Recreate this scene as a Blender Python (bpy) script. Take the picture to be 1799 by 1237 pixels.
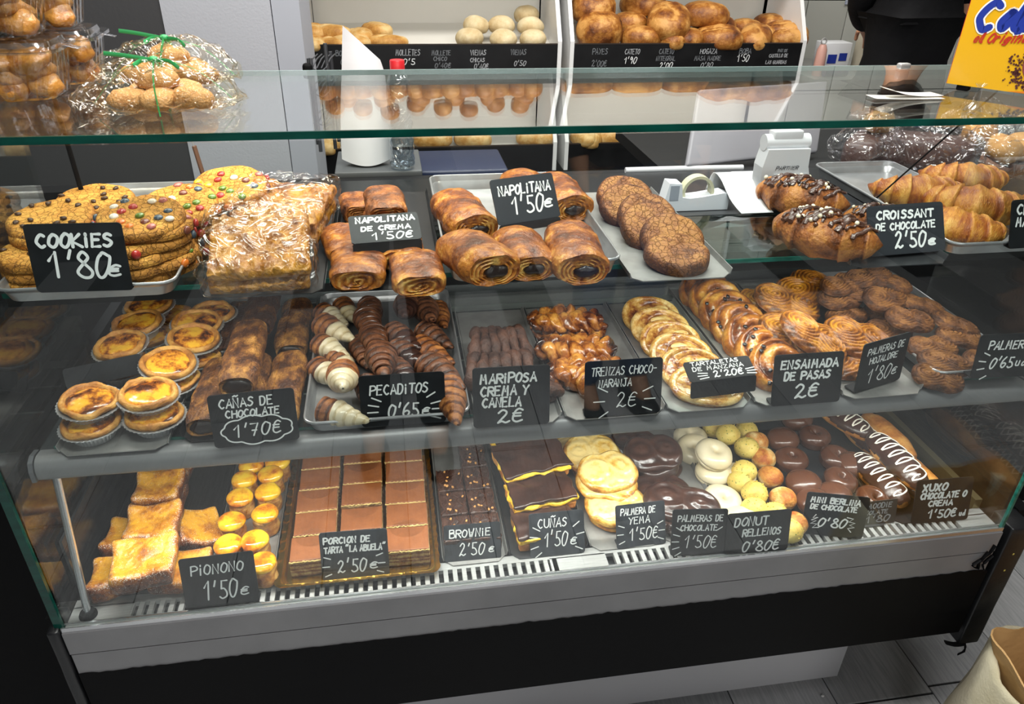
import bpy, bmesh, math, random
import numpy as np
from mathutils import Vector, Matrix, Euler
for o in list(bpy.data.objects): bpy.data.objects.remove(o)
SC = bpy.context.scene
COL = SC.collection
PI = math.pi
random.seed(7)
# ---------------------------------------------------------------- camera
cam_d = bpy.data.cameras.new('camera'); cam = bpy.data.objects.new('camera', cam_d); COL.objects.link(cam)
cam_d.sensor_width = 36; cam_d.lens = 36 * 1314.1 / 1799; cam_d.clip_start = 0.02
def cam_matrix(pitch, yaw, roll):
    cp, sp, cy, sy, cr, sr = math.cos(pitch), math.sin(pitch), math.cos(yaw), math.sin(yaw), math.cos(roll), math.sin(roll)
    fwd = Vector((sy * cp, cy * cp, -sp)); right = Vector((cy, -sy, 0)); down = fwd.cross(right)
    r = right * cr + down * sr; d = right * -sr + down * cr
    m = Matrix((r, -d, -fwd)).transposed().to_4x4()
    return m
cam.matrix_world = Matrix.Translation((0.509, -0.823, 0.904)) @ cam_matrix(0.529135, 0.166576, -0.0214404)
SC.camera = cam
SC.view_settings.view_transform = 'Standard'; SC.view_settings.look = 'None'
SC.view_settings.exposure = 0.6; SC.view_settings.gamma = 1.0; SC.view_settings.use_curve_mapping = False
SC.cycles.max_bounces = 10; SC.cycles.transparent_max_bounces = 24; SC.cycles.glossy_bounces = 5
SC.cycles.diffuse_bounces = 3; SC.cycles.caustics_reflective = False; SC.cycles.caustics_refractive = False
SC.cycles.sample_clamp_indirect = 4
# ---------------------------------------------------------------- light
w = bpy.data.worlds.new('world'); SC.world = w; w.use_nodes = True
w.node_tree.nodes['Background'].inputs[0].default_value = (0.75, 0.82, 1.0, 1); w.node_tree.nodes['Background'].inputs[1].default_value = 0.10
def area(name, loc, rot, sx, sy, power, col=(1, 1, 1)):
    d = bpy.data.lights.new(name, 'AREA'); d.shape = 'RECTANGLE'; d.size = sx; d.size_y = sy; d.energy = power; d.color = col
    o = bpy.data.objects.new(name, d); COL.objects.link(o); o.location = loc; o.rotation_euler = rot
    return o
area('ceiling_light_customer', (0.75, -0.55, 1.98), (0, 0, 0), 1.3, 0.25, 26, (1, 0.98, 0.95))
area('ceiling_light_counter', (0.55, 0.5, 1.98), (0, 0, 0), 1.6, 0.25, 26, (1, 0.97, 0.92))
area('ceiling_light_shelves', (1.2, 1.6, 1.98), (0, 0, 0), 2.6, 0.2, 29, (1, 0.97, 0.93))
area('front_fill_light', (0.9, -3.1, 1.25), (math.radians(78), 0, 0), 2.6, 1.2, 34, (0.97, 0.98, 1))  # soft fill added from the customer side to brighten the shelves
area('case_tube_light', (0.75, 0.085, 0.233), (math.radians(-20), 0, 0), 1.40, 0.016, 3.6, (1, 0.98, 0.93))
area('shelf_fill_light', (0.75, 0.165, 0.455), (math.radians(-5), 0, 0), 1.40, 0.012, 1.5, (1, 0.96, 0.9))  # weak fill added under the upper shelf to lift the dim middle shelf
area('canopy_tube_light', (0.3, 0.33, 0.690), (math.radians(10), 0, 0), 0.9, 0.02, 1.0, (1, 0.86, 0.62))
# ---------------------------------------------------------------- numeric noise
_r = np.random.RandomState(5); _P = np.tile(_r.permutation(256), 2); _G = _r.normal(size=(256, 3)); _G /= np.linalg.norm(_G, axis=1)[:, None]
def perlin(p):
    p = np.asarray(p, float); sh = p.shape[:-1]; p = p.reshape(-1, 3); i = np.floor(p).astype(int); f = p - i; i &= 255
    u = f * f * f * (f * (f * 6 - 15) + 10); o = 0
    for a in (0, 1):
        for b in (0, 1):
            for c in (0, 1):
                g = _G[_P[_P[_P[(i[:, 0] + a) & 255] + ((i[:, 1] + b) & 255)] + ((i[:, 2] + c) & 255)]]
                d = ((f - (a, b, c)) * g).sum(1)
                wt = (u[:, 0] if a else 1 - u[:, 0]) * (u[:, 1] if b else 1 - u[:, 1]) * (u[:, 2] if c else 1 - u[:, 2])
                o = o + wt * d
    return (o * 1.5).reshape(sh)
def fbm(p, s, o=3, seed=0):
    r = 0; a = 1.0; p = np.asarray(p, float) + seed * 7.31
    for k in range(o): r = r + a * perlin(p * s); s *= 2.1; a *= 0.5
    return r
def ridged(p, s, o=3, seed=0):
    r = 0; a = 1.0; p = np.asarray(p, float) + seed * 7.31
    for k in range(o): r = r + a * (1 - np.abs(perlin(p * s)) * 2.5); s *= 2.0; a *= 0.5
    return r
# ---------------------------------------------------------------- materials
def hx(h, a=1):
    h = h.lstrip('#'); c = [int(h[i:i + 2], 16) / 255 for i in (0, 2, 4)]
    return tuple((x / 12.92 if x <= 0.04045 else ((x + 0.055) / 1.055) ** 2.4) for x in c) + (a,)
MATS = {}
def nodes(name):
    m = bpy.data.materials.new(name); m.use_nodes = True; nt = m.node_tree
    return m, nt, nt.nodes['Principled BSDF']
def L(nt, a, b): nt.links.new(a, b)
def plain(name, col, rough=0.5, metal=0, spec=0.5, coat=0, bump=None, var=None):
    if name in MATS: return MATS[name]
    m, nt, b = nodes(name); b.inputs['Base Color'].default_value = hx(col); b.inputs['Roughness'].default_value = rough
    b.inputs['Metallic'].default_value = metal; b.inputs['Specular IOR Level'].default_value = spec; b.inputs['Coat Weight'].default_value = coat
    b.inputs['Coat Roughness'].default_value = 0.1
    tc = nt.nodes.new('ShaderNodeTexCoord')
    if bump:
        n = nt.nodes.new('ShaderNodeTexNoise'); n.inputs['Scale'].default_value = bump[0]; n.inputs['Detail'].default_value = 4
        bm = nt.nodes.new('ShaderNodeBump'); bm.inputs['Strength'].default_value = bump[1]; bm.inputs['Distance'].default_value = bump[2] if len(bump) > 2 else 0.002
        L(nt, tc.outputs['Object'], n.inputs['Vector']); L(nt, n.outputs['Fac'], bm.inputs['Height']); L(nt, bm.outputs[0], b.inputs['Normal'])
    if var:
        n = nt.nodes.new('ShaderNodeTexNoise'); n.inputs['Scale'].default_value = var[1]; n.inputs['Detail'].default_value = 5
        mp = nt.nodes.new('ShaderNodeMapping'); mp.inputs['Scale'].default_value = var[2] if len(var) > 2 else (1, 1, 1)
        cr = nt.nodes.new('ShaderNodeValToRGB'); cr.color_ramp.elements[0].position = 0.35; cr.color_ramp.elements[1].position = 0.7
        cr.color_ramp.elements[0].color = hx(col); cr.color_ramp.elements[1].color = hx(var[0])
        L(nt, tc.outputs['Object'], mp.inputs[0]); L(nt, mp.outputs[0], n.inputs['Vector']); L(nt, n.outputs['Fac'], cr.inputs[0]); L(nt, cr.outputs[0], b.inputs['Base Color'])
    MATS[name] = m; return m
def food(name, cols, rough=0.55, coat=0.0, ns=60, na=0.6, bs=180, bd=0.0012, crack=0, fleck=None, attr=True, stretch=(1, 1, 1), spec=0.4, sugar=0, sss=0):
    """base colour = ramp(attribute t + noise); relief from noise and cracks"""
    if name in MATS: return MATS[name]
    m, nt, b = nodes(name); N = nt.nodes.new
    tc = N('ShaderNodeTexCoord'); oi = N('ShaderNodeObjectInfo'); ad = N('ShaderNodeVectorMath'); ad.operation = 'ADD'
    mp = N('ShaderNodeMapping'); mp.inputs['Scale'].default_value = stretch
    L(nt, tc.outputs['Object'], ad.inputs[0]); L(nt, oi.outputs['Random'], ad.inputs[1]); L(nt, ad.outputs[0], mp.inputs[0])
    n1 = N('ShaderNodeTexNoise'); n1.inputs['Scale'].default_value = ns; n1.inputs['Detail'].default_value = 5; n1.inputs['Roughness'].default_value = 0.6
    L(nt, mp.outputs[0], n1.inputs['Vector'])
    ma = N('ShaderNodeMath'); ma.operation = 'MULTIPLY_ADD'; ma.inputs[1].default_value = na * 4; L(nt, n1.outputs['Fac'], ma.inputs[0])
    if attr:
        at = N('ShaderNodeAttribute'); at.attribute_name = 't'
        mb = N('ShaderNodeMath'); mb.operation = 'SUBTRACT'; mb.inputs[1].default_value = na * 2; L(nt, at.outputs['Fac'], mb.inputs[0]); L(nt, mb.outputs[0], ma.inputs[2])
    else: ma.inputs[2].default_value = 0.5 - na * 2
    nf = N('ShaderNodeTexNoise'); nf.inputs['Scale'].default_value = ns * 5; nf.inputs['Detail'].default_value = 4; nf.inputs['Roughness'].default_value = 0.7; L(nt, mp.outputs[0], nf.inputs['Vector'])
    mf = N('ShaderNodeMath'); mf.operation = 'MULTIPLY_ADD'; mf.inputs[1].default_value = 0.9 * min(1, na * 2); L(nt, nf.outputs['Fac'], mf.inputs[0]); mg = N('ShaderNodeMath'); mg.operation = 'SUBTRACT'; mg.inputs[1].default_value = 0.45 * min(1, na * 2); L(nt, ma.outputs[0], mg.inputs[0]); L(nt, mg.outputs[0], mf.inputs[2]); ma = mf
    cr = N('ShaderNodeValToRGB'); el = cr.color_ramp.elements
    for i, c in enumerate(cols):
        p = i / (len(cols) - 1)
        if i == 0: e = el[0]; e.position = 0
        elif i == len(cols) - 1: e = el[-1]; e.position = 1
        else: e = el.new(p)
        e.color = hx(c)
    L(nt, ma.outputs[0], cr.inputs[0]); colout = cr.outputs[0]
    def mixin(fac, c, colout):
        mx = N('ShaderNodeMix'); mx.data_type = 'RGBA'; L(nt, fac, mx.inputs[0]); L(nt, colout, mx.inputs[6]); mx.inputs[7].default_value = hx(c); return mx.outputs[2]
    if fleck:
        c, sc, th = fleck; v = N('ShaderNodeTexVoronoi'); v.inputs['Scale'].default_value = sc; L(nt, mp.outputs[0], v.inputs['Vector'])
        lt = N('ShaderNodeMath'); lt.operation = 'LESS_THAN'; lt.inputs[1].default_value = th; L(nt, v.outputs['Distance'], lt.inputs[0]); colout = mixin(lt.outputs[0], c, colout)
    if sugar:
        n3 = N('ShaderNodeTexNoise'); n3.inputs['Scale'].default_value = 900; n3.inputs['Detail'].default_value = 1; L(nt, mp.outputs[0], n3.inputs['Vector'])
        a2 = N('ShaderNodeAttribute'); a2.attribute_name = 'sugar'
        m2 = N('ShaderNodeMath'); m2.operation = 'MULTIPLY_ADD'; m2.inputs[1].default_value = sugar; L(nt, a2.outputs['Fac'], m2.inputs[0]); L(nt, n3.outputs['Fac'], m2.inputs[2])
        g = N('ShaderNodeMath'); g.operation = 'GREATER_THAN'; g.inputs[1].default_value = 0.72; L(nt, m2.outputs[0], g.inputs[0]); colout = mixin(g.outputs[0], '#f6efe2', colout)
    L(nt, colout, b.inputs['Base Color'])
    b.inputs['Roughness'].default_value = rough; b.inputs['Coat Weight'].default_value = coat; b.inputs['Coat Roughness'].default_value = 0.12; b.inputs['Specular IOR Level'].default_value = spec
    if sss: b.inputs['Subsurface Weight'].default_value = sss; b.inputs['Subsurface Radius'].default_value = (0.01, 0.006, 0.003); b.inputs['Subsurface Scale'].default_value = 0.5
    n2 = N('ShaderNodeTexNoise'); n2.inputs['Scale'].default_value = bs; n2.inputs['Detail'].default_value = 4; L(nt, mp.outputs[0], n2.inputs['Vector'])
    h = n2.outputs['Fac']
    if crack:
        v = N('ShaderNodeTexVoronoi'); v.feature = 'DISTANCE_TO_EDGE'; v.inputs['Scale'].default_value = crack; 
        nv = N('ShaderNodeVectorMath'); nv.operation = 'MULTIPLY_ADD'; nv.inputs[1].default_value = (0.02,) * 3; L(nt, n1.outputs['Color'], nv.inputs[0]); L(nt, mp.outputs[0], nv.inputs[2]); L(nt, nv.outputs[0], v.inputs['Vector'])
        s = N('ShaderNodeMapRange'); s.inputs[1].default_value = 0; s.inputs[2].default_value = 0.06; L(nt, v.outputs['Distance'], s.inputs[0])
        ad2 = N('ShaderNodeMath'); ad2.operation = 'ADD'; L(nt, s.outputs[0], ad2.inputs[0]); L(nt, h, ad2.inputs[1]); h = ad2.outputs[0]
    bm = N('ShaderNodeBump'); bm.inputs['Strength'].default_value = 0.9; bm.inputs['Distance'].default_value = bd * 2.2; L(nt, h, bm.inputs['Height']); L(nt, bm.outputs[0], b.inputs['Normal'])
    if coat: L(nt, bm.outputs[0], b.inputs['Coat Normal'])
    MATS[name] = m; return m
def clear(name, tint='#ffffff', rough=0.0, ior=1.5, bump=None, extra=0.0, gcol='#ffffff'):
    """thin clear sheet: see-through mixed with a Fresnel reflection"""
    if name in MATS: return MATS[name]
    m = bpy.data.materials.new(name); m.use_nodes = True; nt = m.node_tree; nt.nodes.clear(); N = nt.nodes.new
    out = N('ShaderNodeOutputMaterial'); tr = N('ShaderNodeBsdfTransparent'); gl = N('ShaderNodeBsdfGlossy'); mx = N('ShaderNodeMixShader'); fr = N('ShaderNodeFresnel')
    tr.inputs[0].default_value = hx(tint); gl.inputs['Roughness'].default_value = rough; gl.inputs[0].default_value = hx(gcol); ge = N('ShaderNodeNewGeometry'); io = N('ShaderNodeMapRange'); io.inputs[3].default_value = ior; io.inputs[4].default_value = 1 / ior; L(nt, ge.outputs['Backfacing'], io.inputs[0]); L(nt, io.outputs[0], fr.inputs[0])
    fac = fr.outputs[0]
    if extra:
        a = N('ShaderNodeMath'); a.operation = 'ADD'; a.inputs[1].default_value = extra; a.use_clamp = True; L(nt, fac, a.inputs[0]); fac = a.outputs[0]
    if bump:
        tc = N('ShaderNodeTexCoord'); n = N('ShaderNodeTexNoise'); n.inputs['Scale'].default_value = bump[0]; n.inputs['Detail'].default_value = 3; n.inputs['Distortion'].default_value = 2.0; n.inputs['Detail'].default_value = 2; sb = N('ShaderNodeMath'); sb.operation = 'SUBTRACT'; sb.inputs[1].default_value = 0.5; ab = N('ShaderNodeMath'); ab.operation = 'ABSOLUTE'
        b = N('ShaderNodeBump'); b.inputs['Strength'].default_value = 1; b.inputs['Distance'].default_value = bump[1]
        L(nt, tc.outputs['Object'], n.inputs['Vector']); L(nt, n.outputs['Fac'], sb.inputs[0]); L(nt, sb.outputs[0], ab.inputs[0]); L(nt, ab.outputs[0], b.inputs['Height']); L(nt, b.outputs[0], gl.inputs['Normal'])
    L(nt, fac, mx.inputs[0]); L(nt, tr.outputs[0], mx.inputs[1]); L(nt, gl.outputs[0], mx.inputs[2]); L(nt, mx.outputs[0], out.inputs[0])
    MATS[name] = m; return m
# ---------------------------------------------------------------- geometry library: every maker returns (verts, faces, t)
def grid(P, wrap=True):
    nv, nu = P.shape[:2]; V = P.reshape(-1, 3); F = []
    for j in range(nv - 1):
        for i in range(nu if wrap else nu - 1):
            k = (i + 1) % nu; F.append((j * nu + i, j * nu + k, (j + 1) * nu + k, (j + 1) * nu + i))
    return V, F
def join(*parts):
    V = []; F = []; T = []; n = 0
    for v, f, t in parts:
        V.append(v); F += [tuple(i + n for i in q) for q in f]; T.append(np.broadcast_to(t, (len(v),)) if np.ndim(t) == 0 else t); n += len(v)
    return np.vstack(V), F, np.concatenate(T)
def xf(g, loc=(0, 0, 0), rot=(0, 0, 0), sc=(1, 1, 1)):
    R = np.array(Euler(rot).to_matrix()); return ((g[0] * np.array(sc)) @ R.T + np.array(loc), g[1], g[2])
def spow(x, e): return np.sign(x) * np.abs(x) ** e
def superq(a, b, c, e1=1, e2=1, nu=32, nv=17, flat=None):
    u = np.linspace(0, 2 * PI, nu, endpoint=False); v = np.linspace(-PI / 2, PI / 2, nv); U, W = np.meshgrid(u, v)
    cv = spow(np.cos(W), e1); P = np.stack([a * cv * spow(np.cos(U), e2), b * cv * spow(np.sin(U), e2), c * spow(np.sin(W), e1)], -1)
    V, F = grid(P)
    if flat is not None: V[:, 2] = np.maximum(V[:, 2], -c * flat)
    V[:, 2] -= V[:, 2].min()
    return V, F, np.zeros(len(V))
def disp(g, amp, s, o=3, seed=0, f=fbm):
    V = g[0].copy(); c = V.mean(0); d = V - c; d /= np.linalg.norm(d, axis=1)[:, None] + 1e-9
    return V + d * (f(V, s, o, seed) * amp)[:, None], g[1], g[2]
def lathe(pr, n=40, wob=0, seed=0, flute=None):
    pr = np.array(pr, float); u = np.linspace(0, 2 * PI, n, endpoint=False)
    R = pr[:, 0][:, None] * np.ones(n)[None]
    if flute: R = R * (1 + flute[1] * np.cos(flute[0] * u)[None] * (pr[:, 0] > 1e-4)[:, None])
    P = np.stack([R * np.cos(u), R * np.sin(u), pr[:, 1][:, None] * np.ones(n)[None]], -1); V, F = grid(P)
    if wob: V = V + np.stack([fbm(V, 25, 2, seed), fbm(V, 25, 2, seed + 3), fbm(V, 40, 2, seed + 5)], 1) * wob
    return V, F, np.zeros(len(V))
def smoothpath(P, n, closed=False):
    P = np.array(P, float); m = len(P)
    if m < 3: 
        s = np.linspace(0, 1, n)[:, None]; return P[0] * (1 - s) + P[-1] * s
    out = []
    for s in np.linspace(0, m - 1, n):
        i = min(int(s), m - 2); f = s - i; a, b, c, d = P[max(i - 1, 0)], P[i], P[i + 1], P[min(i + 2, m - 1)]
        out.append(0.5 * (2 * b + (c - a) * f + (2 * a - 5 * b + 4 * c - d) * f * f + (3 * b - 3 * c + d - a) * f ** 3))
    return np.array(out)
def tube(path, r, n=10, sq=1.0, up=(0, 0, 1), ends=True):
    """tube along a path; r scalar or array; sq flattens it along its normal"""
    P = np.array(path, float); m = len(P); r = np.ones(m) * r; T = np.gradient(P, axis=0); T /= np.linalg.norm(T, axis=1)[:, None] + 1e-12
    up = np.array(up, float); S = np.cross(T, up); bad = np.linalg.norm(S, axis=1) < 1e-3; S[bad] = np.cross(T[bad], (1, 0.01, 0)); S /= np.linalg.norm(S, axis=1)[:, None]; Nn = np.cross(S, T)
    u = np.linspace(0, 2 * PI, n, endpoint=False)
    Q = P[:, None] + r[:, None, None] * (S[:, None] * np.cos(u)[None, :, None] + Nn[:, None] * (np.sin(u) * sq)[None, :, None])
    if ends: Q = np.concatenate([np.repeat(P[:1, None], n, 1), Q, np.repeat(P[-1:, None], n, 1)])
    V, F = grid(Q); return V, F, np.zeros(len(V))
def rbox(sx, sy, sz, r=0.003, n=(6, 6, 3)):
    """rounded box, base centre at the origin, subdivided for relief"""
    r = min(r, sx / 2.01, sy / 2.01, sz / 2.01); h = np.array([sx, sy, sz]) / 2; idx = {}; V = []; F = []
    def lin(a, k): 
        s = np.linspace(-1, 1, k + 1) * (a - r); return np.concatenate([[-a], [-a + 0.3 * r], s, [a - 0.3 * r], [a]])
    ax = [lin(h[i], n[i]) for i in range(3)]
    for d in range(3):
        a, b = (d + 1) % 3, (d + 2) % 3
        for s in (-1, 1):
            ids = {}
            for i, x in enumerate(ax[a]):
                for j, y in enumerate(ax[b]):
                    p = [0, 0, 0]; p[d] = s * h[d]; p[a] = x; p[b] = y; p = np.array(p); q = np.clip(p, -(h - r), h - r); e = p - q; l = np.linalg.norm(e)
                    p = q + e / l * r if l > 1e-9 else p
                    k = tuple(np.round(p, 6))
                    if k not in idx: idx[k] = len(V); V.append(p)
                    ids[i, j] = idx[k]
            for i in range(len(ax[a]) - 1):
                for j in range(len(ax[b]) - 1):
                    q = [ids[i, j], ids[i + 1, j], ids[i + 1, j + 1], ids[i, j + 1]]
                    if s < 0: q.reverse()
                    u = list(dict.fromkeys(q))
                    if len(u) > 2: F.append(tuple(u))
    V = np.array(V); V[:, 2] += sz / 2
    return V, F, np.zeros(len(V))
def box(x0, x1, y0, y1, z0, z1):
    V = np.array([(x, y, z) for z in (z0, z1) for y in (y0, y1) for x in (x0, x1)], float)
    return V, [(0, 2, 3, 1), (4, 5, 7, 6), (0, 1, 5, 4), (2, 6, 7, 3), (0, 4, 6, 2), (1, 3, 7, 5)], np.zeros(8)
def extrude(poly, z0, z1):
    """prism from an outline in x,y"""
    n = len(poly); V = np.array([(x, y, z) for z in (z0, z1) for x, y in poly], float)
    return V, [tuple(range(n - 1, -1, -1)), tuple(range(n, 2 * n))] + [(i, (i + 1) % n, n + (i + 1) % n, n + i) for i in range(n)], np.zeros(2 * n)
def rrect(w, h, r, k=5, cx=0, cy=0):
    P = []
    for ox, oy, a in ((w / 2 - r, h / 2 - r, 0), (-w / 2 + r, h / 2 - r, 90), (-w / 2 + r, -h / 2 + r, 180), (w / 2 - r, -h / 2 + r, 270)):
        for i in range(k + 1):
            t = math.radians(a + 90 * i / k); P.append((cx + ox + r * math.cos(t), cy + oy + r * math.sin(t)))
    return P
def me(name, g, mat, smooth=True, extra=None):
    V, F, T = g; m = bpy.data.meshes.new(name); m.from_pydata(np.asarray(V).tolist(), [], F)
    a = m.attributes.new('t', 'FLOAT', 'POINT'); a.data.foreach_set('value', np.broadcast_to(np.asarray(T, dtype=np.float32), (len(V),)).astype(np.float32).copy())
    if extra is not None:
        a = m.attributes.new('sugar', 'FLOAT', 'POINT'); a.data.foreach_set('value', np.asarray(extra, dtype=np.float32))
    m.materials.append(mat); m.validate()
    if smooth: m.polygons.foreach_set('use_smooth', [True] * len(m.polygons))
    m.update(); return m
def weighted(m, ang=40):
    try: m.set_sharp_from_angle(angle=math.radians(ang))
    except Exception: pass
    return m
def ob(name, m, parent=None, loc=(0, 0, 0), rot=(0, 0, 0), sc=(1, 1, 1)):
    o = bpy.data.objects.new(name, m); COL.objects.link(o); o.location = loc; o.rotation_euler = rot; o.scale = sc
    if parent is not None: o.parent = parent
    return o
def obm(name, g, mat, parent=None, loc=(0, 0, 0), rot=(0, 0, 0), smooth=True, sharp=40):
    m = me(name, g, mat, smooth)
    if smooth and sharp: weighted(m, sharp)
    return ob(name, m, parent, loc, rot)
def tag(o, label, cat, group=None):
    o['label'] = label; o['category'] = cat
    if group: o['group'] = group
    return o
def struct(o): o['kind'] = 'structure'; return o
def thing(name, label, cat, loc=(0, 0, 0), rot=(0, 0, 0), group=None):
    return tag(ob(name, None, None, loc, rot), label, cat, group)
def dup(root, loc, rot=(0, 0, 0), label=None, sc=None, group=None):
    r = root.copy(); COL.objects.link(r); r.location = loc; r.rotation_euler = rot
    if sc: r.scale = (sc, sc, sc) if not isinstance(sc, tuple) else sc
    if label: r['label'] = label
    if group: r['group'] = group
    for ch in list(root.children):
        c = ch.copy(); COL.objects.link(c); c.parent = r; c.matrix_parent_inverse = ch.matrix_parent_inverse.copy()
        for g in ch.children:
            d = g.copy(); COL.objects.link(d); d.parent = c
    return r
class Kind:
    """keeps one or more built variants of a thing; the first placement of each uses the original"""
    def __init__(self, makers, cat, group): self.mk = makers; self.cat = cat; self.group = group; self.v = {}; self.n = 0
    def put(self, label, loc, rz=0, rx=0, ry=0, sc=1, var=None):
        k = (self.n if var is None else var) % len(self.mk); self.n += 1
        rot = (math.radians(rx), math.radians(ry), math.radians(rz)); s = sc if isinstance(sc, tuple) else (sc, sc, sc)
        if k not in self.v:
            o = self.mk[k](); self.v[k] = o; o.rotation_mode = 'ZYX'; tag(o, label, self.cat, self.group); o.location = loc; o.rotation_euler = rot; o.scale = s; return o
        return dup(self.v[k], loc, rot, label, s, self.group)
# ---------------------------------------------------------------- room shell
FL = -0.61; CE = 2.05
M_wall = plain('wall_paint', '#a8a8a6', 0.8, bump=(180, 0.5, 0.002))
M_plaster = plain('white_plaster', '#aeb0b6', 0.85, bump=(160, 0.35, 0.002))
M_darkwall = plain('charcoal_paint', '#3a3a3b', 0.6, bump=(90, 0.3, 0.001))
M_black = plain('black_vinyl', '#050506', 0.6, 0, 0.12, bump=(60, 0.1))
M_steel = plain('brushed_steel', '#bdbdbb', 0.34, 0.45, var=('#a4a4a2', 30, (1, 30, 30)))
M_alu = plain('anodised_aluminium', '#858586', 0.45, 0.35, var=('#7a7a7b', 8))
M_dsteel = plain('dark_steel', '#4a4c4f', 0.3, 0.6, var=('#3a3c3f', 12))
M_white = plain('white_laminate', '#d8d7d2', 0.5)
M_grout = plain('floor_joint', '#1f1f20', 0.9)
struct(obm('floor', box(-3, 5, -3.2, 2.62, FL - 0.05, FL - 0.003), M_grout, smooth=False))
FLOOR = bpy.data.objects['floor']
pm = [me('plank', rbox(0.2295, 1.195, 0.012, 0.0012, (1, 1, 1)), plain('grey_plank_%d' % k, c, 0.42, var=(d, 16, (12, 0.8, 1)), bump=(60, 0.3, 0.0008)), False) for k, (c, d) in enumerate((('#b0b1b2', '#989a9b'), ('#b8b8b9', '#a0a1a2'), ('#a6a7a9', '#8e9092')))]
i = 0
for cx in range(-12, 15):
    x = 1.5365 + cx * 0.232
    if x < -2.8 or x > 4.9: continue
    off = {0: 0.09, 1: 0.108, 2: -0.35}.get(cx, (cx * 0.37) % 1.2)
    for k in range(-3, 3):
        y = off + 0.6 + k * 1.2
        if y - 0.6 < -3.1 or y + 0.6 > 2.7: continue
        ob('plank', pm[(cx * 5 + k * 3) % 3], FLOOR, (x, y, FL - 0.012)); i += 1
struct(obm('ceiling', box(-3, 5, -3.2, 2.62, CE, CE + 0.05), plain('ceiling_paint', '#c9c9c6', 0.9), smooth=False))
struct(obm('wall_back', box(-3, 5, 2.62, 2.7, FL - 0.05, CE + 0.05), M_grout, smooth=False))
struct(obm('wall_left', box(-3.08, -3, -3.2, 2.7, FL - 0.05, CE + 0.05), M_wall, smooth=False))
struct(obm('wall_right', box(5, 5.08, -3.2, 2.7, FL - 0.05, CE + 0.05), M_wall, smooth=False))
struct(obm('wall_front', box(-3.08, 5.08, -3.28, -3.2, FL - 0.05, CE + 0.05), plain('front_wall_paint', '#8b8c90', 0.8), smooth=False))
# wall tiles behind the counter at the right
WB = bpy.data.objects['wall_back']
tm = [me('wall_tile', rbox(0.196, 0.009, 0.296, 0.002, (1, 1, 1)), plain('glazed_tile_%d' % k, c, 0.15, bump=(6, 0.1, 0.004)), False) for k, c in enumerate(('#c6c7bf', '#c1c2ba', '#cbccc4'))]
for a in range(14):
    for b in range(8):
        ob('wall_tile', tm[(a * 7 + b * 3) % 3], WB, (2.3 + a * 0.2, 2.617, FL + 0.01 + b * 0.3))
# pillar: charcoal wall face with a rough white pilaster
struct(obm('wall_pillar', box(-3, -0.027, 1.3, 1.42, FL, CE), M_darkwall, smooth=False))
p = struct(obm('trim_pilaster', box(-0.027, 0.234, 1.295, 1.6, FL, CE), M_plaster, smooth=False))
p2 = struct(obm('trim_pilaster_edge', box(0.236, 0.304, 1.30, 1.6, FL, CE), plain('white_board', '#a9acb4', 0.6), smooth=False))
struct(obm('trim_ceiling_panel', join(box(0.1, 1.4, -0.475, -0.225, CE - 0.03, CE - 0.012), box(-0.3, 1.3, 0.62, 0.88, CE - 0.03, CE - 0.012), box(-0.1, 2.5, 1.5, 1.7, CE - 0.03, CE - 0.012)), plain('lamp_housing', '#e6e6e6', 0.5), smooth=False))

# ---------------------------------------------------------------- display case
M_glass = clear('clear_glass', '#fbfefd', 0.0, 1.50)
M_gedge = plain('green_glass_edge', '#083f35', 0.12, 0, 0.5, var=('#052c26', 60, (0.3, 1, 1)))
M_gedge2 = plain('pale_glass_edge', '#2a6a5e', 0.12, 0, 0.5, var=('#0c3f35', 90, (0.3, 1, 1)))
LX = 1.512
case = thing('display_case', 'long refrigerated glass display case with aluminium rails and a black front panel', 'display case')
def cp(name, g, mat, smooth=False, parent=None): return obm(name, g, mat, parent or case, smooth=smooth)
# deck with slotted grille along the front
slots = []
x = 0.09
deckp = [box(0.0, LX, 0.036, 0.60, -0.018, -0.006), box(0.0, LX, 0.0, 0.0085, -0.008, 0.0)]
xs = []
while x < 1.45:
    if not (0.728 < x < 0.812): xs.append(x)
    x += 0.0147
bars = [box(0.0, 0.086, 0.008, 0.036, -0.008, 0.0), box(1.448, LX, 0.008, 0.036, -0.008, 0.0), box(0.722, 0.815, 0.008, 0.036, -0.008, 0.0), box(0, LX, 0.034, 0.05, -0.008, 0.0)]
pv = 0.086
for x in xs:
    if x - 0.0035 > pv: bars.append(box(pv, min(x - 0.0038, pv + 0.0075), 0.008, 0.0345, -0.008, 0.0))
    pv = x + 0.0038
cp('slotted_grille', join(deckp[1], *bars), M_steel)
cp('drain_channel', box(0.0, LX, 0.002, 0.04, -0.035, -0.02), plain('grey_channel', '#55585a', 0.5))
cp('deck', deckp[0], M_dsteel)
# front rail: two aluminium bands with a groove, chipped black vinyl beneath
cp('glass_channel', join(box(-0.004, LX + 0.004, -0.006, -0.0035, -0.01, 0.004), box(-0.004, LX + 0.004, 0.0025, 0.005, -0.01, 0.003)), plain('bright_aluminium', '#d4d6d8', 0.22, 0.9))
cp('front_rail', join(box(-0.004, LX + 0.004, -0.008, 0.0, -0.049, -0.005), ), M_alu)
cp('lower_rail', box(-0.003, LX + 0.003, -0.0075, 0.0, -0.098, -0.051), M_alu)
cp('rail_groove', box(-0.002, LX + 0.002, -0.005, 0.001, -0.0515, -0.0485), M_black)
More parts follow.
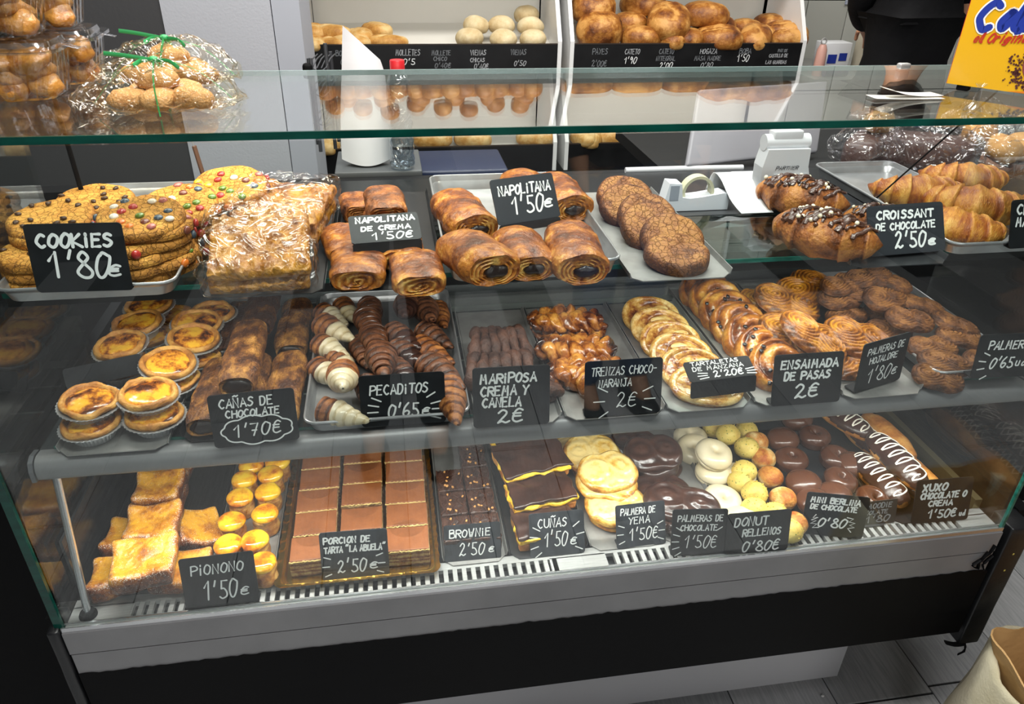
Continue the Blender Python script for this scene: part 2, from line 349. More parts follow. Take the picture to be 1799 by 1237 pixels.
# torn lower edge of the vinyl/panel joint
rr = np.random.RandomState(3); n = 160; xx = np.linspace(-0.003, LX, n); up = np.abs(fbm(np.stack([xx * 9, xx * 0, xx * 0], 1), 4, 4)) * 0.006
poly = [(a, -0.0945 + b) for a, b in zip(xx, up)] + [(LX, -0.2), (-0.003, -0.2)]
V, F, T = extrude(poly, 0, 0.0012); V = np.stack([V[:, 0], -0.0092 + V[:, 2], V[:, 1]], 1)
cp('torn_vinyl_edge', (V, F, T), M_black)
cp('black_front_panel', box(-0.003, LX + 0.01, -0.0078, 0.02, -0.262, -0.0985), M_black)
cp('body', box(0.0, LX, 0.021, 0.60, -0.262, -0.036), plain('case_body', '#17181a', 0.5))
pl = cp('plinth', box(0.05, 1.445, 0.15, 0.58, FL + 0.02, -0.262), plain('grey_plinth', '#b4b4b6', 0.5, 0.1, bump=(20, 0.2)))
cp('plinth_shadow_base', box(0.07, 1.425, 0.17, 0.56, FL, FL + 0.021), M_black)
V, F, T = lathe([(0, 0.0), (0.006, 0.0), (0.006, -0.002), (0, -0.002)], 14)
obm('screw_hole', (V, F, T), M_black, case, (1.425, 0.1485, -0.40), (PI / 2, 0, 0))
obm('black_scuff', xf(superq(0.045, 0.008, 0.001, 1, 1, 14, 5), rot=(0, 0, 0)), M_black, case, (0.56, 0.149, -0.40), (PI / 2, 0, 0))
# end posts wrapped in black vinyl
def post(x0, x1, name, torn):
    g = rbox(x1 - x0, 0.05, 0.30, 0.004, (2, 2, 12)); V = g[0].copy(); V[:, 0] += fbm(V, 14, 2) * 0.0015
    o = obm(name, (V, g[1], g[2]), plain('black_tape', '#121315', 0.35, bump=(40, 0.4, 0.002)), case, ((x0 + x1) / 2, 0.012, -0.295))
    return o
post(1.528, 1.572, 'end_post', True); post(-0.022, -0.006, 'end_post', False)
cp('end_panel', box(1.575, 1.60, 0.03, 0.60, -0.295, 0.004), M_black); cp('end_panel', box(-0.035, -0.024, 0.02, 0.60, -0.30, 0.0), M_black)
# loose tape strips at the right end
for k, (x, z, l) in enumerate(((1.507, -0.03, 0.03), (1.50, -0.045, 0.04), (1.512, -0.055, 0.035), (1.495, -0.06, 0.025))):
    P = smoothpath([(x, -0.012, z), (x - 0.006 - 0.004 * k, -0.014, z - l * 0.5), (x - 0.010 + 0.003 * k, -0.012, z - l)], 8)
    cp('tape_strip', tube(P, 0.003, 6, 0.3), M_black, True)
cp('tape_tail', tube(smoothpath([(1.548, 0.0, -0.29), (1.553, -0.01, -0.315), (1.548, -0.005, -0.335)], 8), 0.004, 6, 0.3), M_black, True)
cp('tape_patch', tube(smoothpath([(1.50, -0.01, -0.285), (1.52, -0.012, -0.292), (1.545, -0.008, -0.298)], 8), 0.006, 6, 0.3), M_black, True)
for z in (-0.06, -0.10): cp('chipped_paint', xf(superq(0.0025, 0.001, 0.003, 1, 1, 8, 5), (1.556 + z * 0.05, -0.0125, z)), plain('chip', '#b3a44a', 0.8), True)
# glass panes
def pane(name, x0, x1, y0, y1, z0, z1, parent=None): return cp(name, box(x0, x1, y0, y1, z0, z1), M_glass, False, parent)
pane('front_glass', 0.004, LX - 0.004, -0.003, 0.002, 0.001, 0.6935)
pane('side_glass', -0.008, -0.001, 0.003, 0.34, -0.004, 0.6935); pane('side_glass', LX + 0.001, LX + 0.008, 0.003, 0.34, -0.004, 0.6935)
cp('side_glass_edge', join(box(-0.0125, -0.0015, -0.0035, 0.0025, 0.0, 0.6935)), M_gedge); cp('side_glass_edge', join(box(LX + 0.0015, LX + 0.006, -0.0035, 0.0025, 0.0, 0.6935)), M_gedge2)
top = pane('top_glass', -0.45, 1.95, 0.001, 0.356, 0.695, 0.7025)
cp('top_glass_edge', box(-0.45, 1.95, -0.0025, 0.0008, 0.6948, 0.7028), M_gedge)
cp('top_glass_back_edge', box(-0.45, 1.95, 0.3562, 0.358, 0.6952, 0.7026), plain('light_glass_edge', '#9fb5b2', 0.15))
obm('glass_clip', rbox(0.02, 0.012, 0.012, 0.003, (1, 1, 1)), M_steel, case, (1.345, 0.352, 0.695))
obm('glass_clip', rbox(0.03, 0.014, 0.016, 0.003, (1, 1, 1)), M_steel, case, (0.245, 0.352, 0.69))
# upper glass shelf
us = cp('upper_glass_shelf', box(0.002, LX - 0.002, 0.138, 0.32, 0.4635, 0.4695), clear('shelf_glass', '#dcebe7', 0.0, 1.55))
cp('upper_shelf_edge', box(0.002, LX - 0.002, 0.1365, 0.1378, 0.4632, 0.4698), M_gedge2)
cp('upper_shelf_support', join(box(0.002, LX - 0.002, 0.142, 0.152, 0.448, 0.463), box(0.002, LX - 0.002, 0.31, 0.335, 0.43, 0.4632)), plain('black_profile', '#0e0f10', 0.4))
cp('rear_glass_rail', join(box(0.002, LX - 0.002, 0.322, 0.34, 0.4635, 0.470)), M_dsteel)
# middle shelf
ms = cp('middle_shelf_plate', box(0.01, LX - 0.006, 0.075, 0.56, 0.255, 0.262), plain('smoked_shelf', '#3a3c3e', 0.15, 0.3))
cp('middle_shelf_glass', box(0.015, LX - 0.01, 0.078, 0.54, 0.2632, 0.267), M_glass)
cp('middle_shelf_edge', box(0.03, LX - 0.01, 0.0765, 0.0778, 0.2628, 0.2672), M_gedge2)
cp('reflection_strip', join(*[box(0.015, LX - 0.01, y, y + d, 0.2622, 0.2629) for y, d in ((0.30, 0.022), (0.42, 0.02), (0.17, 0.004), (0.24, 0.004))]), plain('reflection_strip_metal', '#a8a9a6', 0.3, 0.6))  # pale strips stand in for lamp reflections in the shelf glass
prof = smoothpath([(0.078, 0.262), (0.062, 0.264), (0.052, 0.259), (0.047, 0.248), (0.0475, 0.235), (0.052, 0.2335), (0.053, 0.246), (0.060, 0.257), (0.078, 0.2585)], 30)
a = np.array([[(xv, y, z) for y, z in prof] for xv in (0.012, LX - 0.004)]); V, F = grid(a)
F += [tuple(range(30)), tuple(range(59, 29, -1))]
cp('shelf_front_profile', (V, F, np.zeros(len(V))), M_alu, True)
for xc in (0.008, LX - 0.004):
    prof2 = [(0.076, 0.2645), (0.06, 0.2665), (0.049, 0.261), (0.0445, 0.249), (0.0445, 0.2325), (0.055, 0.2315), (0.076, 0.255)]
    V, F, T = extrude(prof2, 0, 0.006); cp('profile_end_cap', (np.stack([V[:, 2] + xc - 0.003, V[:, 0], V[:, 1]], 1), F, T), plain('dark_cap', '#6e7073', 0.4, 0.5), False)
cp('lamp_tube', tube([(0.05, 0.085, 0.246), (LX - 0.05, 0.085, 0.246)], 0.006, 12), plain('lamp_diffuser', '#e9e9e4', 0.4), True)
# corner poles with rubber foot
for x, n in ((0.026, 0),):
    P = np.array([(x, 0.018, 0.002), (x + (0.004 if n == 0 else -0.004), 0.058, 0.236)])
    cp('corner_pole', tube(smoothpath(P, 4), 0.0052, 14), plain('satin_tube', '#c9cacc', 0.25, 0.9), True)
    obm('rubber_foot', lathe([(0, 0.008), (0.010, 0.008), (0.0125, 0.003), (0.0125, 0), (0, 0)], 20), M_black, case, (x, 0.018, 0.0005))
# rear: shelf rods at the back corners, rear panel
for x in (0.055, ): 
    cp('support_rod', tube(smoothpath([(x, 0.335, 0.47), (x - 0.001, 0.33, 0.692)], 4), 0.0035, 10), M_black, True)
cp('support_rod', tube(smoothpath([(1.335, 0.335, 0.47), (1.40, 0.20, 0.692)], 4), 0.0014, 8), M_black, True)
cp('rear_panel', box(0.0, LX, 0.56, 0.60, -0.03, 0.452), plain('rear_steel', '#8c8d8e', 0.35, 0.4, var=('#747577', 6)))
cp('rear_rib', box(0.0, LX, 0.545, 0.56, 0.405, 0.425), M_steel); cp('rear_rib', box(0.0, LX, 0.552, 0.56, 0.36, 0.37), M_steel); cp('rear_rib', box(0.0, LX, 0.548, 0.56, 0.30, 0.325), M_steel)
cp('support_stud', xf(lathe([(0, 0.012), (0.007, 0.012), (0.008, 0), (0, 0)], 16), (1.415, 0.31, 0.435), (PI / 2, 0, 0)), plain('white_plastic', '#e4e4e2', 0.35), True)
# inner side walls of the lower well
cp('well_side', box(0.0, 0.004, 0.06, 0.56, -0.006, 0.11), plain('well_wall', '#2c2d2f', 0.25, 0.4)); cp('well_side', box(LX - 0.014, LX, 0.05, 0.56, -0.006, 0.02), plain('brass_ledge', '#8d8260', 0.3, 0.8))
# worktop behind the case and staff-side counter
wt = tag(obm('worktop', join(box(-0.5, 1.06, 0.601, 0.64, 0.43, 0.455), box(1.06, 1.95, 0.601, 0.98, 0.43, 0.455)), plain('black_worktop', '#121214', 0.6, 0, 0.25), smooth=False), 'black worktop running behind the glass display case', 'worktop')
wt2 = cp('worktop_lip', box(0.0, LX, 0.341, 0.60, 0.453, 0.4605), plain('worktop_steel', '#1d1f21', 0.35, 0.2, 0.3))
# dark cabinets either side of the case
cb = thing('side_cabinet', 'tall black cabinet standing left of the glass case', 'cabinet', (-0.4, 0.7, FL))
obm('carcass', box(-0.34, 0.34, -0.62, 0.5, 0.0, 0.82), M_black, cb, smooth=False); obm('cabinet_top', box(-0.35, 0.35, -0.63, 0.51, 0.821, 0.845), plain('black_lacquer', '#101113', 0.2), cb, smooth=False)
cb = thing('low_cabinet', 'low black cabinet standing right of the glass case', 'cabinet', (2.0, 0.85, FL))
obm('carcass', box(-0.38, 0.9, -0.2, 0.5, 0.0, 0.9), M_black, cb, smooth=False); obm('cabinet_top', box(-0.39, 0.91, -0.21, 0.51, 0.901, 0.925), plain('black_lacquer', '#101113', 0.2), cb, smooth=False)
# ---------------------------------------------------------------- trays
M_tray = plain('tray_aluminium', '#b9babb', 0.3, 0.6, var=('#9a9b9d', 20))
M_sheet = plain('sheet_steel', '#a6a5a2', 0.33, 0.45, var=('#8c8a86', 25))
M_btray = plain('black_tray_enamel', '#1b1b1d', 0.35)
def rim_tray(x0, x1, y0, y1, z, label, h=0.022, mat=None, r=0.018, flare=0.006):
    w, d = x1 - x0, y1 - y0; t = thing('baking_tray', label, 'tray', ((x0 + x1) / 2, (y0 + y1) / 2, z))
    ring = []
    for ins, zz in ((flare, 0.0), (flare, 0.0), (flare * 0.5, h * 0.5), (0, h), (-0.003, h), (-0.003, h - 0.0015), (-0.001, h - 0.002), (flare * 0.5 + 0.001, h * 0.5), (flare + 0.001, 0.0015), (flare + 0.004, 0.0012)):
        ring.append([(x, y, zz) for x, y in rrect(w - 2 * ins, d - 2 * ins, r)])
    A = np.array(ring); V, F = grid(A); n = A.shape[1]; k = len(ring) - 1; F.append(tuple(range(k * n, (k + 1) * n))); F.append(tuple(range(n - 1, -1, -1)))
    obm('pan', (V, F, np.zeros(len(V))), mat or M_tray, t, smooth=True, sharp=50)
    pts = [(x, y, h) for x, y in rrect(w + 0.003, d + 0.003, r)]; pts.append(pts[0]); 
    obm('rolled_rim', tube(pts, 0.0018, 8, ends=False), mat or M_tray, t)
    return t
def flat_tray(x0, x1, y0, y1, z, label, mat=None, lip=0.009, cut=0.012):
    """sheet with cut front corners and two folded side lips"""
    w, d = (x1 - x0) / 2, (y1 - y0) / 2; t = thing('display_tray', label, 'tray', ((x0 + x1) / 2, (y0 + y1) / 2, z))
    obm('sheet', extrude([(-w + cut, -d), (w - cut, -d), (w, -d + cut), (w, d), (-w, d), (-w, -d + cut)], 0, 0.0015), mat or M_sheet, t, smooth=False)
    for s in (-1, 1):
        a = np.array([[(s * w, y, 0.0005), (s * (w + 0.001), y, 0.002), (s * (w + 0.0035), y, lip), (s * (w + 0.0045), y, lip), (s * (w + 0.0025), y, 0.0)] for y in (-d + cut, d)]); V, F = grid(a, True)
        F += [(0, 1, 2, 3, 4), (9, 8, 7, 6, 5)]; obm('side_lip', (V, F, np.zeros(10)), mat or M_sheet, t, smooth=False)
    return t
ZU = 0.470; ZM = 0.268; ZD = 0.0008
rim_tray(0.012, 0.222, 0.105, 0.525, ZU, 'aluminium tray with a rolled rim under the big cookies', 0.02)
flat_tray(0.258, 0.408, 0.09, 0.49, ZU, 'dark sheet tray under the plastic-wrapped flaky slabs', M_dsteel)
flat_tray(0.422, 0.565, 0.09, 0.49, ZU, 'black sheet tray under the cream-filled rolls', M_btray)
rim_tray(0.576, 0.814, 0.10, 0.50, ZU, 'deep aluminium tray holding the chocolate-filled puff rolls', 0.026)
flat_tray(0.829, 0.971, 0.075, 0.455, ZU, 'steel sheet tray under the row of cracked chocolate rounds', M_sheet)
flat_tray(1.165, 1.315, 0.084, 0.47, ZU, 'dark steel sheet tray under the sprinkled chocolate croissants', M_dsteel)
rim_tray(1.335, 1.500, 0.11, 0.53, ZU, 'aluminium tray with rolled rim under the plain croissants', 0.02)
flat_tray(0.044, 0.18, 0.05, 0.47, ZM, 'steel sheet tray under the custard tarts', M_sheet)
flat_tray(0.20, 0.352, 0.062, 0.47, ZM, 'black sheet tray under the long chocolate pastry tubes', M_btray)
rim_tray(0.367, 0.596, 0.058, 0.47, ZM, 'aluminium tray full of small dipped cornets', 0.02)
flat_tray(0.610, 0.728, 0.042, 0.40, ZM, 'steel sheet tray under the dark ridged pastries', M_sheet)
flat_tray(0.740, 0.886, 0.042, 0.40, ZM, 'steel sheet tray under the dark braided pastries', M_sheet)
flat_tray(0.897, 1.022, 0.042, 0.40, ZM, 'steel sheet tray with a bare back half under the apple tarts', M_sheet)
flat_tray(1.036, 1.168, 0.042, 0.45, ZM, 'steel sheet tray under the glazed raisin swirls', M_sheet)
flat_tray(1.181, 1.311, 0.042, 0.45, ZM, 'steel sheet tray under the large golden palmiers', M_sheet)
rim_tray(1.345, 1.503, 0.068, 0.45, ZM, 'aluminium tray piled with small brown palmiers at the right end', 0.02)
rim_tray(0.022, 0.184, 0.046, 0.45, ZD, 'black tray of sugared french toast at the left of the deck', 0.010, M_btray, 0.006, 0.003)
flat_tray(0.194, 0.284, 0.030, 0.45, ZD, 'steel sheet tray under the small custard-topped rolls', M_sheet, 0.012)
flat_tray(0.554, 0.652, 0.04, 0.45, ZD, 'steel sheet tray under the brownies', M_sheet)
flat_tray(0.662, 0.786, 0.04, 0.45, ZD, 'dark sheet tray under the chocolate-topped cream wedges', M_dsteel)
flat_tray(0.797, 0.912, 0.04, 0.45, ZD, 'steel sheet tray under the pale glazed palmiers', M_sheet)
flat_tray(0.922, 1.036, 0.04, 0.45, ZD, 'steel sheet tray under the chocolate-coated palmiers', M_sheet)
flat_tray(1.048, 1.200, 0.03, 0.45, ZD, 'dark sheet tray under the white-iced rings and mini buns', M_dsteel)
flat_tray(1.212, 1.325, 0.03, 0.45, ZD, 'dark sheet tray under the chocolate-coated buns', M_dsteel)
flat_tray(1.336, 1.480, 0.03, 0.45, ZD, 'black sheet tray under the chocolate sticks with white zigzags', M_btray)
# gold tray of the cake portions: scalloped foil rim
M_gold = plain('gold_foil', '#c79b3f', 0.22, 0.95, bump=(60, 0.5, 0.002))
gt = thing('gold_cake_tray', 'gold foil tray with a scalloped rim under the cake portions', 'tray', (0.418, 0.235, ZD))
rg = []
for ins, zz, sc_ in ((0.03, 0.0015, 0), (0.016, 0.0015, 0), (0.013, 0.006, 0), (0.011, 0.0065, 0), (0.009, 0.009, 0), (0.006, 0.0085, 0.0), (0.0, 0.012, 1), (0.001, 0.011, 1), (0.012, 0.0005, 0)):
    row = []
    for j, (x, y) in enumerate(rrect(0.254 - 2 * ins, 0.43 - 2 * ins, 0.012, 14)): row.append((x, y, zz))
    rg.append(row)
def dens(P, n):
    P = np.array(P + [P[0]]); s = np.r_[0, np.cumsum(np.linalg.norm(np.diff(P, axis=0), axis=1))]; t = np.linspace(0, s[-1], n, endpoint=False)
    return np.stack([np.interp(t, s, P[:, k]) for k in range(3)], 1)
A = np.array([dens(r_, 240) for r_ in rg]); ph = np.arange(240) * 2 * PI / 4
for j in (6, 7): A[j, :, :2] *= (1 + 0.006 * np.cos(ph))[:, None]; A[j, :, 2] += 0.0012 * np.cos(ph)
V, F = grid(A); F.append(tuple(range(240))); obm('foil', (V, F, np.zeros(len(V))), M_gold, gt)
# ---------------------------------------------------------------- food materials
F_cookie = food('cookie_dough', ['#d8a048', '#bf8232', '#8f5a20'], 0.7, ns=45, na=0.5, bs=260, bd=0.0011, crack=105)
F_choccookie = food('dark_cookie_dough', ['#a8743c', '#855228', '#553018'], 0.6, ns=40, na=0.6, bs=240, bd=0.0011, crack=110)
F_puff = food('puff_pastry', ['#dcae5c', '#b06c24', '#7c4016', '#4c240c'], 0.42, coat=0.25, ns=38, na=0.45, bs=160, bd=0.0012, stretch=(1, 1, 1))
F_puffd = food('dark_baked_puff', ['#b87a38', '#925422', '#653514', '#3c1d0c'], 0.5, coat=0.1, ns=42, na=0.5, bs=190, bd=0.0014)
F_croi = food('croissant_crust', ['#dca650', '#c07c2a', '#985020', '#6a3614'], 0.42, coat=0.2, ns=50, na=0.35, bs=220, bd=0.001, stretch=(3, 1, 1))
F_cream = plain('pastry_filling', '#e8d9a8', 0.5)
F_fill = plain('chocolate_filling', '#20130f', 0.35, bump=(120, 0.6, 0.002))
F_choc = food('dark_chocolate', ['#4a2f25', '#38221b', '#251510'], 0.28, coat=0.35, ns=20, na=0.4, bs=40, bd=0.0008)
F_milk = food('milk_chocolate', ['#5c3826', '#4a2a1c', '#381e14'], 0.25, coat=0.35, ns=16, na=0.3, bs=30, bd=0.0004)
F_whitec = food('white_icing', ['#dcd0b4', '#cfc09c', '#b8a47c'], 0.32, coat=0.3, ns=14, na=0.25, bs=40, bd=0.0006)
F_slab = food('caramel_flakes', ['#be8424', '#9c6016', '#6e3a0c'], 0.35, coat=0.5, ns=45, na=0.6, bs=120, bd=0.003)
F_custard = food('baked_custard', ['#f2b838', '#d8892a', '#8a4a18', '#4a2410'], 0.22, coat=0.6, ns=55, na=0.75, bs=60, bd=0.0006)
F_crust = food('tart_crust', ['#dba654', '#bf8038', '#8a5424'], 0.5, ns=60, na=0.5, bs=160, bd=0.001, stretch=(1, 1, 2))
F_foil = plain('foil_cup', '#c9cacb', 0.28, 0.5, bump=(150, 0.3, 0.001))
F_cana = food('sugared_tube_crust', ['#cc9650', '#a87434', '#744620', '#422414'], 0.5, ns=60, na=0.6, bs=300, bd=0.0022, stretch=(1, 0.6, 1))
F_glaze = food('glazed_dark_braid', ['#dc9c48', '#a3602a', '#5e3016', '#24120c'], 0.2, coat=0.7, ns=34, na=0.65, bs=90, bd=0.001)
F_tart = food('glazed_apple_tart', ['#f0d08a', '#d6a24e', '#9a5a26', '#4a2412'], 0.18, coat=0.8, ns=50, na=0.5, bs=90, bd=0.0008)
F_ens = food('glazed_swirl_bun', ['#e0a048', '#b06826', '#7c4018', '#48220e'], 0.2, coat=0.75, ns=36, na=0.4, bs=110, bd=0.001)
F_palm = food('golden_palmier', ['#dc9a30', '#b87420', '#864a18', '#58300f'], 0.32, coat=0.4, ns=60, na=0.4, bs=200, bd=0.001)
F_pmin = food('brown_palmier', ['#94622e', '#704420', '#4e2c14', '#341c0c'], 0.6, ns=60, na=0.45, bs=260, bd=0.0014)
F_mar = food('cocoa_ridges', ['#5c3b2c', '#432a20', '#2b1a14'], 0.55, ns=60, na=0.6, bs=220, bd=0.0014)
F_corn = food('cornet_crust', ['#b47840', '#8a5228', '#603418', '#3e2010'], 0.5, ns=50, na=0.4, bs=200, bd=0.001)
F_cornd = food('cocoa_cornet', ['#8a5a3c', '#68402a', '#452a1c', '#2b1912'], 0.45, coat=0.1, ns=50, na=0.4, bs=200, bd=0.001)
F_torr = food('french_toast', ['#e0a028', '#c07818', '#864410', '#50240a'], 0.35, coat=0.35, ns=40, na=0.5, bs=120, bd=0.0015, sugar=0.2)
F_cap = food('burnt_yolk_cream', ['#ffcf30', '#f3ac20', '#c86c18', '#8f3f10'], 0.15, coat=0.8, ns=26, na=0.55, bs=20, bd=0.0004)
F_roll = food('rolled_sponge', ['#e2b060', '#b4722e', '#7c4018'], 0.4, coat=0.3, ns=50, na=0.5, bs=120, bd=0.0012)
F_layers = food('layered_cake', ['#dfc483', '#8a5a36', '#3c2216'], 0.6, ns=90, na=0.35, bs=260, bd=0.0014)
F_cocoa = food('cocoa_cream_top', ['#985e36', '#844e2c', '#6a3e22'], 0.42, ns=25, na=0.3, bs=300, bd=0.0002)
F_brown = food('brownie', ['#4d342a', '#38241d', '#251612'], 0.4, coat=0.15, ns=50, na=0.5, bs=140, bd=0.0014)
F_nut = plain('nut_bits', '#c58e50', 0.6, bump=(200, 0.4))
F_yellow = food('yellow_cream', ['#ffd84a', '#f0be2e', '#c98f20'], 0.4, ns=40, na=0.5, bs=150, bd=0.0015)
F_bun = food('bun_side', ['#e6a85a', '#c98038', '#9a5a24'], 0.5, ns=40, na=0.5, bs=140, bd=0.0008)
F_yema = food('pale_glazed_palmier', ['#ecd088', '#dfb455', '#b87a2a', '#7a4416'], 0.25, coat=0.6, ns=30, na=0.45, bs=90, bd=0.0008)
F_ballg = food('pale_mini_bun', ['#dcc468', '#cdb054', '#b48c3c'], 0.5, ns=40, na=0.3, bs=150, bd=0.0006, fleck=('#6f7a2c', 160, 0.2))
F_ballo = food('toasted_mini_bun', ['#e0c488', '#cc8c3c', '#a45418'], 0.55, ns=40, na=0.6, bs=240, bd=0.001)
F_white = food('floured_roll', ['#d8c8a2', '#c8b286', '#b09264'], 0.7, ns=22, na=0.35, bs=90, bd=0.0006)
F_pale = food('pale_crust', ['#dcbc80', '#c4924a', '#986228'], 0.6, ns=18, na=0.45, bs=80, bd=0.001)
F_loaf = food('loaf_crust', ['#cc9650', '#a06628', '#744018', '#48260e'], 0.5, ns=14, na=0.5, bs=70, bd=0.0016)
F_bunr = food('round_bun_crust', ['#c89050', '#a4682e', '#804418'], 0.4, coat=0.1, ns=14, na=0.4, bs=80, bd=0.0008)
RAISIN = plain('raisin', '#1b0f0c', 0.25, coat=0.6, bump=(200, 0.6))
ORD = ['topmost', 'second', 'third', 'fourth', 'fifth', 'sixth', 'seventh']
# ---------------------------------------------------------------- cookies
def cookie_g(r, h, seed, F=1):
    s = np.linspace(0, 1, 14); pr = [(0, 0), (r * 0.9, 0.0), (r * 0.99, h * 0.22), (r, h * 0.45), (r * 0.975, h * 0.72), (r * 0.9, h * 0.93), (r * 0.75, h * 1.02), (r * 0.55, h * 1.0), (r * 0.3, h * 0.97), (0, h * 0.97)]
    pr = smoothpath(pr, 26); g = lathe(pr, 56); V = g[0].copy(); k = fbm(V, 18, 3, seed); k2 = fbm(V, 70, 3, seed + 4)
    rr_ = 1 + 0.05 * fbm(np.stack([V[:, 0], V[:, 1], V[:, 2] * 0], 1), 18, 2, seed + 9); V[:, 0] *= rr_; V[:, 1] *= rr_
    V[:, 2] += (V[:, 2] > h * 0.4) * (k * 0.0016 + k2 * 0.0009)
    rad = np.hypot(V[:, 0], V[:, 1]) / r; t = 0.25 + 0.55 * np.clip((rad - 0.75) * 3, 0, 1) * (V[:, 2] < h * 0.9) + k * 0.25
    return V, g[1], t
CANDY = {n: plain('candy_' + n, c, 0.22, coat=0.4) for n, c in dict(red='#b3322c', green='#62802c', brown='#7a4030', orange='#d8732c', yellow='#e8c23a', slate='#4a5a68', cream='#efe6d6', pink='#b86a62').items()}
candy_g = {n: me('candy', superq(0.0062, 0.0062, 0.0036, 1, 1, 14, 8), m) for n, m in CANDY.items()}
chip_g = me('chocolate_chip', disp(superq(0.005, 0.0035, 0.0025, 1, 1, 10, 6), 0.001, 200), plain('chocolate_chip', '#4a3322', 0.4))
def mk_cookie(seed, kind):
    def f():
        rnd = random.Random(seed); root = ob('cookie', me('cookie', cookie_g(0.0555, 0.0138, seed), F_cookie))
        n = {'candy': 15, 'chip': 11, 'few': 4}[kind]; pts = []
        while len(pts) < n:
            a, q = rnd.random() * 2 * PI, 0.047 * math.sqrt(rnd.random()); x, y = q * math.cos(a), q * math.sin(a)
            if all(math.hypot(x - c[0], y - c[1]) > 0.013 for c in pts): pts.append((x, y))
        for x, y in pts:
            if kind == 'chip': ob('chocolate_chip', chip_g, root, (x, y, 0.0125), (0, 0, rnd.random() * 3))
            else: ob('candy', candy_g[rnd.choice(list(candy_g))], root, (x, y, 0.0105), (rnd.uniform(-.2, .2), rnd.uniform(-.2, .2), 0))
        if kind != 'chip':
            for a in [rnd.uniform(-2.2, 0.2) for _ in range(3)]: ob('candy', candy_g[rnd.choice(list(candy_g))], root, (0.0535 * math.cos(a), 0.0535 * math.sin(a), 0.006), (PI / 2, 0, a + PI / 2))
        return root
    return f
G = 'giant cookies on the aluminium tray'
KC = Kind([mk_cookie(1, 'candy'), mk_cookie(2, 'candy'), mk_cookie(3, 'few')], 'cookie', G); KH = Kind([mk_cookie(5, 'chip'), mk_cookie(6, 'chip')], 'cookie', G)
def stack(K, cx, cy, z0, n, what, where, dz=0.0133, tilt=(0, 0), rz=0, jit=0.005, vs=None):
    rnd = random.Random(int(cx * 1e4)); 
    for i in range(n):
        lvl = n - 1 - i; nm = f'{what}, {ORD[lvl]} of the {where}' if n > 1 else f'{what} {where}'
        top = i == n - 1
        K.put(nm, (cx + rnd.uniform(-jit, jit), cy + rnd.uniform(-jit, jit), z0 + i * dz), rnd.uniform(0, 360), tilt[0] if top else 0, tilt[1] if top else 0, 1, vs[i] if vs else None)
zt = ZU + 0.0022
def stk(K, p, *a, **k): stack(K, p[0], max(p[1], 0.180), p[2], *a, **k)
stk(KH, (0.0491, 0.1404, 0.4725), 3, 'chocolate chip cookie', 'front left stack beside the cookies sign')
stk(KC, (0.1563, 0.1477, 0.4725), 4, 'candy-studded cookie', 'stack right behind the cookies sign', vs=[2, 0, 2, 2])
stk(KH, (0.0477, 0.2327, 0.4725), 5, 'golden chocolate chip cookie', 'left middle stack of the cookie tray', tilt=(8, 0))
stk(KC, (0.1777, 0.1995, 0.4725), 6, 'candy cookie', 'middle stack with many red and green candies', tilt=(10, 0), vs=[2, 1, 2, 0, 1, 0])
stk(KH, (0.0809, 0.303, 0.4725), 5, 'flat golden cookie', 'back left stack on the cookie tray', tilt=(6, 0))
stk(KC, (0.2006, 0.2777, 0.4725), 5, 'brightly lit candy cookie', 'back right stack on the cookie tray', tilt=(14, 0), vs=[1, 0, 2, 2, 1])
KC.put('candy cookie leaning out beyond the back right stack', (0.2648, 0.3338, 0.535), 40, 14, 0, 1, 1)
# ---------------------------------------------------------------- rolls with layered ends
def roll_g(W, Lh, H, seed, e=0.8, taper=0.0, n=72, m=26, capd=0.006, wrinkle=1.0, lines=5):
    """puff pastry roll along y; the two ends show spiral layers"""
    u = np.linspace(0, 2 * PI, n, endpoint=False); rows = []; T = []
    cx_, cz_ = spow(np.cos(u), e), spow(np.sin(u), e * 0.9)
    K = 12
    def ring(y, s, k=1.0): 
        z = cz_ * H / 2; z = np.where(z < 0, z * 0.8, z); return np.stack([cx_ * W / 2 * s * k, np.full(n, y), z * s * k + H * 0.42], -1)
    for j in range(K):  # front cap, centre outward
        k = (j + 0.02) / K; rg_ = ring(-Lh / 2 + capd * (1 - k ** 2) * 0.9 + 0.0016 * np.sin(k * lines * 2 * PI + u + 2 * np.sin(2 * u + seed)), 0.85, k); rg_[:, 2] -= (1 - k) * H * 0.10; rows.append(rg_); T.append(0.02 + 0.38 * (0.5 + 0.5 * np.sin(k * lines * 2 * PI + u + 2 * np.sin(2 * u + seed))) + 0.2 * k + 0 * u)
    for j in range(m + 1):
        v = j / m; s = 0.85 + 0.15 * min(1, math.sin(PI * v) * 2.2) ** 0.6; rows.append(ring(-Lh / 2 + Lh * v, s * (1 - taper * (v - 0.5)))); T.append(np.full(n, 0.45 + 0.15 * math.sin(PI * v)))
    for j in range(K):
        k = 1 - (j + 1) / K * 0.98; rows.append(ring(Lh / 2 - capd * (1 - k ** 2), 0.93, k)); T.append(np.full(n, 0.3))
    P = np.array(rows); V, F = grid(P); T = np.concatenate(T)
    c = V.copy(); side = np.zeros(len(V)); side[K * n:(K + m + 1) * n] = 1
    d = (fbm(c, 22, 3, seed) * 0.0030 + (ridged(c * np.array([1, 0.5, 1]), 45, 2, seed) - 1) * 0.0010) * wrinkle
    nrm = np.stack([V[:, 0], V[:, 1] * 0, V[:, 2] - H * 0.42], 1); nrm /= np.linalg.norm(nrm, axis=1)[:, None] + 1e-6
    V = V + nrm * (d * side)[:, None]; V[:, 1] += (1 - side) * fbm(c, 60, 2, seed) * 0.0012
    T = T + side * (fbm(c, 26, 3, seed + 2) * 0.35 + (V[:, 2] > H * 0.7) * 0.05); V[:, 2] -= V[:, 2].min()
    return V, F, T
